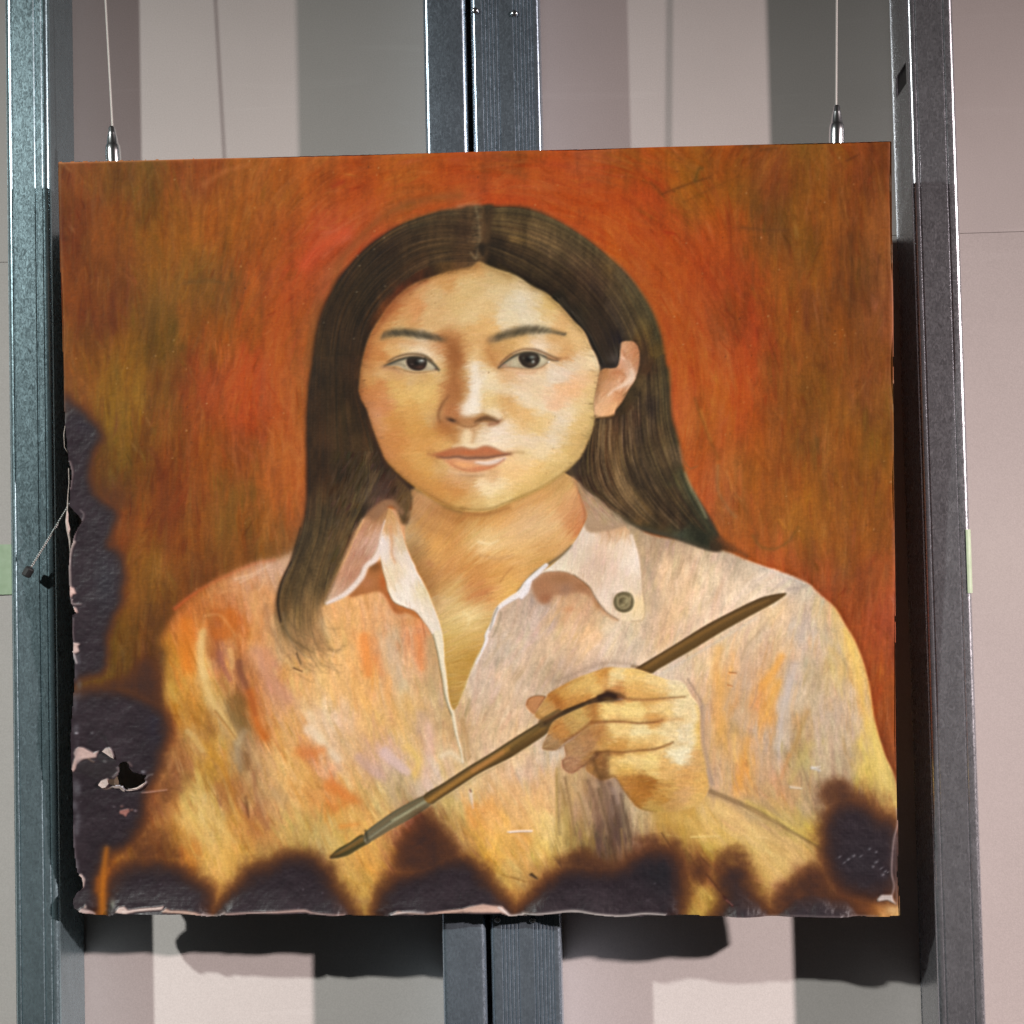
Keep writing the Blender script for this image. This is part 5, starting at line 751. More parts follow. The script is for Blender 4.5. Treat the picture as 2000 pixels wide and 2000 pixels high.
F('Z2', [(80,450),(150,440)], (150,120,80), 7, 6, .5, 2.5)
# ---- eyes
EYL = poly(P('Z1', [(620,1245),(700,1205),(800,1175),(920,1165),(1020,1180),(1090,1230),(1150,1290),(1120,1300),(1000,1310),(880,1310),(800,1290),(740,1260)]), .7)
lay(EYL, (176,156,120), .95)
blob('Z1', 1080, 1250, 50, 40, (206,190,150), .7, clip=EYL); blob('Z1', 790, 1240, 40, 40, (205,190,150), .5, clip=EYL)
F('Z1', [(640,1245),(740,1235),(800,1260)], (130,110,80), 5, 4, .55, 1.6)
IR = poly(P('Z1', [(820,1215),(845,1165),(930,1150),(1010,1165),(1035,1215),(1020,1270),(970,1305),(900,1302),(845,1270)]), .8)
lay(IR, (46,33,24), .95)
blob('Z1', 930, 1222, 30, 32, (18,13,10), .85); blob('Z1', 965, 1272, 50, 20, (92,60,42), .65)
blob('Z1', 975, 1205, 34, 20, (150,150,138), .75); blob('Z1', 985, 1200, 16, 10, (195,195,180), .6); blob('Z1', 880, 1240, 14, 10, (92,74,64), .6)
F('Z1', [(590,1258),(650,1232),(740,1195),(840,1168),(940,1162),(1030,1185),(1100,1235),(1158,1300)], (58,52,38), [2,4,5.5,6,6,5.5,5,4], None, .82, 1.5)
F('Z1', [(640,1205),(720,1165),(830,1138),(930,1136),(1010,1152),(1080,1200)], (92,70,42), [1.5,2,2.5,2.5,2.5,2], None, .75, 1.0)
F('Z1', [(700,1180),(820,1152),(930,1150),(1000,1165)], (205,170,125), 2.5, 2, .7, 1.0)
F('Z1', [(690,1275),(780,1300),(880,1325),(1000,1325),(1140,1305)], (112,84,52), 2, 2.5, .6, 1.1)
F('Z1', [(720,1290),(800,1325),(900,1338),(1010,1335),(1130,1320)], (230,190,130), 4, 3, .6, 1.6)
F('Z1', [(570,1270),(680,1290),(740,1320)], (160,110,80), 6, 4, .45, 2.5)
F('Z1', [(780,1340),(900,1372),(1050,1370)], (188,138,78), 5, 3, .35, 3)
F('Z1', [(640,1340),(760,1400),(900,1425),(1050,1400)], (200,150,80), 5, 4, .3, 3)
blob('Z1', 1130, 1290, 14, 10, (90,62,44), .6)
EYR = poly(P('Z2', [(185,735),(260,670),(360,610),(480,585),(600,590),(690,640),(715,660),(670,710),(580,750),(480,755),(360,740),(280,735)]), .7)
lay(EYR, (180,162,124), .95)
blob('Z2', 640, 660, 40, 40, (210,196,156), .7, clip=EYR); blob('Z2', 340, 690, 40, 40, (210,194,152), .5, clip=EYR)
blob('Z2', 225, 715, 40, 16, (190,135,100), .8); blob('Z2', 300, 690, 26, 26, (190,160,120), .5)
IR = poly(P('Z2', [(385,645),(410,595),(490,578),(575,590),(608,640),(600,690),(550,735),(490,745),(425,715)]), .8)
lay(IR, (50,38,27), .95)
blob('Z2', 490, 655, 32, 32, (18,14,11), .85); blob('Z2', 530, 705, 46, 22, (96,76,54), .65)
blob('Z2', 530, 632, 28, 18, (140,146,130), .7); blob('Z2', 540, 680, 14, 16, (170,172,158), .8); blob('Z2', 440, 640, 12, 16, (80,80,62), .5)
F('Z2', [(178,740),(215,705),(290,650),(370,605),(480,580),(580,585),(660,625),(735,660),(800,668)], (62,55,40), [3,3,4.5,6,6.5,6,4.5,3.5,2], None, .82, 1.5)
F('Z2', [(200,690),(280,620),(370,570),(470,550),(580,560),(680,600),(770,640),(825,648)], (118,84,52), [1.5,2,2.5,2.5,2.5,2.5,2.5,1.5], None, .75, 1.1)
F('Z2', [(330,590),(430,562),(540,568),(640,600)], (215,185,140), 3, 2.5, .6, 1.2)
F('Z2', [(700,640),(790,655),(900,640)], (180,120,70), 5, 2.5, .6, 2)
F('Z2', [(180,745),(300,740),(420,752),(560,755),(640,730),(700,685)], (140,100,64), 1.8, 2, .65, 1.0)
F('Z2', [(250,758),(400,772),(550,775),(660,745),(715,690)], (236,200,150), 3.5, 3, .65, 1.4)
blob('Z2', 705, 682, 10, 8, (245,235,215), .8)
F('Z2', [(380,800),(480,810),(560,785)], (206,150,108), 3.5, 2.5, .5, 1.8)
F('Z2', [(400,820),(520,830)], (238,212,175), 5, 3, .5, 2)
F('Z2', [(220,860),(300,880),(420,880)], (214,165,110), 8, 5, .35, 3)
F('Z1', [(620,1215),(720,1165),(830,1134),(930,1130),(1015,1148),(1090,1205)], (110,78,44), [2,3,3.5,3.5,3.5,2.5], None, .55, 1.6)
F('Z1', [(600,1265),(700,1285),(800,1318),(900,1335),(1020,1333)], (150,102,58), 4, 3, .4, 2.4)
F('Z1', [(760,1030),(880,1060),(990,1062),(1090,1120)], (234,206,162), 10, 8, .35, 4)
F('Z2', [(190,700),(280,618),(370,568),(470,546),(580,556),(690,602),(790,645)], (128,90,54), [2,3,3.5,3.5,3.5,3,2], None, .5, 1.6)
F('Z2', [(200,752),(330,758),(460,768),(580,764),(660,738)], (168,118,72), 3.5, 3, .4, 2)
# ---- nose: side plane, underside, lit ridge and wing
def FS_(t, pts, c, soft, a): lay(poly(P(t, pts), soft) * FC, c, a)
FS_('Z3', [(1080,-40),(1170,40),(1200,200),(1185,330),(1200,440),(1165,570),(1060,590),(975,570),(1005,450),(1050,350),(1070,200),(1050,60)], (176,112,56), 5, .50)
FS_('Z3', [(1165,596),(1250,612),(1340,602),(1420,584),(1500,602),(1570,640),(1600,655),(1560,684),(1480,692),(1400,672),(1330,694),(1260,718),(1180,708),(1100,692),(1040,692),(990,662),(958,608),(1050,588),(1110,583)], (170,112,60), 2.4, .70)
FS_('Z3', [(1292,60),(1350,60),(1365,250),(1372,400),(1392,500),(1384,565),(1310,588),(1230,590),(1178,572),(1198,510),(1255,430),(1275,340),(1292,200)], (243,226,200), 2.4, .62)
FS_('Z3', [(1440,545),(1540,528),(1600,566),(1606,632),(1540,604),(1460,582)], (236,210,166), 2.0, .60)
F('Z3', [(1048,392),(990,465),(952,545),(940,610),(962,665)], (126,78,38), [3,5.5,6.5,5.5,4], None, .75, 2.4)
F('Z3', [(962,665),(1010,702),(1080,742),(1180,757)], (160,98,42), 6, 4, .55, 2.6)
blob('Z3', 1080, 645, 50, 20, (74,48,30), .95, 18, clip=FC)
F('Z3', [(1140,674),(1200,708),(1280,718),(1340,692),(1390,658)], (146,96,50), 4, 3.5, .7, 1.8)
F('Z3', [(1330,662),(1390,636),(1450,626),(1510,642),(1565,664)], (92,62,34), [3,8,10,7,4], None, .75, 2)
F('Z3', [(1480,692),(1550,682),(1602,642)], (146,88,52), 6, 3, .6, 2.2)
blob('Z3', 1420, 682, 50, 12, (210,180,150), .5, clip=FC)
F('Z3', [(1620,560),(1642,620),(1605,662)], (200,152,92), 5, 4, .5, 2.5)
F('Z3', [(1580,440),(1680,540),(1780,620),(1850,720)], (212,162,92), 10, 10, .35, 5)
F('Z3', [(1000,722),(1080,765),(1160,785),(1148,860)], (168,104,44), 14, 12, .42, 7)
FS_('Z3', [(1190,762),(1268,742),(1290,800),(1272,880),(1222,902),(1168,882)], (238,208,156), 2.2, .55)
F('Z3', [(1308,745),(1318,800),(1300,868)], (188,138,84), 7, 6, .6, 3)
F('Z3', [(230,640),(330,900),(450,1100),(650,1280),(900,1440)], (190,128,66), 30, 30, .34, 13)
# ---- mouth
ULP = poly(P('Z3', [(870,1000),(960,980),(1080,935),(1190,920),(1270,940),(1330,940),(1430,910),(1520,930),(1620,975),(1740,998),(1600,1025),(1450,1040),(1300,1045),(1150,1035),(1000,1045),(930,1035)]), 1.7)
lay(ULP * FC, (176,102,58), .9)
blob('Z3', 1000, 1000, 90, 36, (172,92,46), .5, clip=ULP); blob('Z3', 1450, 965, 130, 30, (190,108,62), .5, clip=ULP); blob('Z3', 1250, 985, 100, 24, (186,98,46), .5, clip=ULP)
LLP = poly(P('Z3', [(1000,1050),(1150,1035),(1300,1050),(1450,1050),(1580,1035),(1650,1030),(1600,1090),(1500,1150),(1380,1185),(1260,1180),(1150,1150),(1060,1110)]), 1.9)
lay(LLP * FC, (208,144,94), .86)
blob('Z3', 1200, 1110, 110, 34, (236,165,95), .7, 8, clip=LLP); blob('Z3', 1380, 1150, 110, 22, (205,118,70), .6, -8, clip=LLP); blob('Z3', 1060, 1080, 60, 30, (205,128,78), .5, clip=LLP)
F('Z3', [(1340,1085),(1450,1095),(1560,1075),(1640,1045)], (230,208,188), [4,8,10,4], None, .85, 1.8)
F('Z3', [(1150,1055),(1260,1075),(1340,1075)], (215,150,110), 5, 3, .5, 2)
F('Z3', [(1080,1110),(1180,1160),(1300,1182),(1420,1165),(1550,1115),(1630,1060)], (182,104,58), 3, 3, .55, 1.8)
F('Z3', [(930,1030),(1030,1040),(1140,1030),(1240,1045),(1340,1042),(1450,1040),(1560,1022),(1700,1000)], (112,72,52), [2.5,4,5,6,6,6,4,2], None, .75, 1.5)
F('Z3', [(840,1000),(900,1020),(950,1040)], (160,100,48), 5, 3, .6, 2.4)
F('Z3', [(1700,1000),(1760,985),(1830,990)], (180,140,85), 6, 4, .55, 2.6)
F('Z3', [(1100,920),(1200,905),(1270,925),(1330,930),(1430,895),(1530,915),(1640,965)], (238,212,170), 3.5, 3.5, .55, 1.8)
F('Z3', [(1180,1215),(1280,1225),(1400,1222)], (170,122,78), 4, 3, .5, 2.2)
F('Z3', [(1060,1180),(1160,1205),(1300,1215),(1450,1195)], (232,190,145), 5, 4, .45, 2.4)
blob('Z3', 1320, 1235, 130, 16, (185,140,88), .35, clip=FC)
F('Z3', [(1200,740),(1180,800),(1160,870)], (195,145,85), 4, 3, .35, 2.5)
F('Z3', [(900,1060),(960,1130),(1030,1180)], (200,150,80), 6, 5, .3, 3)
F('Z3', [(1180,1440),(1400,1480),(1650,1450)], (205,165,90), 5, 4, .35, 3)
for t, x, y in [('Z3',305,595),('Z4',963,522),('Z4',893,778),('Z4',830,710),('Z3',1470,150),('Z1',1120,600),('Z1',1085,505),('Z2',72,792),('Z3',725,268),('Z3',560,560),('Z4',985,178),('Z4',920,246)]:
    blob(t, x, y, 6, 5, (140,95,52), .5, clip=FC)
for q in [('Z3', [(420,900),(520,1050),(660,1200),(820,1320)], (190,122,50), 26, 22, .50, 12), ('Z3', [(180,420),(240,560),(300,720)], (188,122,66), 18, 16, .35, 8), ('Z1', [(1330,1250),(1320,1420),(1360,1580)], (154,92,40), 14, 16, .50, 7),
          ('Z3', [(1060,330),(1080,430),(1060,520)], (166,100,48), 18, 14, .50, 7), ('Z3', [(960,700),(1050,770),(1110,860)], (168,104,46), 12, 10, .5, 6), ('Z1', [(440,1040),(430,1180),(450,1300)], (172,102,44), 16, 14, .5, 7), ('Z1', [(640,640),(560,780),(490,900)], (176,100,42), 14, 12, .35, 8),
          ('Z1', [(1260,960),(1330,1060),(1340,1180)], (150,88,38), 20, 18, .45, 9), ('Z3', [(560,640),(700,760),(820,860)], (196,134,58), 30, 26, .35, 14), ('Z3', [(950,1290),(1080,1380),(1180,1440)], (190,126,54), 22, 18, .40, 10), ('Z3', [(1000,1560),(1200,1580),(1400,1570)], (170,118,50), 10, 10, .4, 6), ('Z2', [(60,470),(90,580),(130,680)], (186,122,58), 14, 12, .40, 7), ('Z1', [(600,560),(700,480),(830,420)], (190,122,60), 16, 14, .35, 9), ('Z3', [(860,960),(880,1040),(930,1100)], (184,124,58), 10, 9, .4, 5),
          ('Z1', [(620,1000),(760,1010),(900,1030)], (196,132,72), 8, 8, .35, 4), ('Z4', [(700,930),(900,820),(1080,690)], (196,150,72), 14, 10, .3, 7), ('Z3', [(900,560),(880,640),(900,720)], (190,135,70), 8, 8, .35, 4), ('Z2', [(560,440),(760,450),(900,520)], (206,150,84), 8, 8, .3, 5)]:
    F(*q)
# ---- ear
ER = poly(P('Z2', [(1450,492),(1530,466),(1600,480),(1640,540),(1652,650),(1635,770),(1600,880),(1530,990),(1470,1100),(1400,1190),(1380,1240),(1250,1262),(1190,1250),(1182,1100),(1210,950),(1245,780),(1330,745),(1420,735),(1440,620)]), .9)
lay(ER, warped(field([('Z2', [(1500,520,(205,150,100)),(1590,560,(196,130,80)),(1560,640,(190,122,70)),(1490,600,(215,165,125)),(1600,700,(192,130,82)),(1540,720,(222,180,140)),(1480,700,(205,150,110)),(1570,800,(226,190,155)),(1450,800,(196,128,76)),(1380,830,(206,148,98)),(1300,830,(180,122,66)),(1340,920,(210,155,110)),(1500,900,(228,185,145)),(1420,960,(218,160,110)),(1270,950,(190,135,80)),(1340,1030,(224,165,110)),(1450,1040,(205,140,85)),(1280,1080,(215,165,115)),(1350,1130,(226,170,110)),(1250,1190,(226,175,120)),(1330,1210,(226,165,105)),(1620,780,(170,120,80)),(1520,1000,(180,125,78))])], 8, 2), 2, 95, 5, 5))
restroke(ER, 380, 16, 4, lambda x, y: x * 0 - .9, .4, .022, 2.5, 27, 5)
stroke('Z2', [(1480,640),(1530,680),(1570,770),(1575,850),(1500,920),(1410,965),(1330,1030)], (236,205,172), [4,6,8,8,7,5,3], None, .7, 2, ER)
stroke('Z2', [(1470,560),(1520,660),(1560,740)], (170,105,58), 5, 4, .45, 2, ER)
stroke('Z2', [(1380,800),(1440,790),(1500,830),(1470,890)], (180,110,60), 6, 4, .5, 2, ER)
stroke('Z2', [(1400,1000),(1450,1010),(1500,960)], (186,120,66), 4, 3, .5, 1.8, ER)
stroke('Z2', [(1190,1250),(1290,1268),(1380,1238)], (120,88,48), 3, 3, .6, 1.4)
stroke('Z2', [(1200,1100),(1225,950),(1255,800)], (150,105,60), 6, 5, .5, 2.4, ER)
F('Z1', [(900,420),(760,510),(640,640),(550,770),(470,900),(415,1020),(375,1170),(345,1320),(335,1480)], (128,74,34), 12, 10, .42, 6)
F('Z3', [(115,340),(150,450),(210,560),(250,690),(300,830),(350,950),(410,1070),(500,1170),(620,1280)], (140,86,42), 10, 11, .42, 6)
F('Z3', [(620,1280),(780,1390),(920,1472),(1060,1545)], (150,100,46), 10, 9, .35, 6)
F('Z6', [(450,880),(560,935),(660,1020),(760,1130),(860,1240),(930,1320)], (168,128,70), 9, 8, .35, 5)
F('Z4', [(1120,720),(1230,610),(1310,460),(1365,330)], (176,140,78), 9, 8, .35, 5)
# cooler glaze over the flesh
fm_ = np.clip(FC + ER, 0, 1)
IMG[..., 2] += fm_ * .13 * (IMG[..., 1] - IMG[..., 2])
IMG[..., 0] -= fm_ * .03 * (IMG[..., 0] - IMG[..., 1])
# hair in front of the ear and over the temple
TM = poly(np.vstack([P('Z2', [(740,-20),(830,85),(900,165),(980,255),(1060,335),(1110,415),(1150,515),(1192,585),(1222,655),(1240,715),(1300,738),(1380,745),(1430,690),(1450,560),(1460,480),(1500,300),(1400,0),(1000,-150)])]), 1.0)
TM = TM * np.clip(blur(np.clip(FC + ER, 0, 1), 9) * 2.6, 0, 1)
lay(TM, warped(field(HRS, 9, 3, 1.2), 3, 61, 5, 9) * .9, .98)
strands('Z6', GR, 260, DK, .45, 78, TM)
strands('Z6', GR, 170, OL, .32, 79, TM)
GT = [[(760,20),(900,220),(1040,380),(1130,540),(1230,700)], [(900,0),(1030,200),(1150,400),(1230,560),(1320,730)], [(1050,0),(1180,200),(1290,400),(1350,560),(1400,720)], [(1200,0),(1320,200),(1400,380),(1430,520),(1440,640)]]
strands('Z2', GT, 170, DK, .5, 80, TM)
strands('Z2', GT, 34, [(84,76,62),(78,68,50)], .3, 181, TM)
for b in [(1390,640,50,50,(96,84,74),.5),(1400,400,36,50,(34,28,34),.7),(1330,710,60,24,(46,34,24),.6),(1250,560,60,80,(44,34,24),.4)]:
    blob('Z2', *b[:4], b[4], b[5], clip=TM)
# brown strokes covering leftover orange at the collar and neck edge
stroke('A', [(738,1000),(752,985),(768,984),(784,1000)], (146,104,72), 14, 10, .85, 3)
stroke('A', [(1118,935),(1132,955),(1142,975),(1148,1000)], (176,132,92), 7, 6, .7, 2.5)
restroke(poly(P('Z8', [(215,1180),(300,1290),(430,1370),(560,1490),(640,1560),(480,1600),(330,1480),(250,1330)]), 1.5), 160, 26, 6, lambda x, y: x * 0 + .9, .6, .04, 5, 33, 6)
# the parting
for k in range(90):
    y = 200 + r_.rand() * 480
    x = 1620 + (y - 200) / 480 * -20 + r_.randn() * 5
    d = 1 if r_.rand() < .5 else -1
    stroke('Z5', [(x, y), (x + d * (20 + 30 * r_.rand()), y + 8 * r_.rand())], (112,92,62) if r_.rand() < .45 else (50,38,24), 1.8, .9, .45, .9)
stroke('Z5', [(1600,200),(1625,330),(1640,470),(1625,560),(1610,660)], (128,106,74), [4,2.5,2.5,2.5,5], None, .5, 1.6)
stroke('Z5', [(1650,560),(1660,620)], (30,22,14), 14, 8, .7, 2)
stroke('Z5', [(1560,620),(1600,670)], (150,120,80), 5, 4, .5, 1.6)
stroke('Z6', [(0,520),(80,500),(170,480)], (34,26,17), 14, 10, .5, 4)
for q in [[(1640,420),(1500,410),(1400,430)], [(1640,480),(1520,500),(1420,540)], [(1640,350),(1500,330)]]:
    stroke('Z5', q, (58,42,28), 5, 2, .4, 2)

# ---- brush held in the hand
def handle(m_c=None):
    ctr = np.vstack([P('Y8', [(75,553)]), P('A', [(682,1654),(714,1636),(780,1597),(838,1563),(900,1524),(960,1488),(1003,1461),(1050,1428),(1088,1401),(1150,1368)])])
    return ctr
BR1 = np.vstack([P('Y8', [(72,556),(110,510),(180,470),(250,425),(300,460),(240,500),(160,545)])])
m = poly(BR1, .8); lay(m, (92,76,38)); 
stroke('Y8', [(90,548),(160,505),(250,450)], (150,104,48), 5, 8, .6, 2, m); stroke('Y8', [(80,552),(150,530),(260,475)], (62,58,34), 3, 3, .6, 1.4, m); stroke('Y8', [(110,515),(200,462),(250,430)], (66,62,34), 3, 3, .6, 1.4, m)
FE = poly(P('Y6', [(330,1690),(500,1560),(640,1470),(820,1380),(860,1400),(895,1450),(740,1560),(560,1660),(400,1756),(330,1790)]), .8)
lay(FE, (114,98,68))
for q in [([(330,1760),(550,1610),(850,1430)], (172,164,130), 4), ([(350,1740),(600,1560),(830,1420)], (96,90,68), 2.5), ([(400,1760),(640,1620),(880,1460)], (88,80,58), 3), ([(330,1700),(560,1530),(820,1390)], (90,86,62), 3), ([(560,1590),(700,1510),(850,1415)], (176,168,128), 4)]:
    stroke('Y6', q[0], q[1], q[2], q[2], .6, 1.4, FE)
stroke('Y6', [(330,1680),(345,1756)], (58,50,30), 5, 5, .7, 1.5)
HD = poly(np.vstack([P('Y6', [(830,1378),(1000,1270),(1200,1140),(1400,1020),(1600,890),(1760,790),(1932,690)]), P('Y3', [(330,670),(560,520),(720,450),(870,400),(980,470),(700,560),(420,690),(300,810),(0,1005)]), P('Y6', [(1750,960),(1500,1090),(1300,1190),(1100,1320),(960,1410),(895,1450)])]), .8)
HD2 = poly(P('Y4', [(90,905),(150,880),(400,730),(600,605),(800,500),(950,430),(1070,402),(1118,404),(1040,460),(900,536),(700,648),(500,770),(300,884),(215,930)]), .8)
for HM in (HD, HD2):
    lay(HM, (98,72,36))
LHI = [(860,1430),(1050,1300),(1250,1170),(1450,1040),(1650,910),(1850,790)]
stroke('Y6', LHI, (176,126,58), [10,11,11,11,10,8], None, .75, 2.2, HD)
stroke('Y6', [(1250,1165),(1400,1075),(1500,1010)], (190,128,72), 8, 7, .5, 2, HD)
stroke('Y6', [(830,1380),(1000,1270),(1200,1140),(1400,1020),(1600,890),(1800,765)], (70,60,34), 5, 6, .7, 1.8, HD)
stroke('Y6', [(900,1450),(1100,1320),(1300,1190),(1500,1085),(1750,950)], (78,58,28), [6,9,6,4,4], None, .7, 1.8, HD)
stroke('Y3', [(0,930),(180,800),(330,690),(500,600),(700,520)], (72,56,28), 7, 8, .55, 2, HD)
stroke('Y3', [(0,900),(120,820),(240,740)], (110,88,48), 5, 4, .5, 1.6, HD)
stroke('Y3', [(500,560),(650,490),(800,440),(900,440)], (70,42,22), 14, 12, .85, 2.5)
stroke('Y4', [(180,895),(400,755),(600,640),(800,530),(1000,445)], (140,100,48), [9,9,7,5,2], None, .65, 2, HD2)
stroke('Y4', [(150,880),(400,725),(600,603),(800,500),(950,432),(1070,402)], (70,50,26), [8,8,7,6,5,3], None, .65, 1.8, HD2)
stroke('Y4', [(260,915),(500,790),(700,662),(900,548),(1040,468)], (82,62,32), [6,5,5,4,3], None, .55, 1.8, HD2)
stroke('Y4', [(300,925),(520,800),(720,680),(920,560)], (196,184,165), 4, 3, .5, 2.2)
stroke('Y6', [(880,1470),(1100,1340),(1300,1215),(1500,1110)], (178,150,100), 4, 4, .5, 2.4)
stroke('Y3', [(380,330),(520,280),(700,200),(900,160),(1100,180)], (150,122,98), 7, 5, .5, 4)
stroke('Y3', [(1080,195),(1130,200),(1200,235)], (105,72,34), 5, 5, .5, 1.6)
# ---- the hand
HDS = [('Y3', [(200,540,(186,126,76)),(290,560,(196,142,82)),(400,500,(178,108,48)),(450,420,(206,146,76)),(600,400,(217,167,97)),(700,330,(222,172,102)),(820,250,(210,145,75)),(920,280,(238,198,140)),(1100,300,(236,188,118)),(1300,350,(241,198,138)),(1500,400,(243,208,158)),(1100,400,(224,167,97)),(950,400,(192,128,74)),(1250,450,(222,167,97)),(600,470,(193,128,63)),(1500,340,(238,208,174)),(330,620,(205,150,90)),
 (350,870,(180,135,95)),(430,780,(190,125,65)),(550,700,(195,145,85)),(620,640,(200,155,90)),(730,600,(184,124,64)),(850,580,(238,194,124)),(1100,600,(238,198,128)),(1350,580,(240,196,134)),(1550,560,(241,208,164)),(1600,620,(241,203,154)),(1300,660,(215,155,90)),
 (540,1060,(190,135,100)),(580,940,(180,130,90)),(700,850,(185,130,85)),(770,800,(190,130,75)),(850,850,(200,145,80)),(950,780,(238,194,129)),(1150,800,(241,208,154)),(1400,780,(239,203,154)),(1600,800,(239,213,179)),(1150,900,(224,172,102)),(950,900,(205,145,75)),(1300,870,(235,188,123)),
 (700,1100,(175,120,70)),(800,1060,(148,94,50)),(900,1060,(228,178,108)),(1100,1050,(239,194,129)),(1250,1080,(238,198,128)),(1500,1000,(241,216,180)),(1400,1100,(226,172,107)),(1050,1130,(226,177,97)),
 (1050,1230,(190,125,60)),(1200,1250,(172,108,43)),(1150,1330,(183,116,48)),(1400,1280,(211,157,87)),(1350,1380,(190,130,60)),(1550,1200,(222,162,97)),(1650,1050,(217,162,102)),(1700,1250,(224,167,97)),(1550,1350,(217,162,107)),(1650,1420,(224,172,102)),(1300,1470,(202,157,87)),(1680,800,(235,183,103)),(1450,1450,(202,147,87)),(1000,1290,(180,118,58)),(820,1180,(140,98,58))])]
HM = poly(P('Y3', [(210,620),(240,570),(310,470),(340,430),(460,360),(600,290),(780,225),(870,200),(1000,205),(1120,215),(1250,260),(1400,310),(1500,320),(1560,360),(1610,450),(1690,570),(1692,700),(1702,900),(1740,1080),(1772,1250),(1760,1330),(1700,1420),(1600,1470),(1450,1500),(1300,1502),(1150,1470),(1080,1400),(1000,1290),(940,1195),(870,1205),(800,1212),(740,1172),(670,1120),(690,1050),(760,975),(770,700),(800,520),(1000,490),(960,460),(870,428),(720,480),(560,550),(420,600),(300,670),(230,655)]), .8)
MM = poly(P('Y3', [(370,690),(480,625),(700,530),(850,508),(1100,500),(1400,490),(1640,540),(1650,640),(1350,700),(1150,700),(950,700),(800,700),(640,775),(500,855),(400,940),(280,932),(310,830)]), .8)
RM = poly(P('Y3', [(490,990),(480,900),(560,840),(700,740),(820,715),(1100,705),(1400,700),(1600,720),(1620,850),(1350,930),(1100,960),(900,970),(760,980),(700,1040),(640,1085),(560,1150),(470,1112),(458,1040)]), .8)
TH = shape('Y3', [(130,540),(150,482),(220,456),(300,462),(280,520),(230,580),(205,620),(160,590)], (188,130,82), .8)
stroke('Y3', [(135,540),(155,485),(225,458),(300,465)], (140,86,46), 2, 2, .6, 1)
stroke('Y3', [(300,470),(250,540),(215,610)], (132,82,44), 2.5, 2, .6, 1.1)
hf = warped(field(HDS, 8.5, 2), 2.2, 97, 6, 5)
for M_ in (HM, MM, RM):
    lay(M_, hf)
ALLH = np.clip(HM + MM + RM, 0, 1)
def hd_ang(x, y): return np.where(x < 1170, -.5, .06) + 0 * y
restroke(ALLH, 1700, 20, 4.5, hd_ang, .4, .024, 2.2, 28, 5)
def H(pts, c, w, w1=None, a=.7, soft=1.5):
    k_ = 1.25
    stroke('Y3', pts, c, [v_ * k_ for v_ in w] if isinstance(w, list) else w * k_, None if w1 is None else w1 * k_, a * .9, soft * 1.15)
H([(860,428),(960,455),(1000,470),(900,500),(800,500),(700,520)], (62,38,22), [8,9,4,4,4,2], None, .85, 2)
H([(790,470),(860,445),(930,465)], (48,28,16), 9, 6, .9, 1.6)
H([(960,465),(1080,490),(1250,492),(1420,478),(1560,470)], (128,76,40), [4,3.5,3,2.5,1.5], None, .7, 1.4)
H([(1050,490),(1200,500),(1450,495)], (190,130,80), 4, 3, .4, 2)
H([(720,695),(830,690),(1000,690),(1150,705),(1300,695),(1350,680)], (122,70,36), [4,4,3.5,3.5,3.5,4], None, .75, 1.4)
H([(1340,685),(1450,670),(1540,670)], (205,140,85), 5, 3, .55, 2)
H([(720,695),(620,770),(540,830),(480,870)], (130,78,40), [3,4,5,4], None, .7, 1.6)
H([(760,975),(850,960),(1000,965),(1150,950),(1280,940),(1380,910),(1450,880)], (116,68,34), [6,4.5,3.5,3.5,3.5,3,2], None, .75, 1.4)
H([(880,985),(1000,985)], (160,105,60), 4, 3, .5, 1.8)
H([(770,985),(720,1030),(660,1080),(640,1090)], (105,64,36), [6,6,4,3], None, .75, 1.6)
H([(460,1040),(470,1105),(540,1148),(630,1090)], (140,86,62), 2.5, 2, .65, 1.2)
H([(480,1030),(540,1020),(610,1050)], (150,98,72), 2, 2, .45, 1.2)
H([(490,990),(480,905)], (140,95,62), 2.5, 2, .5, 1.2)
H([(285,930),(400,940),(470,900)], (125,85,58), 2.5, 2, .55, 1.3)
H([(310,830),(380,800),(420,850)], (150,105,70), 2.5, 2, .45, 1.3)
H([(840,230),(850,320),(840,380)], (186,120,60), 5, 4, .5, 2.2)
H([(400,470),(420,540)], (160,90,36), 9, 7, .5, 3)
H([(740,540),(740,640),(720,700)], (168,104,50), 6, 5, .55, 2.4)
H([(820,730),(780,800),(800,880)], (176,112,60), 6, 5, .5, 2.4)
H([(700,780),(700,900),(690,960)], (160,108,72), 7, 6, .4, 3)
H([(860,985),(840,1080),(830,1180)], (118,74,40), 10, 12, .6, 3)
H([(740,1040),(760,1120),(800,1200)], (104,66,36), 6, 8, .65, 2)
H([(690,1050),(690,1120),(760,1180)], (170,112,66), 4, 3, .5, 1.6)
H([(930,1190),(1000,1290),(1080,1395),(1160,1470),(1300,1505)], (120,84,50), 2.5, 2, .6, 1.4)
H([(1000,1190),(1120,1180),(1200,1190),(1300,1240),(1420,1270)], (158,94,40), [4,6,6,4,3], None, .55, 2.4)
H([(1080,1260),(1180,1300),(1260,1360)], (165,98,40), 9, 8, .5, 4)
H([(1170,1200),(1200,1260),(1300,1290)], (150,90,38), 3, 2.5, .5, 1.6)
H([(1660,550),(1690,640),(1695,760),(1712,920),(1750,1100)], (240,185,100), [4,6,6,6,5], None, .6, 2)
H([(1700,560),(1712,700),(1722,900),(1765,1090),(1790,1230)], (160,130,108), 5, 6, .55, 2.6)
H([(1640,540),(1640,700),(1610,850)], (246,222,190), 7, 6, .4, 3)
H([(1500,1010),(1580,960),(1590,1050)], (248,226,198), 12, 9, .5, 4)
H([(900,270),(960,265),(1000,300)], (246,212,160), 8, 5, .5, 2.4)
H([(1120,790),(1250,780),(1380,800)], (248,220,172), 5, 4, .5, 2)
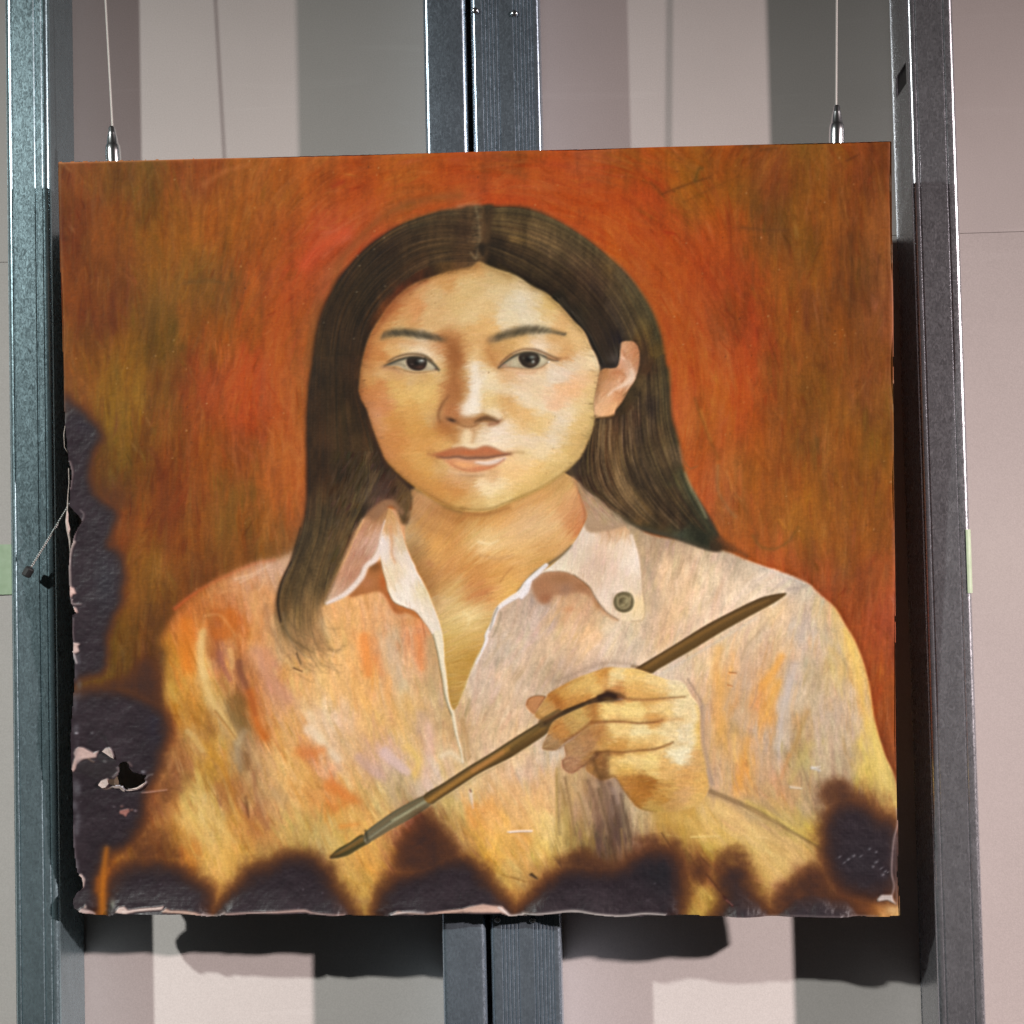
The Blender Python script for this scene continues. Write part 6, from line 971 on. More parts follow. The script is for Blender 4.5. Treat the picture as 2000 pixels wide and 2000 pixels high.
H([(880,585),(1000,580),(1150,610)], (246,206,140), 6, 5, .45, 2.4)
H([(980,1050),(1150,1040),(1300,1060)], (244,204,140), 7, 6, .45, 2.6)
H([(1080,290),(1250,330),(1400,370)], (244,200,140), 4, 3.5, .4, 1.6)
H([(1150,330),(1300,390),(1430,410)], (214,150,84), 3, 2.5, .35, 1.6)
# handle over the finger joint
stroke('Y3', [(280,700),(330,665),(420,605)], (96,72,40), 18, 13, .85, 1.4)
stroke('Y3', [(300,700),(400,640),(520,580),(640,530)], (66,46,24), 7, 6, .8, 1.6)
for q in [([(230,640),(330,660),(420,600)], (150,92,44), 5, 4, .5, 3), ([(340,440),(480,360),(640,290)], (170,108,54), 4, 4, .4, 2.4), ([(540,830),(640,800),(760,780)], (140,88,48), 8, 7, .35, 4), ([(300,880),(380,910),(450,880)], (140,94,58), 8, 7, .4, 4), ([(480,1080),(560,1120),(630,1070)], (150,96,66), 8, 8, .35, 4),
          ([(900,660),(1100,670),(1300,670)], (196,130,72), 6, 5, .4, 3), ([(900,930),(1100,930),(1280,900)], (190,126,66), 6, 5, .4, 3), ([(960,1150),(1150,1140),(1350,1120)], (196,132,66), 7, 6, .4, 3.5), ([(1000,440),(1200,460),(1400,450)], (200,138,76), 6, 5, .4, 3), ([(1090,1400),(1250,1460),(1450,1470)], (160,104,50), 9, 8, .4, 5),
          ([(1600,1090),(1560,1200),(1500,1330)], (190,130,76), 9, 8, .3, 5), ([(1430,690),(1530,740),(1560,820)], (224,180,130), 5, 5, .4, 3), ([(1400,920),(1500,900),(1580,880)], (214,160,104), 5, 4, .4, 3)]:
    H(*q)
IMG *= (1 + .03 * (vnoise(2.2, 2.2, 531) + vnoise(5, 3, 532)) * ALLH)[..., None]
for q in [([(600,430),(760,460),(900,560),(1060,640),(1250,760)], (226,184,108), 26, 40, .45, 12), ([(860,370),(1000,450),(1200,560),(1380,660)], (232,190,120), 20, 26, .45, 9), ([(850,300),(1000,362),(1130,425),(1290,515),(1450,605)], (124,94,56), 5, 3, .6, 2.4), ([(600,420),(700,540),(830,640),(960,650)], (176,130,56), 10, 8, .4, 6), ([(560,410),(640,480),(720,500)], (186,144,60), 16, 14, .45, 8), ([(820,340),(760,380),(680,395)], (206,160,92), 9, 7, .5, 4)]:
    stroke('W1', q[0], q[1], q[2], q[3], q[4], q[5])
IMG *= 1 + ALLH[..., None] * np.array([-.03, .005, -.04], np.float32)
# crisper handling: lift local contrast of the whole figure
IMG += .16 * (IMG - blur(IMG, 7)) + .32 * (IMG - blur(IMG, 1.3))
np.clip(IMG, .03, 1, out=IMG)

# ---- fire damage along the left and the lower edge
BURN = [(P('W3', [(60,170),(130,190),(220,260),(335,360),(280,430),(245,560),(225,700),(270,800),(340,900),(430,960),(385,1070),(290,1170),(470,1180),(525,1260),(495,1400),(445,1550),(405,1750),(375,1932),(330,2040),(200,2130),(60,2160)]), 3.2),
 (np.vstack([P('Y7', [(0,290),(80,290),(300,270),(520,300),(680,380),(750,450),(765,560),(745,700),(705,820),(640,920),(590,1000),(600,1100),(575,1200),(540,1300),(420,1390),(330,1345),(300,1400),(285,1500),(245,1620),(240,1750),(255,1900),(0,1930)])]), 4.2),
 (P('Y7', [(355,1960),(350,1700),(385,1600),(500,1545),(700,1510),(860,1510),(955,1565),(1040,1640),(1075,1750),(1085,1960)]), 4.5),
 (np.vstack([P('Y7', [(1130,1990),(1200,1780),(1300,1660),(1450,1550),(1600,1490),(1700,1450),(1800,1455)]), P('Y8', [(0,600),(80,655),(138,725),(152,800),(168,930)])]), 4.5),
 (P('Y8', [(380,930),(372,780),(410,690),(500,630),(620,600),(760,560),(860,595),(950,690),(1040,790),(1085,930)]), 4.5),
 (np.vstack([P('Y8', [(1105,930),(1200,800),(1310,710),(1400,650),(1560,630),(1680,610)]), P('W1', [(440,660),(480,615),(560,600),(645,640),(700,700),(712,760),(680,850),(625,930),(590,1010)])]), 4.5),
 (P('W1', [(885,720),(950,680),(1030,690),(1060,750),(1040,850),(1090,910),(1180,1000),(900,1010),(940,920),(960,860),(905,800)]), 7),
 (P('W1', [(1180,1010),(1230,920),(1330,850),(1430,820),(1520,870),(1600,930),(1640,1010)]), 7),
 (P('W1', [(1500,360),(1570,300),(1640,350),(1720,410),(1800,480),(1870,470),(1890,700),(1850,880),(1770,893),(1650,880),(1560,810),(1500,730),(1465,620),(1475,500)]), 4.5)]
sst = lambda a, b, x: np.clip((x - a) / (b - a), 0, 1) ** 2 * (3 - 2 * np.clip((x - a) / (b - a), 0, 1))
wob = vnoise(2.2, 2.2, 200) * .35 + vnoise(5, 5, 201) * .7 + vnoise(13, 13, 202) * 1.0
wx_ = np.clip(GX + 8 * vnoise(22, 22, 206) + 2.5 * vnoise(6, 6, 207), 0, RW - 1).astype(int)
wy_ = np.clip(GY + 10 * vnoise(24, 24, 208) + 2.5 * vnoise(6, 6, 209), 0, RH - 1).astype(int)
heat = np.zeros((RH, RW), np.float32)
for k, (q, sf) in enumerate(BURN):
    m0 = poly(q, .5)[wy_, wx_]
    s_ = 5.0 if k == 0 else (7.5 if k == 1 else 10.5)
    heat = np.maximum(heat, .42 * blur(m0, s_) + .33 * blur(m0, s_ * 1.9) + .25 * blur(m0, s_ * 3.2))
# scorched zones without char (brown shirt patches, left bay, right side)
SC1 = np.zeros((RH, RW), np.float32)
for q, a_, sf in [(P('Y8', [(390,640),(440,460),(540,340),(680,310),(760,430),(850,570),(700,660)]), .50, 9), (P('Y7', [(380,1420),(560,1300),(800,1250),(900,1500),(420,1560)]), .34, 12),
                  (P('Y7', [(560,0),(700,0),(760,300),(740,450),(560,330),(380,300),(120,260),(300,220),(480,120)]), .52, 7), (P('W1', [(420,560),(560,500),(720,600),(880,640),(900,720),(760,800),(700,700)]), .42, 9),
                  (P('W1', [(1400,300),(1480,220),(1620,240),(1760,380),(1850,440),(1700,460),(1500,420)]), .45, 8), (P('W1', [(1380,700),(1480,700),(1560,820),(1720,900),(1700,1000),(1150,1000),(1230,840)]), .50, 11),
                  (P('Y8', [(1280,660),(1310,560),(1480,520),(1640,560),(1760,560),(1700,700)]), .46, 8), (P('W3', [(240,560),(300,650),(500,700),(560,800),(430,960),(300,950)]), .30, 8), (P('W1', [(850,640),(960,580),(1080,660),(1120,800),(1200,900),(1000,960),(880,820)]), .40, 9),
                  (P('Y7', [(1350,1500),(1600,1380),(1850,1380),(1932,1500),(1600,1560)]), .32, 10), (P('Y7', [(720,900),(820,700),(800,450),(900,600),(850,1000),(700,1250)]), .28, 10)]:
    SC1 = np.maximum(SC1, blur(poly(q, .5)[wy_, wx_], sf) * a_)
heat = np.clip(np.maximum(heat, SC1) + .045 * wob * np.clip(np.maximum(heat, SC1) * 6, 0, 1), 0, 1)
t1 = sst(.03, .42, heat)
brown = np.clip(IMG * np.array([.54, .43, .35], np.float32) + col((16,8,4)), 0, 1)      # toasted varnish
IMG[:] = IMG + (brown - IMG) * (t1 * .92)[..., None]
lay(sst(.08, .44, heat), (116,68,34), .50)                                              # amber singe
lay(sst(.17, .62, heat), (62,37,29), .92)                                                # scorched paint
lay(sst(.42, .84, heat), (42,33,37), .94)                                                # burnt crust
t3 = sst(.62, .92, heat)
g = vnoise(40, 40, 203) * .4 + vnoise(14, 14, 204) * .45 + vnoise(5, 4, 212) * .3 + vnoise(2.2, 2.0, 205) * .55
CH = np.clip((np.array([50, 41, 46]) + g[..., None] * np.array([15, 13, 13])) / 255, 0, 1).astype(np.float32)
lay(t3, CH, .55)                                                                         # grey ash skin
CHARV = sst(.45, .85, heat)
for b in [('W1',560,700,110,90,(30,30,34),.8),('W1',620,760,70,90,(34,34,38),.6),('W1',1660,680,110,150,(48,44,48),.5),('Y7',700,500,60,110,(42,38,50),.7),('W3',380,1420,70,160,(44,42,48),.6),('W3',230,300,70,60,(44,36,46),.5)]:
    blob(*b[:5], b[5], b[6], clip=t3)
# orange paint left between the tongues
for q in [('Y7', [(330,1400),(310,1560),(300,1700),(310,1860)], (190,108,24), [9,11,13,15]), ('Y7', [(270,1620),(262,1700)], (150,80,22), [8,7])]:
    stroke(q[0], q[1], q[2], q[3], None, .8, 3)
blob('W1', 1830, 935, 36, 18, (232,190,130), .7); blob('W1', 1770, 935, 40, 16, (176,112,56), .5); blob('W1', 1700, 930, 40, 18, (130,72,34), .5)
# bare canvas and flaked ground
PK = (208,178,166)
def chip(t, p, c=PK, a=.95): shape(t, p, c, .55, a, smooth=False)
chip('W7', [(390,330),(470,340),(560,390),(640,430),(750,395),(700,450),(690,510),(600,520),(480,540),(420,570),(360,630),(340,700),(310,750),(265,750),(290,620),(330,500),(310,440),(340,360)], (205,172,160))
chip('W7', [(800,400),(860,350),(930,340),(970,420),(1000,520),(950,500),(880,450)], (216,196,188))
chip('W7', [(790,590),(830,560),(880,575),(860,605)], (205,195,195))
stroke('W7', [(560,530),(610,570),(650,590)], (200,165,130), 1.6, 1, .8, .8)
stroke('W7', [(860,200),(910,290)], (110,100,100), 1.4, 1, .6, .8)
stroke('W7', [(780,120),(850,200),(900,330)], (30,28,28), 4, 3, .6, 1.6)
shape('W7', [(700,520),(790,400),(880,450),(1010,530),(1020,610),(880,610),(780,600)], (50,46,46), 1.0, .7)
shape('W7', [(400,590),(500,545),(650,590),(800,610),(1040,640),(1080,740),(1000,880),(880,870),(780,900),(600,860),(380,760),(350,690)], (48,42,42), 2.0, .6)
chip('W7', [(735,975),(790,900),(890,870),(915,950),(860,1015),(800,1020)], (178,142,130))
stroke('W7', [(800,1020),(860,1045),(990,1010)], (190,160,135), 2.6, 2, .9, .8)
stroke('W7', [(990,1005),(1100,985),(1150,1020),(1190,1078),(1250,1060),(1400,1045),(1480,1000),(1545,935)], (212,204,206), [2.5,5,6,4,4,3,2,3], None, .95, .8)
stroke('W7', [(1060,700),(1080,740),(1040,800),(980,850)], (140,118,116), [5,5,4,3], None, .7, 1.2)
stroke('W7', [(1250,600),(1300,660)], (120,96,92), 4, 3, .7, 1)
blob('W7', 1500, 765, 36, 22, (150,145,150), .7)
stroke('W7', [(1545,870),(1580,825),(1660,805)], (150,142,138), 2.5, 1.5, .7, .9)
stroke('W7', [(1480,1118),(1640,1102),(1900,1068)], (215,165,150), [1.2,2.2,1.2], None, .8, .8)
shape('W7', [(800,1060),(1190,1090),(1500,1010),(1450,1080),(1150,1150),(850,1130)], (38,32,36), 2, .55)
chip('W7', [(1090,1425),(1180,1400),(1250,1388),(1265,1440),(1220,1480),(1200,1530),(1150,1490),(1090,1475)], (166,110,98))
for x, y, c in [(1300,1410,(130,90,80)),(1365,1430,(140,118,120)),(1130,1350,(130,92,84)),(1000,1360,(92,80,84)),(620,95,(100,95,98)),(360,90,(190,185,188))]:
    blob('W7', x, y, 26, 18, c, .8)
# left edge
for q, c, w in [([(662,0),(688,100),(680,160),(668,260)], (150,130,126), [2,2.5,2,1.5]), ([(690,640),(770,560),(790,500),(760,460)], (120,106,106), [3,3,2.5,2]), ([(760,570),(720,640),(700,720),(690,770)], (140,122,120), [2.5,2.5,3,4]),
                ([(700,760),(672,830),(660,950),(664,1100),(670,1180)], (190,170,160), [6,4,3,3,3]), ([(680,1300),(690,1340),(770,1345)], (170,150,144), [3,3,1.2]), ([(700,1480),(692,1600),(700,1690)], (120,106,106), [2,2,2]), ([(690,1800),(725,1900)], (190,180,176), [5,4])]:
    stroke('R4', q, c, w, None, .9, .8)
chip('R4', [(660,1175),(700,1190),(715,1225),(725,1245),(690,1255),(675,1290),(660,1240)], (222,182,168))
chip('R4', [(700,1365),(725,1380),(742,1425),(705,1428)], (222,182,168))
chip('R4', [(695,1705),(760,1718),(735,1745),(750,1790),(720,1810),(690,1800)], (218,186,174))
for k in range(40):
    y = 1280 + RNG.rand() * 480
    blob('A', 146 + RNG.rand() * 10, y, 3 + 3 * RNG.rand(), 5 + 8 * RNG.rand(), (96,92,96), .25 + .3 * RNG.rand())
chip('R5', [(420,300),(440,290),(462,320),(455,365),(440,370),(448,330)], (205,180,168))
stroke('R5', [(400,30),(405,140),(420,260)], (120,110,112), 3, 3, .6, 1.2)
chip('R5', [(430,490),(450,470),(500,488),(525,512),(470,500)], (190,165,155))
chip('R5', [(460,470),(470,450),(476,472)], (205,180,165))
blob('R5', 614, 455, 12, 22, (150,150,130), .8); blob('R5', 606, 470, 14, 22, (36,32,30), .5)
chip('R5', [(630,495),(650,465),(680,462),(700,480),(780,470),(850,465),(895,458),(885,478),(820,482),(740,490),(690,500)], (214,186,172))
chip('R5', [(880,490),(905,470),(930,480),(1000,482),(1060,490),(1120,512),(1060,505),(1000,498)], (196,160,140))
stroke('R5', [(1100,505),(1160,518),(1220,495)], (190,175,168), 4, 3, .8, 1)
stroke('R5', [(1220,502),(1400,496),(1500,492),(1640,488),(1700,500),(1860,512)], (200,165,150), [3,3,4,5,3,2], None, .85, .9)
chip('R6', [(210,600),(250,575),(350,580),(420,585),(540,572),(660,560),(710,545),(790,530),(850,540),(910,548),(955,605),(900,582),(720,580),(560,588),(420,592),(300,590)], (206,168,148))
stroke('R6', [(210,598),(330,576),(420,580)], (210,200,194), 3, 2, .8, .9)
stroke('R6', [(890,552),(930,580),(965,605),(1040,596)], (220,208,200), [4,4,3,3], None, .9, .9)
stroke('R6', [(1040,590),(1200,584),(1370,574),(1500,590),(1650,604),(1800,592),(1932,600)], (212,200,188), [3,3,4,3,3.5,3,3], None, .9, .9)
stroke('R7', [(330,796),(480,800),(650,795),(950,797),(1150,803)], (130,115,110), 2, 2, .7, .8)
stroke('R7', [(1252,225),(1255,300),(1232,400),(1222,560),(1236,640),(1222,700)], (190,165,160), [3,3,3,3,3,3], None, .75, 1.2)
stroke('R7', [(1245,380),(1240,520),(1250,640),(1250,740)], (120,100,98), 3, 3, .6, 1.2)
chip('R7', [(1145,712),(1165,690),(1225,690),(1235,720),(1250,740),(1200,716),(1150,724)], (205,190,180))
for x, y in [(940,480),(970,512),(1010,470),(1060,480),(1095,440),(1130,450),(1140,510),(1165,545),(1190,560),(1210,575),(1180,590),(990,500),(1120,540)]:
    blob('R7', x + RNG.randn() * 6, y + RNG.randn() * 6, 6 + 5 * RNG.rand(), 3 + 3 * RNG.rand(), (150,146,150), .6, -35)
for k in range(260):   # sparkle of the blistered skin
    x, y = 130 + RNG.rand() * 1620, 1050 + RNG.rand() * 740
    i, j = int((y - Y0) * SC), int((x - X0) * SC)
    if 0 <= i < RH and 0 <= j < RW and t3[i, j] > .5:
        blob('A', x, y, 1.2 + RNG.rand(), 1 + RNG.rand(), (120,112,118), .5 * RNG.rand())
for k in range(420):
    x, y = 130 + RNG.rand() * 1620, 900 + RNG.rand() * 890
    i, j = int((y - Y0) * SC), int((x - X0) * SC)
    if 0 <= i < RH and 0 <= j < RW and CHARV[i, j] > .45:
        an = RNG.rand() * 6.3; L_ = 4 + 10 * RNG.rand()
        stroke('A', [(x, y), (x + L_ * np.cos(an), y + L_ * .6 * np.sin(an))], (24,19,20) if RNG.rand() < .6 else (98,88,92), 1.3, .8, .35, .8)
for t, p in [('R6', [(1095,345),(1130,375)]), ('Y8', [(1185,650),(1215,668)])]:
    stroke(t, p, (40,26,18), 3.5, 2, .85, 1)
stroke('W1', [(925,860),(975,915)], (60,24,20), 3, 3, .8, 1.2)
stroke('W1', [(940,880),(970,905)], (190,120,110), 1.8, 1.4, .7, .9)
# turned canvas edge: highlight painted along the lit top, priming down the sides
stroke('A', [(112,316),(600,303),(1000,290),(1400,281),(1738,275)], (212,140,100), 3, 3, .8, 1)
stroke('A', [(115,318),(126,800)], (170,130,96), 2.2, 2, .35, .9)
stroke('A', [(1737,280),(1745,760),(1757,1400)], (200,130,104), 2.6, 2.6, .6, 1)
for y in (345,360,480,500,745,770,790,900,920,1200,1330,1345):
    stroke('A', [(1738 + (y - 280) * .0155, y), (1738 + (y + 14 - 280) * .0155, y + 14)], (225,205,190), 2.6, 2.4, .6, .9)
# grain of weave and varnish over everything
lum = vnoise(1.15, 1.0, 301) * .5 + vnoise(2.3, 1.0, 302) * .3 + vnoise(1.0, 2.6, 303) * .3
IMG *= (1 + .055 * lum)[..., None]
np.clip(IMG, 0, 1, out=IMG)
# outline of what is left of the canvas, and the hole burnt through it
LEFT = np.vstack([P('A', [(112,315),(118,560),(126,800)]), P('R4', [(625,-300),(655,0),(685,110),(668,250),(660,420),(735,500),(778,560),(740,620),(700,700),(690,760),(665,830),(655,1000),(660,1170),(672,1300),(680,1340),(690,1360),(730,1430),(690,1442),(690,1600),(690,1700),(690,1800),(710,1932)]),
      P('R5', [(385,-420),(395,-200),(400,30),(405,150),(420,280),(448,315),(452,365),(420,392),(400,430),(410,470),(450,492),(520,512),(600,513),(640,497),(700,500),(1050,500),(1120,515),(1160,520),(1210,508),(1500,500),(1700,507),(1860,516)]),
      P('R6', [(170,606),(210,602),(400,596),(560,590),(900,590),(960,609),(1050,599),(1370,582),(1500,594),(1650,609),(1932,604)]), P('R7', [(300,797),(650,798),(950,799),(1150,805),(1270,802),(1266,700),(1252,580),(1261,400),(1250,220),(1245,0)]),
      P('A', [(1750,1300),(1746,900),(1743,600),(1740,277)])])
CANVAS = poly(LEFT, .3, False)
HOLE = poly(P('W7', [(1075,640),(1100,605),(1190,570),(1240,600),(1250,680),(1310,750),(1430,790),(1560,820),(1520,870),(1540,930),(1470,990),(1400,1040),(1300,1040),(1200,1060),(1140,990),(1060,980),(980,1000),(905,960),(895,890),(1000,880),(1060,820),(1090,740)]), .3, False)
CHAR = CHARV

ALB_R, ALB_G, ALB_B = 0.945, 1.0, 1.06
ALB_V = [0.77, 0.91, 0.94, 1.20]      # paint lightened towards the top to offset the spotlights' falloff

# ================================================================ helpers
def mesh_obj(name, verts, faces, mat, parent=None, smooth=False):
    me = bpy.data.meshes.new(name)
    me.from_pydata([tuple(v) for v in verts], [], [tuple(f) for f in faces])
    me.update()
    if smooth:
        me.polygons.foreach_set('use_smooth', [True] * len(me.polygons))
    if mat: me.materials.append(mat)
    o = bpy.data.objects.new(name, me); col_.objects.link(o)
    if parent: o.parent = parent
    return o
def empty(name, loc=(0, 0, 0), parent=None):
    o = bpy.data.objects.new(name, None); col_.objects.link(o); o.location = loc; o.empty_display_size = 0.02
    if parent: o.parent = parent
    return o
def tag(o, label, cat, group=None):
    o['label'] = label; o['category'] = cat
    if group: o['group'] = group
def box_vf(x0, x1, y0, y1, z0, z1):
    v = [(x, y, z) for x in (x0, x1) for y in (y0, y1) for z in (z0, z1)]
    f = [(0, 1, 3, 2), (4, 6, 7, 5), (0, 4, 5, 1), (2, 3, 7, 6), (0, 2, 6, 4), (1, 5, 7, 3)]
    return v, f
def bevel_box(name, x0, x1, y0, y1, z0, z1, b, mat, parent=None):
    bm = bmesh.new()
    v, f = box_vf(x0, x1, y0, y1, z0, z1)
    vs = [bm.verts.new(p) for p in v]
    for q in f: bm.faces.new([vs[i] for i in q])
    bmesh.ops.recalc_face_normals(bm, faces=bm.faces)
    bmesh.ops.bevel(bm, geom=bm.edges[:], offset=b, segments=2, profile=0.5, affect='EDGES')
    me = bpy.data.meshes.new(name); bm.to_mesh(me); bm.free()
    me.materials.append(mat)
    o = bpy.data.objects.new(name, me); col_.objects.link(o)
    if parent: o.parent = parent
    return o
def tube(path, rad, n=8):
    """swept tube through points; rad number or list"""
    path = [Vector(p) for p in path]
    rad = [rad] * len(path) if not hasattr(rad, '__len__') else rad
    V, F = [], []
    ref = Vector((0.31, 0.9, 0.2)).normalized()
    for i, p in enumerate(path):
        d = (path[min(i + 1, len(path) - 1)] - path[max(i - 1, 0)]).normalized()
        a = d.cross(ref).normalized(); b = d.cross(a)
        for k in range(n):
            t = 2 * math.pi * k / n
            V.append(p + (a * math.cos(t) + b * math.sin(t)) * rad[i])
    for i in range(len(path) - 1):
        for k in range(n):
            F.append((i * n + k, i * n + (k + 1) % n, (i + 1) * n + (k + 1) % n, (i + 1) * n + k))
    F.append(tuple(range(n))[::-1]); F.append(tuple(range((len(path) - 1) * n, len(path) * n)))
    return V, F
def lathe(prof, n=28, axis=Vector((0, 0, 0))):
    V, F = [], []
    for r, z in prof:
        for k in range(n):
            t = 2 * math.pi * k / n
            V.append((axis.x + r * math.cos(t), axis.y + r * math.sin(t), axis.z + z))
    for i in range(len(prof) - 1):
        for k in range(n):
            F.append((i * n + k, i * n + (k + 1) % n, (i + 1) * n + (k + 1) % n, (i + 1) * n + k))
    F.append(tuple(range(n))[::-1]); F.append(tuple(range((len(prof) - 1) * n, len(prof) * n)))
    return V, F
# ---------------------------------------------------------------- materials
def new_mat(name):
    m = bpy.data.materials.new(name); m.use_nodes = True
    nt = m.node_tree
    return m, nt, nt.nodes['Principled BSDF']
def N(nt, typ, **kw):
    n = nt.nodes.new(typ)
    for k, v in kw.items(): setattr(n, k, v)
    return n
def noise(nt, scale, detail=4, rough=0.5, vec=None, dist=0.0):
    n = N(nt, 'ShaderNodeTexNoise'); n.inputs['Scale'].default_value = scale; n.inputs['Detail'].default_value = detail
    n.inputs['Roughness'].default_value = rough; n.inputs['Distortion'].default_value = dist
    if vec: nt.links.new(vec, n.inputs['Vector'])
    return n
def ramp(nt, src, stops):
    r = N(nt, 'ShaderNodeValToRGB')
    el = r.color_ramp.elements
    while len(el) < len(stops): el.new(0.5)
    for e, (p, c) in zip(el, stops):
        e.position = p; e.color = (*c, 1) if len(c) == 3 else c
    nt.links.new(src, r.inputs[0])
    return r
def coords(nt, scale=(1, 1, 1), kind='Object'):
    tc = N(nt, 'ShaderNodeTexCoord'); mp = N(nt, 'ShaderNodeMapping')
    mp.inputs['Scale'].default_value = scale
    nt.links.new(tc.outputs[kind], mp.inputs[0])
    return mp.outputs[0]
def bump(nt, bsdf, src, strength, dist, prev=None):
    b = N(nt, 'ShaderNodeBump'); b.inputs['Strength'].default_value = strength; b.inputs['Distance'].default_value = dist
    nt.links.new(src, b.inputs['Height'])
    if prev: nt.links.new(prev.outputs[0], b.inputs['Normal'])
    nt.links.new(b.outputs[0], bsdf.inputs['Normal'])
    return b
# grey-pink plasterboard paper
m_board, nt, bs = new_mat('plasterboard_paper')
v = coords(nt)
n1 = noise(nt, 3.0, 5, 0.6, v); n2 = noise(nt, 900, 2, 0.5, v)
mx = N(nt, 'ShaderNodeMix', data_type='FLOAT'); mx.inputs[0].default_value = 0.55
nt.links.new(n1.outputs[0], mx.inputs[2]); nt.links.new(n2.outputs[0], mx.inputs[3])
rp = ramp(nt, mx.outputs[0], [(0.22, (0.415, 0.375, 0.357)), (0.78, (0.585, 0.532, 0.510))])
sv = coords(nt, (5, 5, 60)); ns = noise(nt, 1.0, 5, 0.65, sv, 0.6)       # faint handling scuffs
sr = ramp(nt, ns.outputs[0], [(0.60, (0, 0, 0)), (0.74, (1, 1, 1))])
sm = N(nt, 'ShaderNodeMath', operation='MULTIPLY'); nt.links.new(sr.outputs[0], sm.inputs[0]); sm.inputs[1].default_value = 0.16
sx = N(nt, 'ShaderNodeMix', data_type='RGBA'); nt.links.new(sm.outputs[0], sx.inputs[0]); nt.links.new(rp.outputs[0], sx.inputs[6]); sx.inputs[7].default_value = (0.70, 0.66, 0.64, 1)
nt.links.new(sx.outputs[2], bs.inputs['Base Color']); bs.inputs['Roughness'].default_value = 0.85; bs.inputs['Specular IOR Level'].default_value = 0.25
nb = noise(nt, 1400, 2, 0.6, v); nb2 = noise(nt, 60, 3, 0.5, v)
b1 = bump(nt, bs, nb.outputs[0], 0.25, 0.0004); bump(nt, bs, nb2.outputs[0], 0.15, 0.0008, b1)
m_core, nt, bs = new_mat('gypsum_core'); bs.inputs['Base Color'].default_value = (0.22, 0.2, 0.19, 1); bs.inputs['Roughness'].default_value = 0.95
# galvanised steel with fine spangle
def steel(name, tint, metallic=0.83, rough=0.25, lo=0.82, hi=1.07):
    m, nt, bs = new_mat(name)
    v = coords(nt, (1, 1, 0.55))
    a = noise(nt, 420, 4, 0.65, v, 1.6); b = noise(nt, 70, 3, 0.55, v, 0.8); c = noise(nt, 6, 3, 0.5, v)
    m1 = N(nt, 'ShaderNodeMath', operation='ADD'); m2 = N(nt, 'ShaderNodeMath', operation='MULTIPLY_ADD')
    nt.links.new(a.outputs[0], m1.inputs[0]); nt.links.new(b.outputs[0], m1.inputs[1])
    nt.links.new(c.outputs[0], m2.inputs[0]); m2.inputs[1].default_value = 0.6; nt.links.new(m1.outputs[0], m2.inputs[2])
    r = ramp(nt, m2.outputs[0], [(0.0, (0, 0, 0)), (1.0, (1, 1, 1))])
    mr = N(nt, 'ShaderNodeMapRange'); mr.inputs['From Min'].default_value = 0.95; mr.inputs['From Max'].default_value = 1.65
    mr.inputs['To Min'].default_value = lo; mr.inputs['To Max'].default_value = hi
    nt.links.new(m2.outputs[0], mr.inputs['Value'])
    mc = N(nt, 'ShaderNodeVectorMath', operation='SCALE'); mc.inputs[0].default_value = tint
    nt.links.new(mr.outputs[0], mc.inputs['Scale'])
    nt.links.new(mc.outputs[0], bs.inputs['Base Color'])
    bs.inputs['Metallic'].default_value = metallic
    mr2 = N(nt, 'ShaderNodeMapRange'); mr2.inputs['From Min'].default_value = 0.3; mr2.inputs['From Max'].default_value = 0.7
    mr2.inputs['To Min'].default_value = rough - 0.07; mr2.inputs['To Max'].default_value = rough + 0.10
    nt.links.new(a.outputs[0], mr2.inputs['Value']); nt.links.new(mr2.outputs[0], bs.inputs['Roughness'])
    bump(nt, bs, a.outputs[0], 0.10, 0.0005)
    return m
m_steel_blue = steel('galvanised_steel_bluish', (0.31, 0.42, 0.465))
m_steel_grey = steel('galvanised_steel_grey', (0.42, 0.42, 0.45))
m_steel_dark = steel('galvanised_steel_dull', (0.40, 0.48, 0.565))
m_chrome, nt, bs = new_mat('polished_chrome'); bs.inputs['Base Color'].default_value = (0.82, 0.83, 0.85, 1); bs.inputs['Metallic'].default_value = 1; bs.inputs['Roughness'].default_value = 0.24
m_cable, nt, bs = new_mat('steel_cable'); bs.inputs['Base Color'].default_value = (0.75, 0.72, 0.68, 1); bs.inputs['Metallic'].default_value = 0.25; bs.inputs['Roughness'].default_value = 0.45
m_cable2, nt, bs = new_mat('dull_steel_cable'); bs.inputs['Base Color'].default_value = (0.28, 0.27, 0.26, 1); bs.inputs['Metallic'].default_value = 0.9; bs.inputs['Roughness'].default_value = 0.35
m_black, nt, bs = new_mat('black_crimp'); bs.inputs['Base Color'].default_value = (0.008, 0.0075, 0.008, 1); bs.inputs['Roughness'].default_value = 0.6
m_tape, nt, bs = new_mat('green_masking_tape')
v = coords(nt); nn = noise(nt, 120, 3, 0.5, v)
rp = ramp(nt, nn.outputs[0], [(0.3, (0.36, 0.46, 0.30)), (0.7, (0.43, 0.53, 0.37))]); nt.links.new(rp.outputs[0], bs.inputs['Base Color']); bs.inputs['Roughness'].default_value = 0.42
bump(nt, bs, nn.outputs[0], 0.3, 0.0006)
m_wood, nt, bs = new_mat('stretcher_pine')
v = coords(nt, (3, 30, 30)); nn = noise(nt, 4, 4, 0.6, v, 1.0)
rp = ramp(nt, nn.outputs[0], [(0.3, (0.06, 0.045, 0.03)), (0.7, (0.13, 0.09, 0.055))]); nt.links.new(rp.outputs[0], bs.inputs['Base Color']); bs.inputs['Roughness'].default_value = 0.8
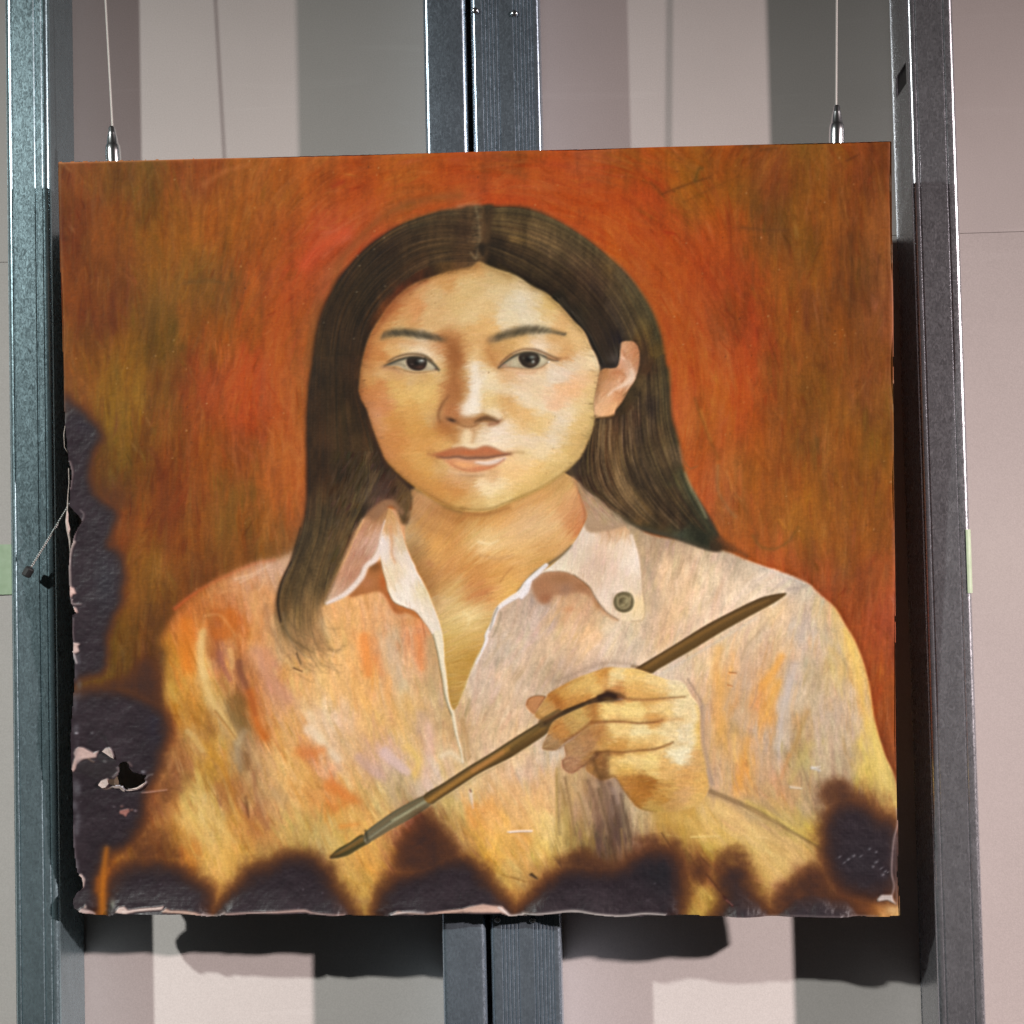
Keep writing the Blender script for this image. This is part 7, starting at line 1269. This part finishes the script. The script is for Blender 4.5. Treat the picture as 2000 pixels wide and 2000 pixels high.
# paint on canvas: colour from the painted layer stored on the weave, gloss where charred
def paint_mat(name):
    m, nt, bs = new_mat(name)
    at = N(nt, 'ShaderNodeAttribute'); at.attribute_name = 'paint'
    ab = N(nt, 'ShaderNodeAttribute'); ab.attribute_name = 'char'
    v = coords(nt)
    gr = noise(nt, 1500, 3, 0.6, v)
    mr = N(nt, 'ShaderNodeMapRange'); mr.inputs['From Min'].default_value = 0.3; mr.inputs['From Max'].default_value = 0.7; mr.inputs['To Min'].default_value = 0.955; mr.inputs['To Max'].default_value = 1.045
    nt.links.new(gr.outputs[0], mr.inputs['Value'])
    sc = N(nt, 'ShaderNodeVectorMath', operation='SCALE'); nt.links.new(at.outputs['Color'], sc.inputs[0]); nt.links.new(mr.outputs[0], sc.inputs['Scale'])
    nt.links.new(sc.outputs[0], bs.inputs['Base Color'])
    mr2 = N(nt, 'ShaderNodeMapRange'); mr2.inputs['To Min'].default_value = 0.62; mr2.inputs['To Max'].default_value = 0.42
    nt.links.new(ab.outputs['Fac'], mr2.inputs['Value']); nt.links.new(mr2.outputs[0], bs.inputs['Roughness'])
    mr3 = N(nt, 'ShaderNodeMapRange'); mr3.inputs['To Min'].default_value = 0.17; mr3.inputs['To Max'].default_value = 0.34
    nt.links.new(ab.outputs['Fac'], mr3.inputs['Value']); nt.links.new(mr3.outputs[0], bs.inputs['Specular IOR Level'])
    # linen weave: two crossed fine waves, plus crackle of the burnt skin
    wx = N(nt, 'ShaderNodeTexWave', bands_direction='X'); wz = N(nt, 'ShaderNodeTexWave', bands_direction='Z')
    for w in (wx, wz):
        w.inputs['Scale'].default_value = 260; w.inputs['Distortion'].default_value = 1.5; w.inputs['Detail'].default_value = 2; nt.links.new(v, w.inputs['Vector'])
    ad = N(nt, 'ShaderNodeMath', operation='ADD'); nt.links.new(wx.outputs['Fac'], ad.inputs[0]); nt.links.new(wz.outputs['Fac'], ad.inputs[1])
    b1 = bump(nt, bs, ad.outputs[0], 0.13, 0.00018)
    n3 = noise(nt, 380, 4, 0.6, v, 0.4); n4 = noise(nt, 34, 3, 0.5, v)
    b2 = bump(nt, bs, n3.outputs[0], 0.20, 0.0007, b1)
    b3 = bump(nt, bs, n4.outputs[0], 0.10, 0.002, b2)
    return m
m_paint = paint_mat('oil_paint_on_linen')
m_prime, nt, bs = new_mat('flaked_priming')
v = coords(nt); nn = noise(nt, 500, 3, 0.6, v)
rp = ramp(nt, nn.outputs[0], [(0.3, (0.42, 0.32, 0.28)), (0.7, (0.62, 0.52, 0.48))]); nt.links.new(rp.outputs[0], bs.inputs['Base Color']); bs.inputs['Roughness'].default_value = 0.8

# ================================================================ the wall: two sheets of plasterboard behind the studs
wall = empty('wall', (0, 0, -0.9)); wall['kind'] = 'structure'
ZJ = 0.2375
up = bevel_box('plasterboard', -1.3, 1.3, 0.0, 0.0125, ZJ + 0.0001 + 0.9, 2.0, 0.0003, m_board, wall)
lo = bevel_box('plasterboard', -1.3, 1.3, 0.0004, 0.0129, -0.2, ZJ - 0.0001 + 0.9, 0.0003, m_board, wall)
bk = mesh_obj('backing', *box_vf(-1.3, 1.3, 0.0135, 0.02, -0.2, 2.0), m_core, wall)
# ================================================================ steel studs
Z0, Z1_ = -0.85, 0.95
def profile_mesh(name, prof, mat, parent, z0=Z0, z1=Z1_):
    """sheet-metal strip: 2D profile (x, y) extruded upright, with real sheet thickness"""
    p = np.array(prof, float)
    d = np.gradient(p, axis=0); d /= np.linalg.norm(d, axis=1)[:, None] + 1e-12
    nrm = np.stack([-d[:, 1], d[:, 0]], 1)
    q = p + nrm * 0.0006
    n = len(p)
    V = [(x, y, z) for z in (z0, z1) for x, y in p] + [(x, y, z) for z in (z0, z1) for x, y in q]
    F = []
    for i in range(n - 1):
        F.append((i, i + 1, n + i + 1, n + i)); F.append((2 * n + i + 1, 2 * n + i, 3 * n + i, 3 * n + i + 1))
        F.append((i + 1, i, 2 * n + i, 2 * n + i + 1)); F.append((n + i, n + i + 1, 3 * n + i + 1, 3 * n + i))
    F.append((0, n, 3 * n, 2 * n)); F.append((n - 1, 3 * n - 1, 4 * n - 1, 2 * n - 1))
    o = mesh_obj(name, V, F, mat, parent)
    me = o.data
    me.polygons.foreach_set('use_smooth', [len(pl.vertices) == 4 for pl in me.polygons])
    try: me.set_sharp_from_angle(angle=math.radians(38))
    except Exception: pass
    return o
def arc(cx, cy, r, a0, a1, n=7):
    return [(cx + r * math.cos(math.radians(a0 + (a1 - a0) * i / n)), cy + r * math.sin(math.radians(a0 + (a1 - a0) * i / n))) for i in range(n + 1)]
D = 0.075
def stud(name, x0, x1, mat, label, web='right', grooves=(), r=0.0048, slot=None, gd=0.0007, gw=0.0011):
    """C-shaped stud: front flange between x0 and x1, web on one side, lip on the other"""
    t = empty(name, ((x0 + x1) / 2, -D / 2, Z0))
    ox = (x0 + x1) / 2; oy = -D / 2; oz = Z0
    L = lambda pts: [(x - ox, y - oy) for x, y in pts]
    yf = -D
    front = arc(x0 + r, yf + r, r, 180, 270)
    for g in grooves:
        front += [(g - gw, yf), (g - gw * 0.35, yf + gd), (g + gw * 0.35, yf + gd), (g + gw, yf)]
    front += arc(x1 - r, yf + r, r, 270, 360)
    z0, z1 = 0.0, Z1_ - Z0
    profile_mesh('front_flange', L(front), mat, t, z0, z1)
    xw, xl = (x1, x0) if web == 'right' else (x0, x1)
    s = 1 if web == 'right' else -1
    # lip folded back on the open side
    profile_mesh('lip', L([(xl, yf + r), (xl, yf + 0.011)]), mat, t, z0, z1)
    # web, with its punched slot
    a, b = yf + r, -0.0035
    th = 0.0006 * s
    V, F = [], []
    def slab(y0, y1, za, zb):
        v, f = box_vf(min(xw, xw - th) - ox, max(xw, xw - th) - ox, y0 - oy, y1 - oy, za, zb)
        k = len(V); V.extend(v); F.extend([tuple(i + k for i in q) for q in f])
    if slot:
        sa, sb, za, zb = slot[0], slot[1], slot[2] - oz, slot[3] - oz
        slab(a, b, z0, za); slab(a, b, zb, z1); slab(a, sa, za, zb); slab(sb, b, za, zb)
    else:
        slab(a, b, z0, z1)
    mesh_obj('web', V, F, mat, t)
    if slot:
        mesh_obj('slot_light_block', *box_vf(xw + 0.0025 - ox, xw + 0.0031 - ox, -0.070 - oy, -0.012 - oy, za - 0.004, zb + 0.004), m_black, t)  # added black plate, keeps lamp light from shining through the slot
    back = [(xw, -0.0035), (xw - s * 0.001, -0.0012), (xw - s * 0.034, -0.0012)]
    profile_mesh('back_flange', L(back), mat, t, z0, z1)
    tag(t, label, 'stud', 'upright steel studs of the partition')
    return t
stud('steel_stud', -0.4245, -0.3868, m_steel_blue, 'bluish galvanised steel stud along the left side of the painting', 'right', (-0.4190, -0.3990, -0.3925))
s_c1 = stud('steel_stud', -0.0662, -0.0298, m_steel_dark, 'plain flat steel stud in the centre, left of the black gap', 'left', ())
rib = [-0.0250 + 0.0575 * f for f in (0.16, 0.215, 0.27, 0.325, 0.385)] + [-0.0250 + 0.0575 * f for f in (0.62, 0.675, 0.73, 0.785, 0.84, 0.885)]
s_c2 = stud('steel_stud', -0.0250, 0.0325, m_steel_dark, 'ribbed steel stud in the centre, right of the black gap, with screws', 'right', rib, 0.0034, None, 0.0006, 0.0009)
stud('steel_stud', 0.3400, 0.3785, m_steel_grey, 'grey galvanised steel stud along the right side of the painting', 'left', (0.3463, 0.3695), 0.0042, (-0.064, -0.018, 0.3535, 0.3715))
# screws in the ribbed stud
def screw(x, z, parent):
    V, F = lathe([(0.0001, 0.0), (0.0012, 0.0001), (0.0023, 0.0005), (0.0028, 0.0012), (0.0028, 0.0016), (0.0014, 0.0026)], 16)
    V = [(a, b - 0.0026 if False else c - 0.0026, b) for a, b, c in V]
    o = mesh_obj('screw', V, F, m_chrome, parent, True)
    o.location = (x - parent.location.x, -D - parent.location.y, z - parent.location.z)
    cx = mesh_obj('drive_recess', *box_vf(-0.0011, 0.0011, -0.00275, -0.0022, -0.0003, 0.0003), m_black, o)
    return o
screw(-0.0215, 0.4245, s_c2); screw(0.0115, 0.4210, s_c2); screw(-0.0195, -0.337, s_c2); screw(0.0095, -0.338, s_c2)
# ================================================================ masking tape
def tape(name, pts_y, z0, z1, label, nz=8, jag=0.0):
    """strip following (x, y) points, between z0 and z1, one torn end"""
    rs = np.random.RandomState(3)
    V, F = [], []
    n = len(pts_y)
    for k in range(nz + 1):
        for i, (x, y) in enumerate(pts_y):
            zz = z0 + (z1 - z0) * k / nz
            dx = rs.rand() * jag if i == n - 1 else 0
            V.append((x + dx, y, zz)); 
    m = len(V)
    for k in range(nz + 1):
        for i, (x, y) in enumerate(pts_y):
            a = V[k * n + i]; V.append((a[0], a[1] + 0.00012, a[2]))
    for k in range(nz):
        for i in range(n - 1):
            q = (k * n + i, k * n + i + 1, (k + 1) * n + i + 1, (k + 1) * n + i)
            F.append(q); F.append(tuple(m + j for j in q[::-1]))
    for i in range(n - 1):
        F.append((i + 1, i, m + i, m + i + 1)); j = nz * n + i; F.append((j, j + 1, m + j + 1, m + j))
    o = mesh_obj(name, V, F, m_tape)
    tag(o, label, 'tape', 'pieces of green masking tape')
    return o
tape('masking_tape', [(-0.75, -0.0006), (-0.60, -0.0006), (-0.50, -0.0009), (-0.47, -0.0016), (-0.455, -0.0010), (-0.440, -0.0008), (-0.428, -0.0010)], -0.0595, -0.0150, 'green masking tape on the wall left of the bluish stud', 10, 0.002)
tape('masking_tape', [(0.3745, -0.0757)] + [(a, b) for a, b in arc(0.3755, -0.0720, 0.0037, 275, 360, 6)] + [(0.3793, -0.060), (0.3795, -0.040)], -0.0760, -0.0235, 'green masking tape folded round the edge of the grey right stud', 8, 0.001)
# ================================================================ the painting
PC = [Vector(p) for p in ((-0.36657644, -0.11799018, 0.29655802), (0.31323328, -0.13128115, 0.28885044), (0.30681611, -0.09800982, -0.33451781), (-0.37299361, -0.08471885, -0.32681022))]
PW, PH = (PC[1] - PC[0]).length, (PC[0] - PC[3]).length
ax = (PC[1] - PC[0]).normalized(); az = (PC[0] - PC[3]).normalized(); ay = az.cross(ax).normalized()   # ay points into the wall
base = (PC[2] + PC[3]) * 0.5
painting = empty('painting')
painting.matrix_world = Matrix(((ax.x, ay.x, az.x, base.x), (ax.y, ay.y, az.y, base.y), (ax.z, ay.z, az.z, base.z), (0, 0, 0, 1)))
tag(painting, 'fire-damaged oil portrait of a person in a pale shirt holding a brush, unframed on canvas', 'painting')
# design sheet -> canvas plane (projective map between the four corners of the design and the canvas)
QD = np.array([(112, 314), (1739, 275), (1760, 1790), (141, 1787)], float)
QC = np.array([(-PW / 2, PH), (PW / 2, PH), (PW / 2, 0), (-PW / 2, 0)], float)
def homog(a, b):
    M = []
    for (x, y), (u, w) in zip(a, b):
        M.append([x, y, 1, 0, 0, 0, -u * x, -u * y, -u]); M.append([0, 0, 0, x, y, 1, -w * x, -w * y, -w])
    return np.linalg.svd(np.array(M))[2][-1].reshape(3, 3)
def hmap(H, p):
    q = np.c_[p, np.ones(len(p))] @ H.T
    return q[:, :2] / q[:, 2:]
HCD, HDC = homog(QC, QD), homog(QD, QC)
MG = 0.004
NU, NV = 860, 792
gu = np.linspace(-PW / 2 - MG, PW / 2 + MG, NU); gv = np.linspace(-MG, PH + MG, NV)
UU, VV = np.meshgrid(gu, gv)
des = hmap(HCD, np.c_[UU.ravel(), VV.ravel()])
rx, ry = (des[:, 0] - X0) * SC, (des[:, 1] - Y0) * SC
def pick(a, ch=False):
    fx, fy = np.clip(rx, 0, RW - 1.01), np.clip(ry, 0, RH - 1.01)
    ix, iy = fx.astype(int), fy.astype(int)
    tx, ty = fx - ix, fy - iy
    if a.ndim == 3: tx, ty = tx[:, None], ty[:, None]
    return (a[iy, ix] * (1 - tx) + a[iy, ix + 1] * tx) * (1 - ty) + (a[iy + 1, ix] * (1 - tx) + a[iy + 1, ix + 1] * tx) * ty
s_rgb = pick(IMG)
lin = np.where(s_rgb <= 0.04045, s_rgb / 12.92, ((s_rgb + 0.055) / 1.055) ** 2.4)
ALB = np.array([ALB_R, ALB_G, ALB_B]) 
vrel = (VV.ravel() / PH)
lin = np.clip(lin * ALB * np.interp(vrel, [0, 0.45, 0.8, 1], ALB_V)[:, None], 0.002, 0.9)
charv = pick(CHAR); canv = pick(CANVAS) - pick(HOLE)
# relief: slack linen, brush ridges, blistered and curled lower edge
lumr = IMG.mean(-1)
ridge = lumr - blur(lumr, 2.5)
hgt = 0.0011 * pick(blur(vnoise(90, 70, 401), 3)) + 0.0026 * pick(ridge) + 0.00028 * pick(blur(vnoise(12, 10, 402), 1.0) + .5 * vnoise(4, 3, 405)) * charv
dB = np.clip(1 - VV.ravel() / 0.030, 0, 1) ** 2; dL = np.clip(1 - (UU.ravel() + PW / 2) / 0.020, 0, 1) ** 2
wavy = pick(0.5 + 0.5 * blur(vnoise(34, 300, 403), 1))
hgt = hgt + charv * (0.0060 * dB * (0.35 + 0.9 * wavy) + 0.0015 * dL)
edge = np.clip(1 - np.minimum.reduce([PW / 2 - np.abs(UU.ravel()), PH - VV.ravel()]) / 0.0035, 0, 1) ** 2
hgt = hgt - 0.0010 * edge * (1 - charv)
keep_v = canv.reshape(NV, NU)
qk = (keep_v[:-1, :-1] + keep_v[1:, :-1] + keep_v[:-1, 1:] + keep_v[1:, 1:]) * 0.25 > 0.5
idx = np.arange(NU * NV).reshape(NV, NU)
quads = np.stack([idx[:-1, :-1], idx[:-1, 1:], idx[1:, 1:], idx[1:, :-1]], -1)[qk]
used = np.zeros(NU * NV, bool); used[quads.ravel()] = True
remap = np.cumsum(used) - 1
quads = remap[quads]
co = np.stack([UU.ravel(), -hgt, VV.ravel()], 1)[used].astype(np.float32)
me = bpy.data.meshes.new('painted_canvas')
me.vertices.add(len(co)); me.vertices.foreach_set('co', co.ravel())
me.loops.add(quads.size); me.loops.foreach_set('vertex_index', quads.ravel().astype(np.int32))
me.polygons.add(len(quads)); me.polygons.foreach_set('loop_start', np.arange(0, quads.size, 4, dtype=np.int32))
try: me.polygons.foreach_set('loop_total', np.full(len(quads), 4, np.int32))
except Exception: pass
me.polygons.foreach_set('use_smooth', np.ones(len(quads), bool))
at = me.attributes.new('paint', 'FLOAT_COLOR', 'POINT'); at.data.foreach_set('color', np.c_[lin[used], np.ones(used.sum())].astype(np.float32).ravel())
at = me.attributes.new('char', 'FLOAT', 'POINT'); at.data.foreach_set('value', charv[used].astype(np.float32))
me.update(calc_edges=True)
me.materials.append(m_paint)
canvas = bpy.data.objects.new('painted_canvas', me); col_.objects.link(canvas); canvas.parent = painting
# canvas folded back round the stretcher, following the torn outline
outl = hmap(HDC, np.stack([LEFT[:, 0] / SC + X0, LEFT[:, 1] / SC + Y0], 1))
seg = []
for i in range(len(outl)):
    a, b = outl[i], outl[(i + 1) % len(outl)]
    k = max(1, int(np.linalg.norm(b - a) / 0.003))
    seg += [a + (b - a) * t for t in np.linspace(0, 1, k, endpoint=False)]
outl = np.array(seg)
rx, ry = (lambda d: ((d[:, 0] - X0) * SC, (d[:, 1] - Y0) * SC))(hmap(HCD, outl * np.array([0.992, 1]) + np.array([0, 0]) * 0))
ec = pick(IMG); ecl = np.where(ec <= 0.04045, ec / 12.92, ((ec + 0.055) / 1.055) ** 2.4) * ALB; ech = pick(CHAR)
n = len(outl); V, F, C4, CH1 = [], [], [], []
rs = np.random.RandomState(9)
for j, (dy, ins) in enumerate(((0.0002, 0.0004), (0.004, 0.0006), (0.0085, 0.0022), (0.0140, 0.0035))):
    for i in range(n):
        c_ = np.array([0, PH / 2]); d_ = (c_ - outl[i]) / np.linalg.norm(c_ - outl[i])
        V.append((outl[i][0] + d_[0] * ins, dy, outl[i][1] + d_[1] * ins + rs.randn() * 0.0001))
        burnt = ech[i] > 0.3 or outl[i][1] < 0.012 or (outl[i][0] < -PW / 2 + 0.02 and outl[i][1] < PH * 0.72)
        cc_ = np.array([0.016, 0.013, 0.013]) if burnt else np.clip(ecl[i] * 1.15 + 0.02, 0, 0.8)
        C4.append((*cc_, 1)); CH1.append(1.0 if burnt else 0.0)
for j in range(3):
    for i in range(n):
        i2 = (i + 1) % n
        F.append((j * n + i, j * n + i2, (j + 1) * n + i2, (j + 1) * n + i))
fe = mesh_obj('folded_edge', V, F, m_paint, painting, True)
at = fe.data.attributes.new('paint', 'FLOAT_COLOR', 'POINT'); at.data.foreach_set('color', np.array(C4, np.float32).ravel())
at = fe.data.attributes.new('char', 'FLOAT', 'POINT'); at.data.foreach_set('value', np.array(CH1, np.float32))
# stretcher bars behind the linen
BW, y0_, y1_ = 0.038, 0.0035, 0.0145
i_ = 0.0085
bevel_box('stretcher_bar', -PW / 2 + i_, PW / 2 - i_, y0_, y1_, PH - i_ - BW + 0.003, PH - i_ + 0.003, 0.0015, m_wood, painting)
bevel_box('stretcher_bar', -PW / 2 + i_ + 0.004, PW / 2 - i_, y0_, y1_, i_, i_ + BW, 0.0015, m_wood, painting)
bevel_box('stretcher_bar', -PW / 2 + i_ + 0.006, -PW / 2 + i_ + 0.006 + BW * 0.62, y0_ + 0.0005, y1_ - 0.0005, i_ + BW + 0.001, PH - i_ - BW + 0.002, 0.0015, m_wood, painting)
bevel_box('stretcher_bar', PW / 2 - i_ - BW, PW / 2 - i_, y0_ + 0.0005, y1_ - 0.0005, i_ + BW + 0.001, PH - i_ - BW + 0.002, 0.0015, m_wood, painting)
# torn flaps standing up at the hole, and a loose strip at the left edge
def flap(tag_, pts, lift, name='torn_flap', mat=None):
    q = P(tag_, pts); q = hmap(HDC, np.stack([q[:, 0] / SC + X0, q[:, 1] / SC + Y0], 1))
    k = len(q); c = q.mean(0)
    V = [(x, -0.0016 - l, z) for (x, z), l in zip(q, lift)] + [(c[0], -0.0016 - float(np.mean(lift)) * 0.7, c[1])]
    V += [(x, y + 0.0004, z) for x, y, z in V]
    F = [(i, (i + 1) % k, k) for i in range(k)] + [((i + 1) % k + k + 1, i + k + 1, 2 * k + 1) for i in range(k)] + [(i, i + k + 1, (i + 1) % k + k + 1, (i + 1) % k) for i in range(k)]
    return mesh_obj(name, V, F, mat or m_prime, painting)
flap('W7', [(800,400),(860,350),(930,340),(970,420),(1000,520),(950,500),(880,450)], [.0004, .0014, .0022, .0016, .0008, .0004, .0003])
flap('W7', [(990,1005),(1100,982),(1150,1012),(1195,1082),(1160,1082),(1110,1020),(1010,1028)], [.0010, .0022, .0020, .0008, .0004, .0006, .0004])
flap('W7', [(735,975),(790,900),(890,870),(915,950),(860,1015),(800,1025)], [.0006, .0012, .0020, .0016, .0006, .0004])
flap('W7', [(1200,1062),(1260,1050),(1400,1036),(1480,992),(1540,930),(1550,945),(1490,1010),(1400,1056),(1270,1076)], [.0008, .0014, .0016, .0014, .0008, .0002, .0004, .0004, .0004])
def loose(tag_, pts, w, dy):
    q = P(tag_, pts); q = hmap(HDC, np.stack([q[:, 0] / SC + X0, q[:, 1] / SC + Y0], 1))
    V, F = tube([(x, dy + 0.002 * math.sin(i * 1.3), z) for i, (x, z) in enumerate(q)], w, 8)
    return mesh_obj('loose_thread', V, F, m_prime, painting, True)
loose('R4', [(632,60),(630,200),(622,330),(628,450),(622,560),(628,640),(640,740),(645,860)], [.0004, .0004, .0005, .0007, .0012, .0016, .0012, .0004], 0.004)
loose('W3', [(85,0),(92,120),(90,260),(78,380),(84,470),(110,520)], .0004, 0.005)
loose('R4', [(690,1300),(700,1340),(775,1343)], .00035, -0.0012)
# ================================================================ hanging hardware
def cable_mesh(name, path, parent, r=0.00080, pitch=0.0055, strands_=3, mat=None):
    path = [Vector(p) for p in path]
    L = sum((path[i + 1] - path[i]).length for i in range(len(path) - 1))
    steps = max(24, int(L / pitch * 8))
    cum = [0]
    for i in range(len(path) - 1): cum.append(cum[-1] + (path[i + 1] - path[i]).length)
    def at_(s):
        for i in range(len(path) - 1):
            if s <= cum[i + 1] + 1e-9:
                return path[i].lerp(path[i + 1], (s - cum[i]) / max(cum[i + 1] - cum[i], 1e-9))
        return path[-1]
    V, F = [], []
    for k in range(strands_):
        pts = []
        for j in range(steps + 1):
            s = L * j / steps; p = at_(s)
            d = (at_(min(L, s + 0.002)) - at_(max(0, s - 0.002))).normalized()
            a = d.cross(Vector((0.2, 1, 0.1))).normalized(); b = d.cross(a)
            t = 2 * math.pi * (s / pitch + k / strands_)
            pts.append(p + (a * math.cos(t) + b * math.sin(t)) * r * 0.62)
        v, f = tube(pts, r * 0.62, 6)
        m = len(V); V += v; F += [tuple(i + m for i in q) for q in f]
    return mesh_obj(name, V, F, mat or m_cable, parent, True)
def hanger(top, bottom, label):
    top, bottom = Vector(top), Vector(bottom)
    t = empty('hanging_wire', bottom)
    tag(t, label, 'wire', 'wires the painting hangs from')
    far = bottom + (top - bottom) * 4.0
    cable_mesh('cable', [Vector((0, 0, 0.016)), far - bottom], t)
    V, F = lathe([(0.0060, -0.022), (0.0064, -0.008), (0.0064, 0.001), (0.0059, 0.0060), (0.0050, 0.0074), (0.0049, 0.0076), (0.0041, 0.0130), (0.0034, 0.0165), (0.0034, 0.0172), (0.0030, 0.0180), (0.0028, 0.0210), (0.0019, 0.0225)], 32)
    g = mesh_obj('gripper', V, F, m_chrome, t, True)
    try: g.data.set_sharp_from_angle(angle=math.radians(35))
    except Exception: pass
    d = (top - bottom).normalized(); g.rotation_euler = Vector((0, 0, 1)).rotation_difference(d).to_euler()
    return t
hanger((-0.3336, -0.089, 0.4403), (-0.3284, -0.089, 0.3100), 'steel hanging wire with chrome gripper at the upper left corner of the painting')
hanger((0.2802, -0.089, 0.4182), (0.2765, -0.089, 0.3075), 'steel hanging wire with chrome gripper at the upper right corner of the painting')
wt = empty('wire_tail', (-0.3590, -0.0915, 0.0300))
tag(wt, 'short loose cable with black end crimp sticking out behind the left edge of the painting', 'cable')
o_ = Vector((-0.3590, -0.0915, 0.0300)); e_ = Vector((-0.4035, -0.0885, -0.0385))
cable_mesh('cable', [Vector((0, 0, 0)), (e_ - o_) * 0.5 + Vector((0.0006, 0, 0.0006)), e_ - o_], wt, 0.00085, mat=m_cable2)
d_ = (e_ - o_).normalized()
V, F = lathe([(0.0012, -0.001), (0.0034, 0.0), (0.0040, 0.0008), (0.0040, 0.0070), (0.0035, 0.0078), (0.0014, 0.0080)], 14)
cr = mesh_obj('crimp', V, F, m_black, wt); cr.location = e_ - o_ - d_ * 0.001; cr.rotation_euler = Vector((0, 0, 1)).rotation_difference(d_).to_euler()
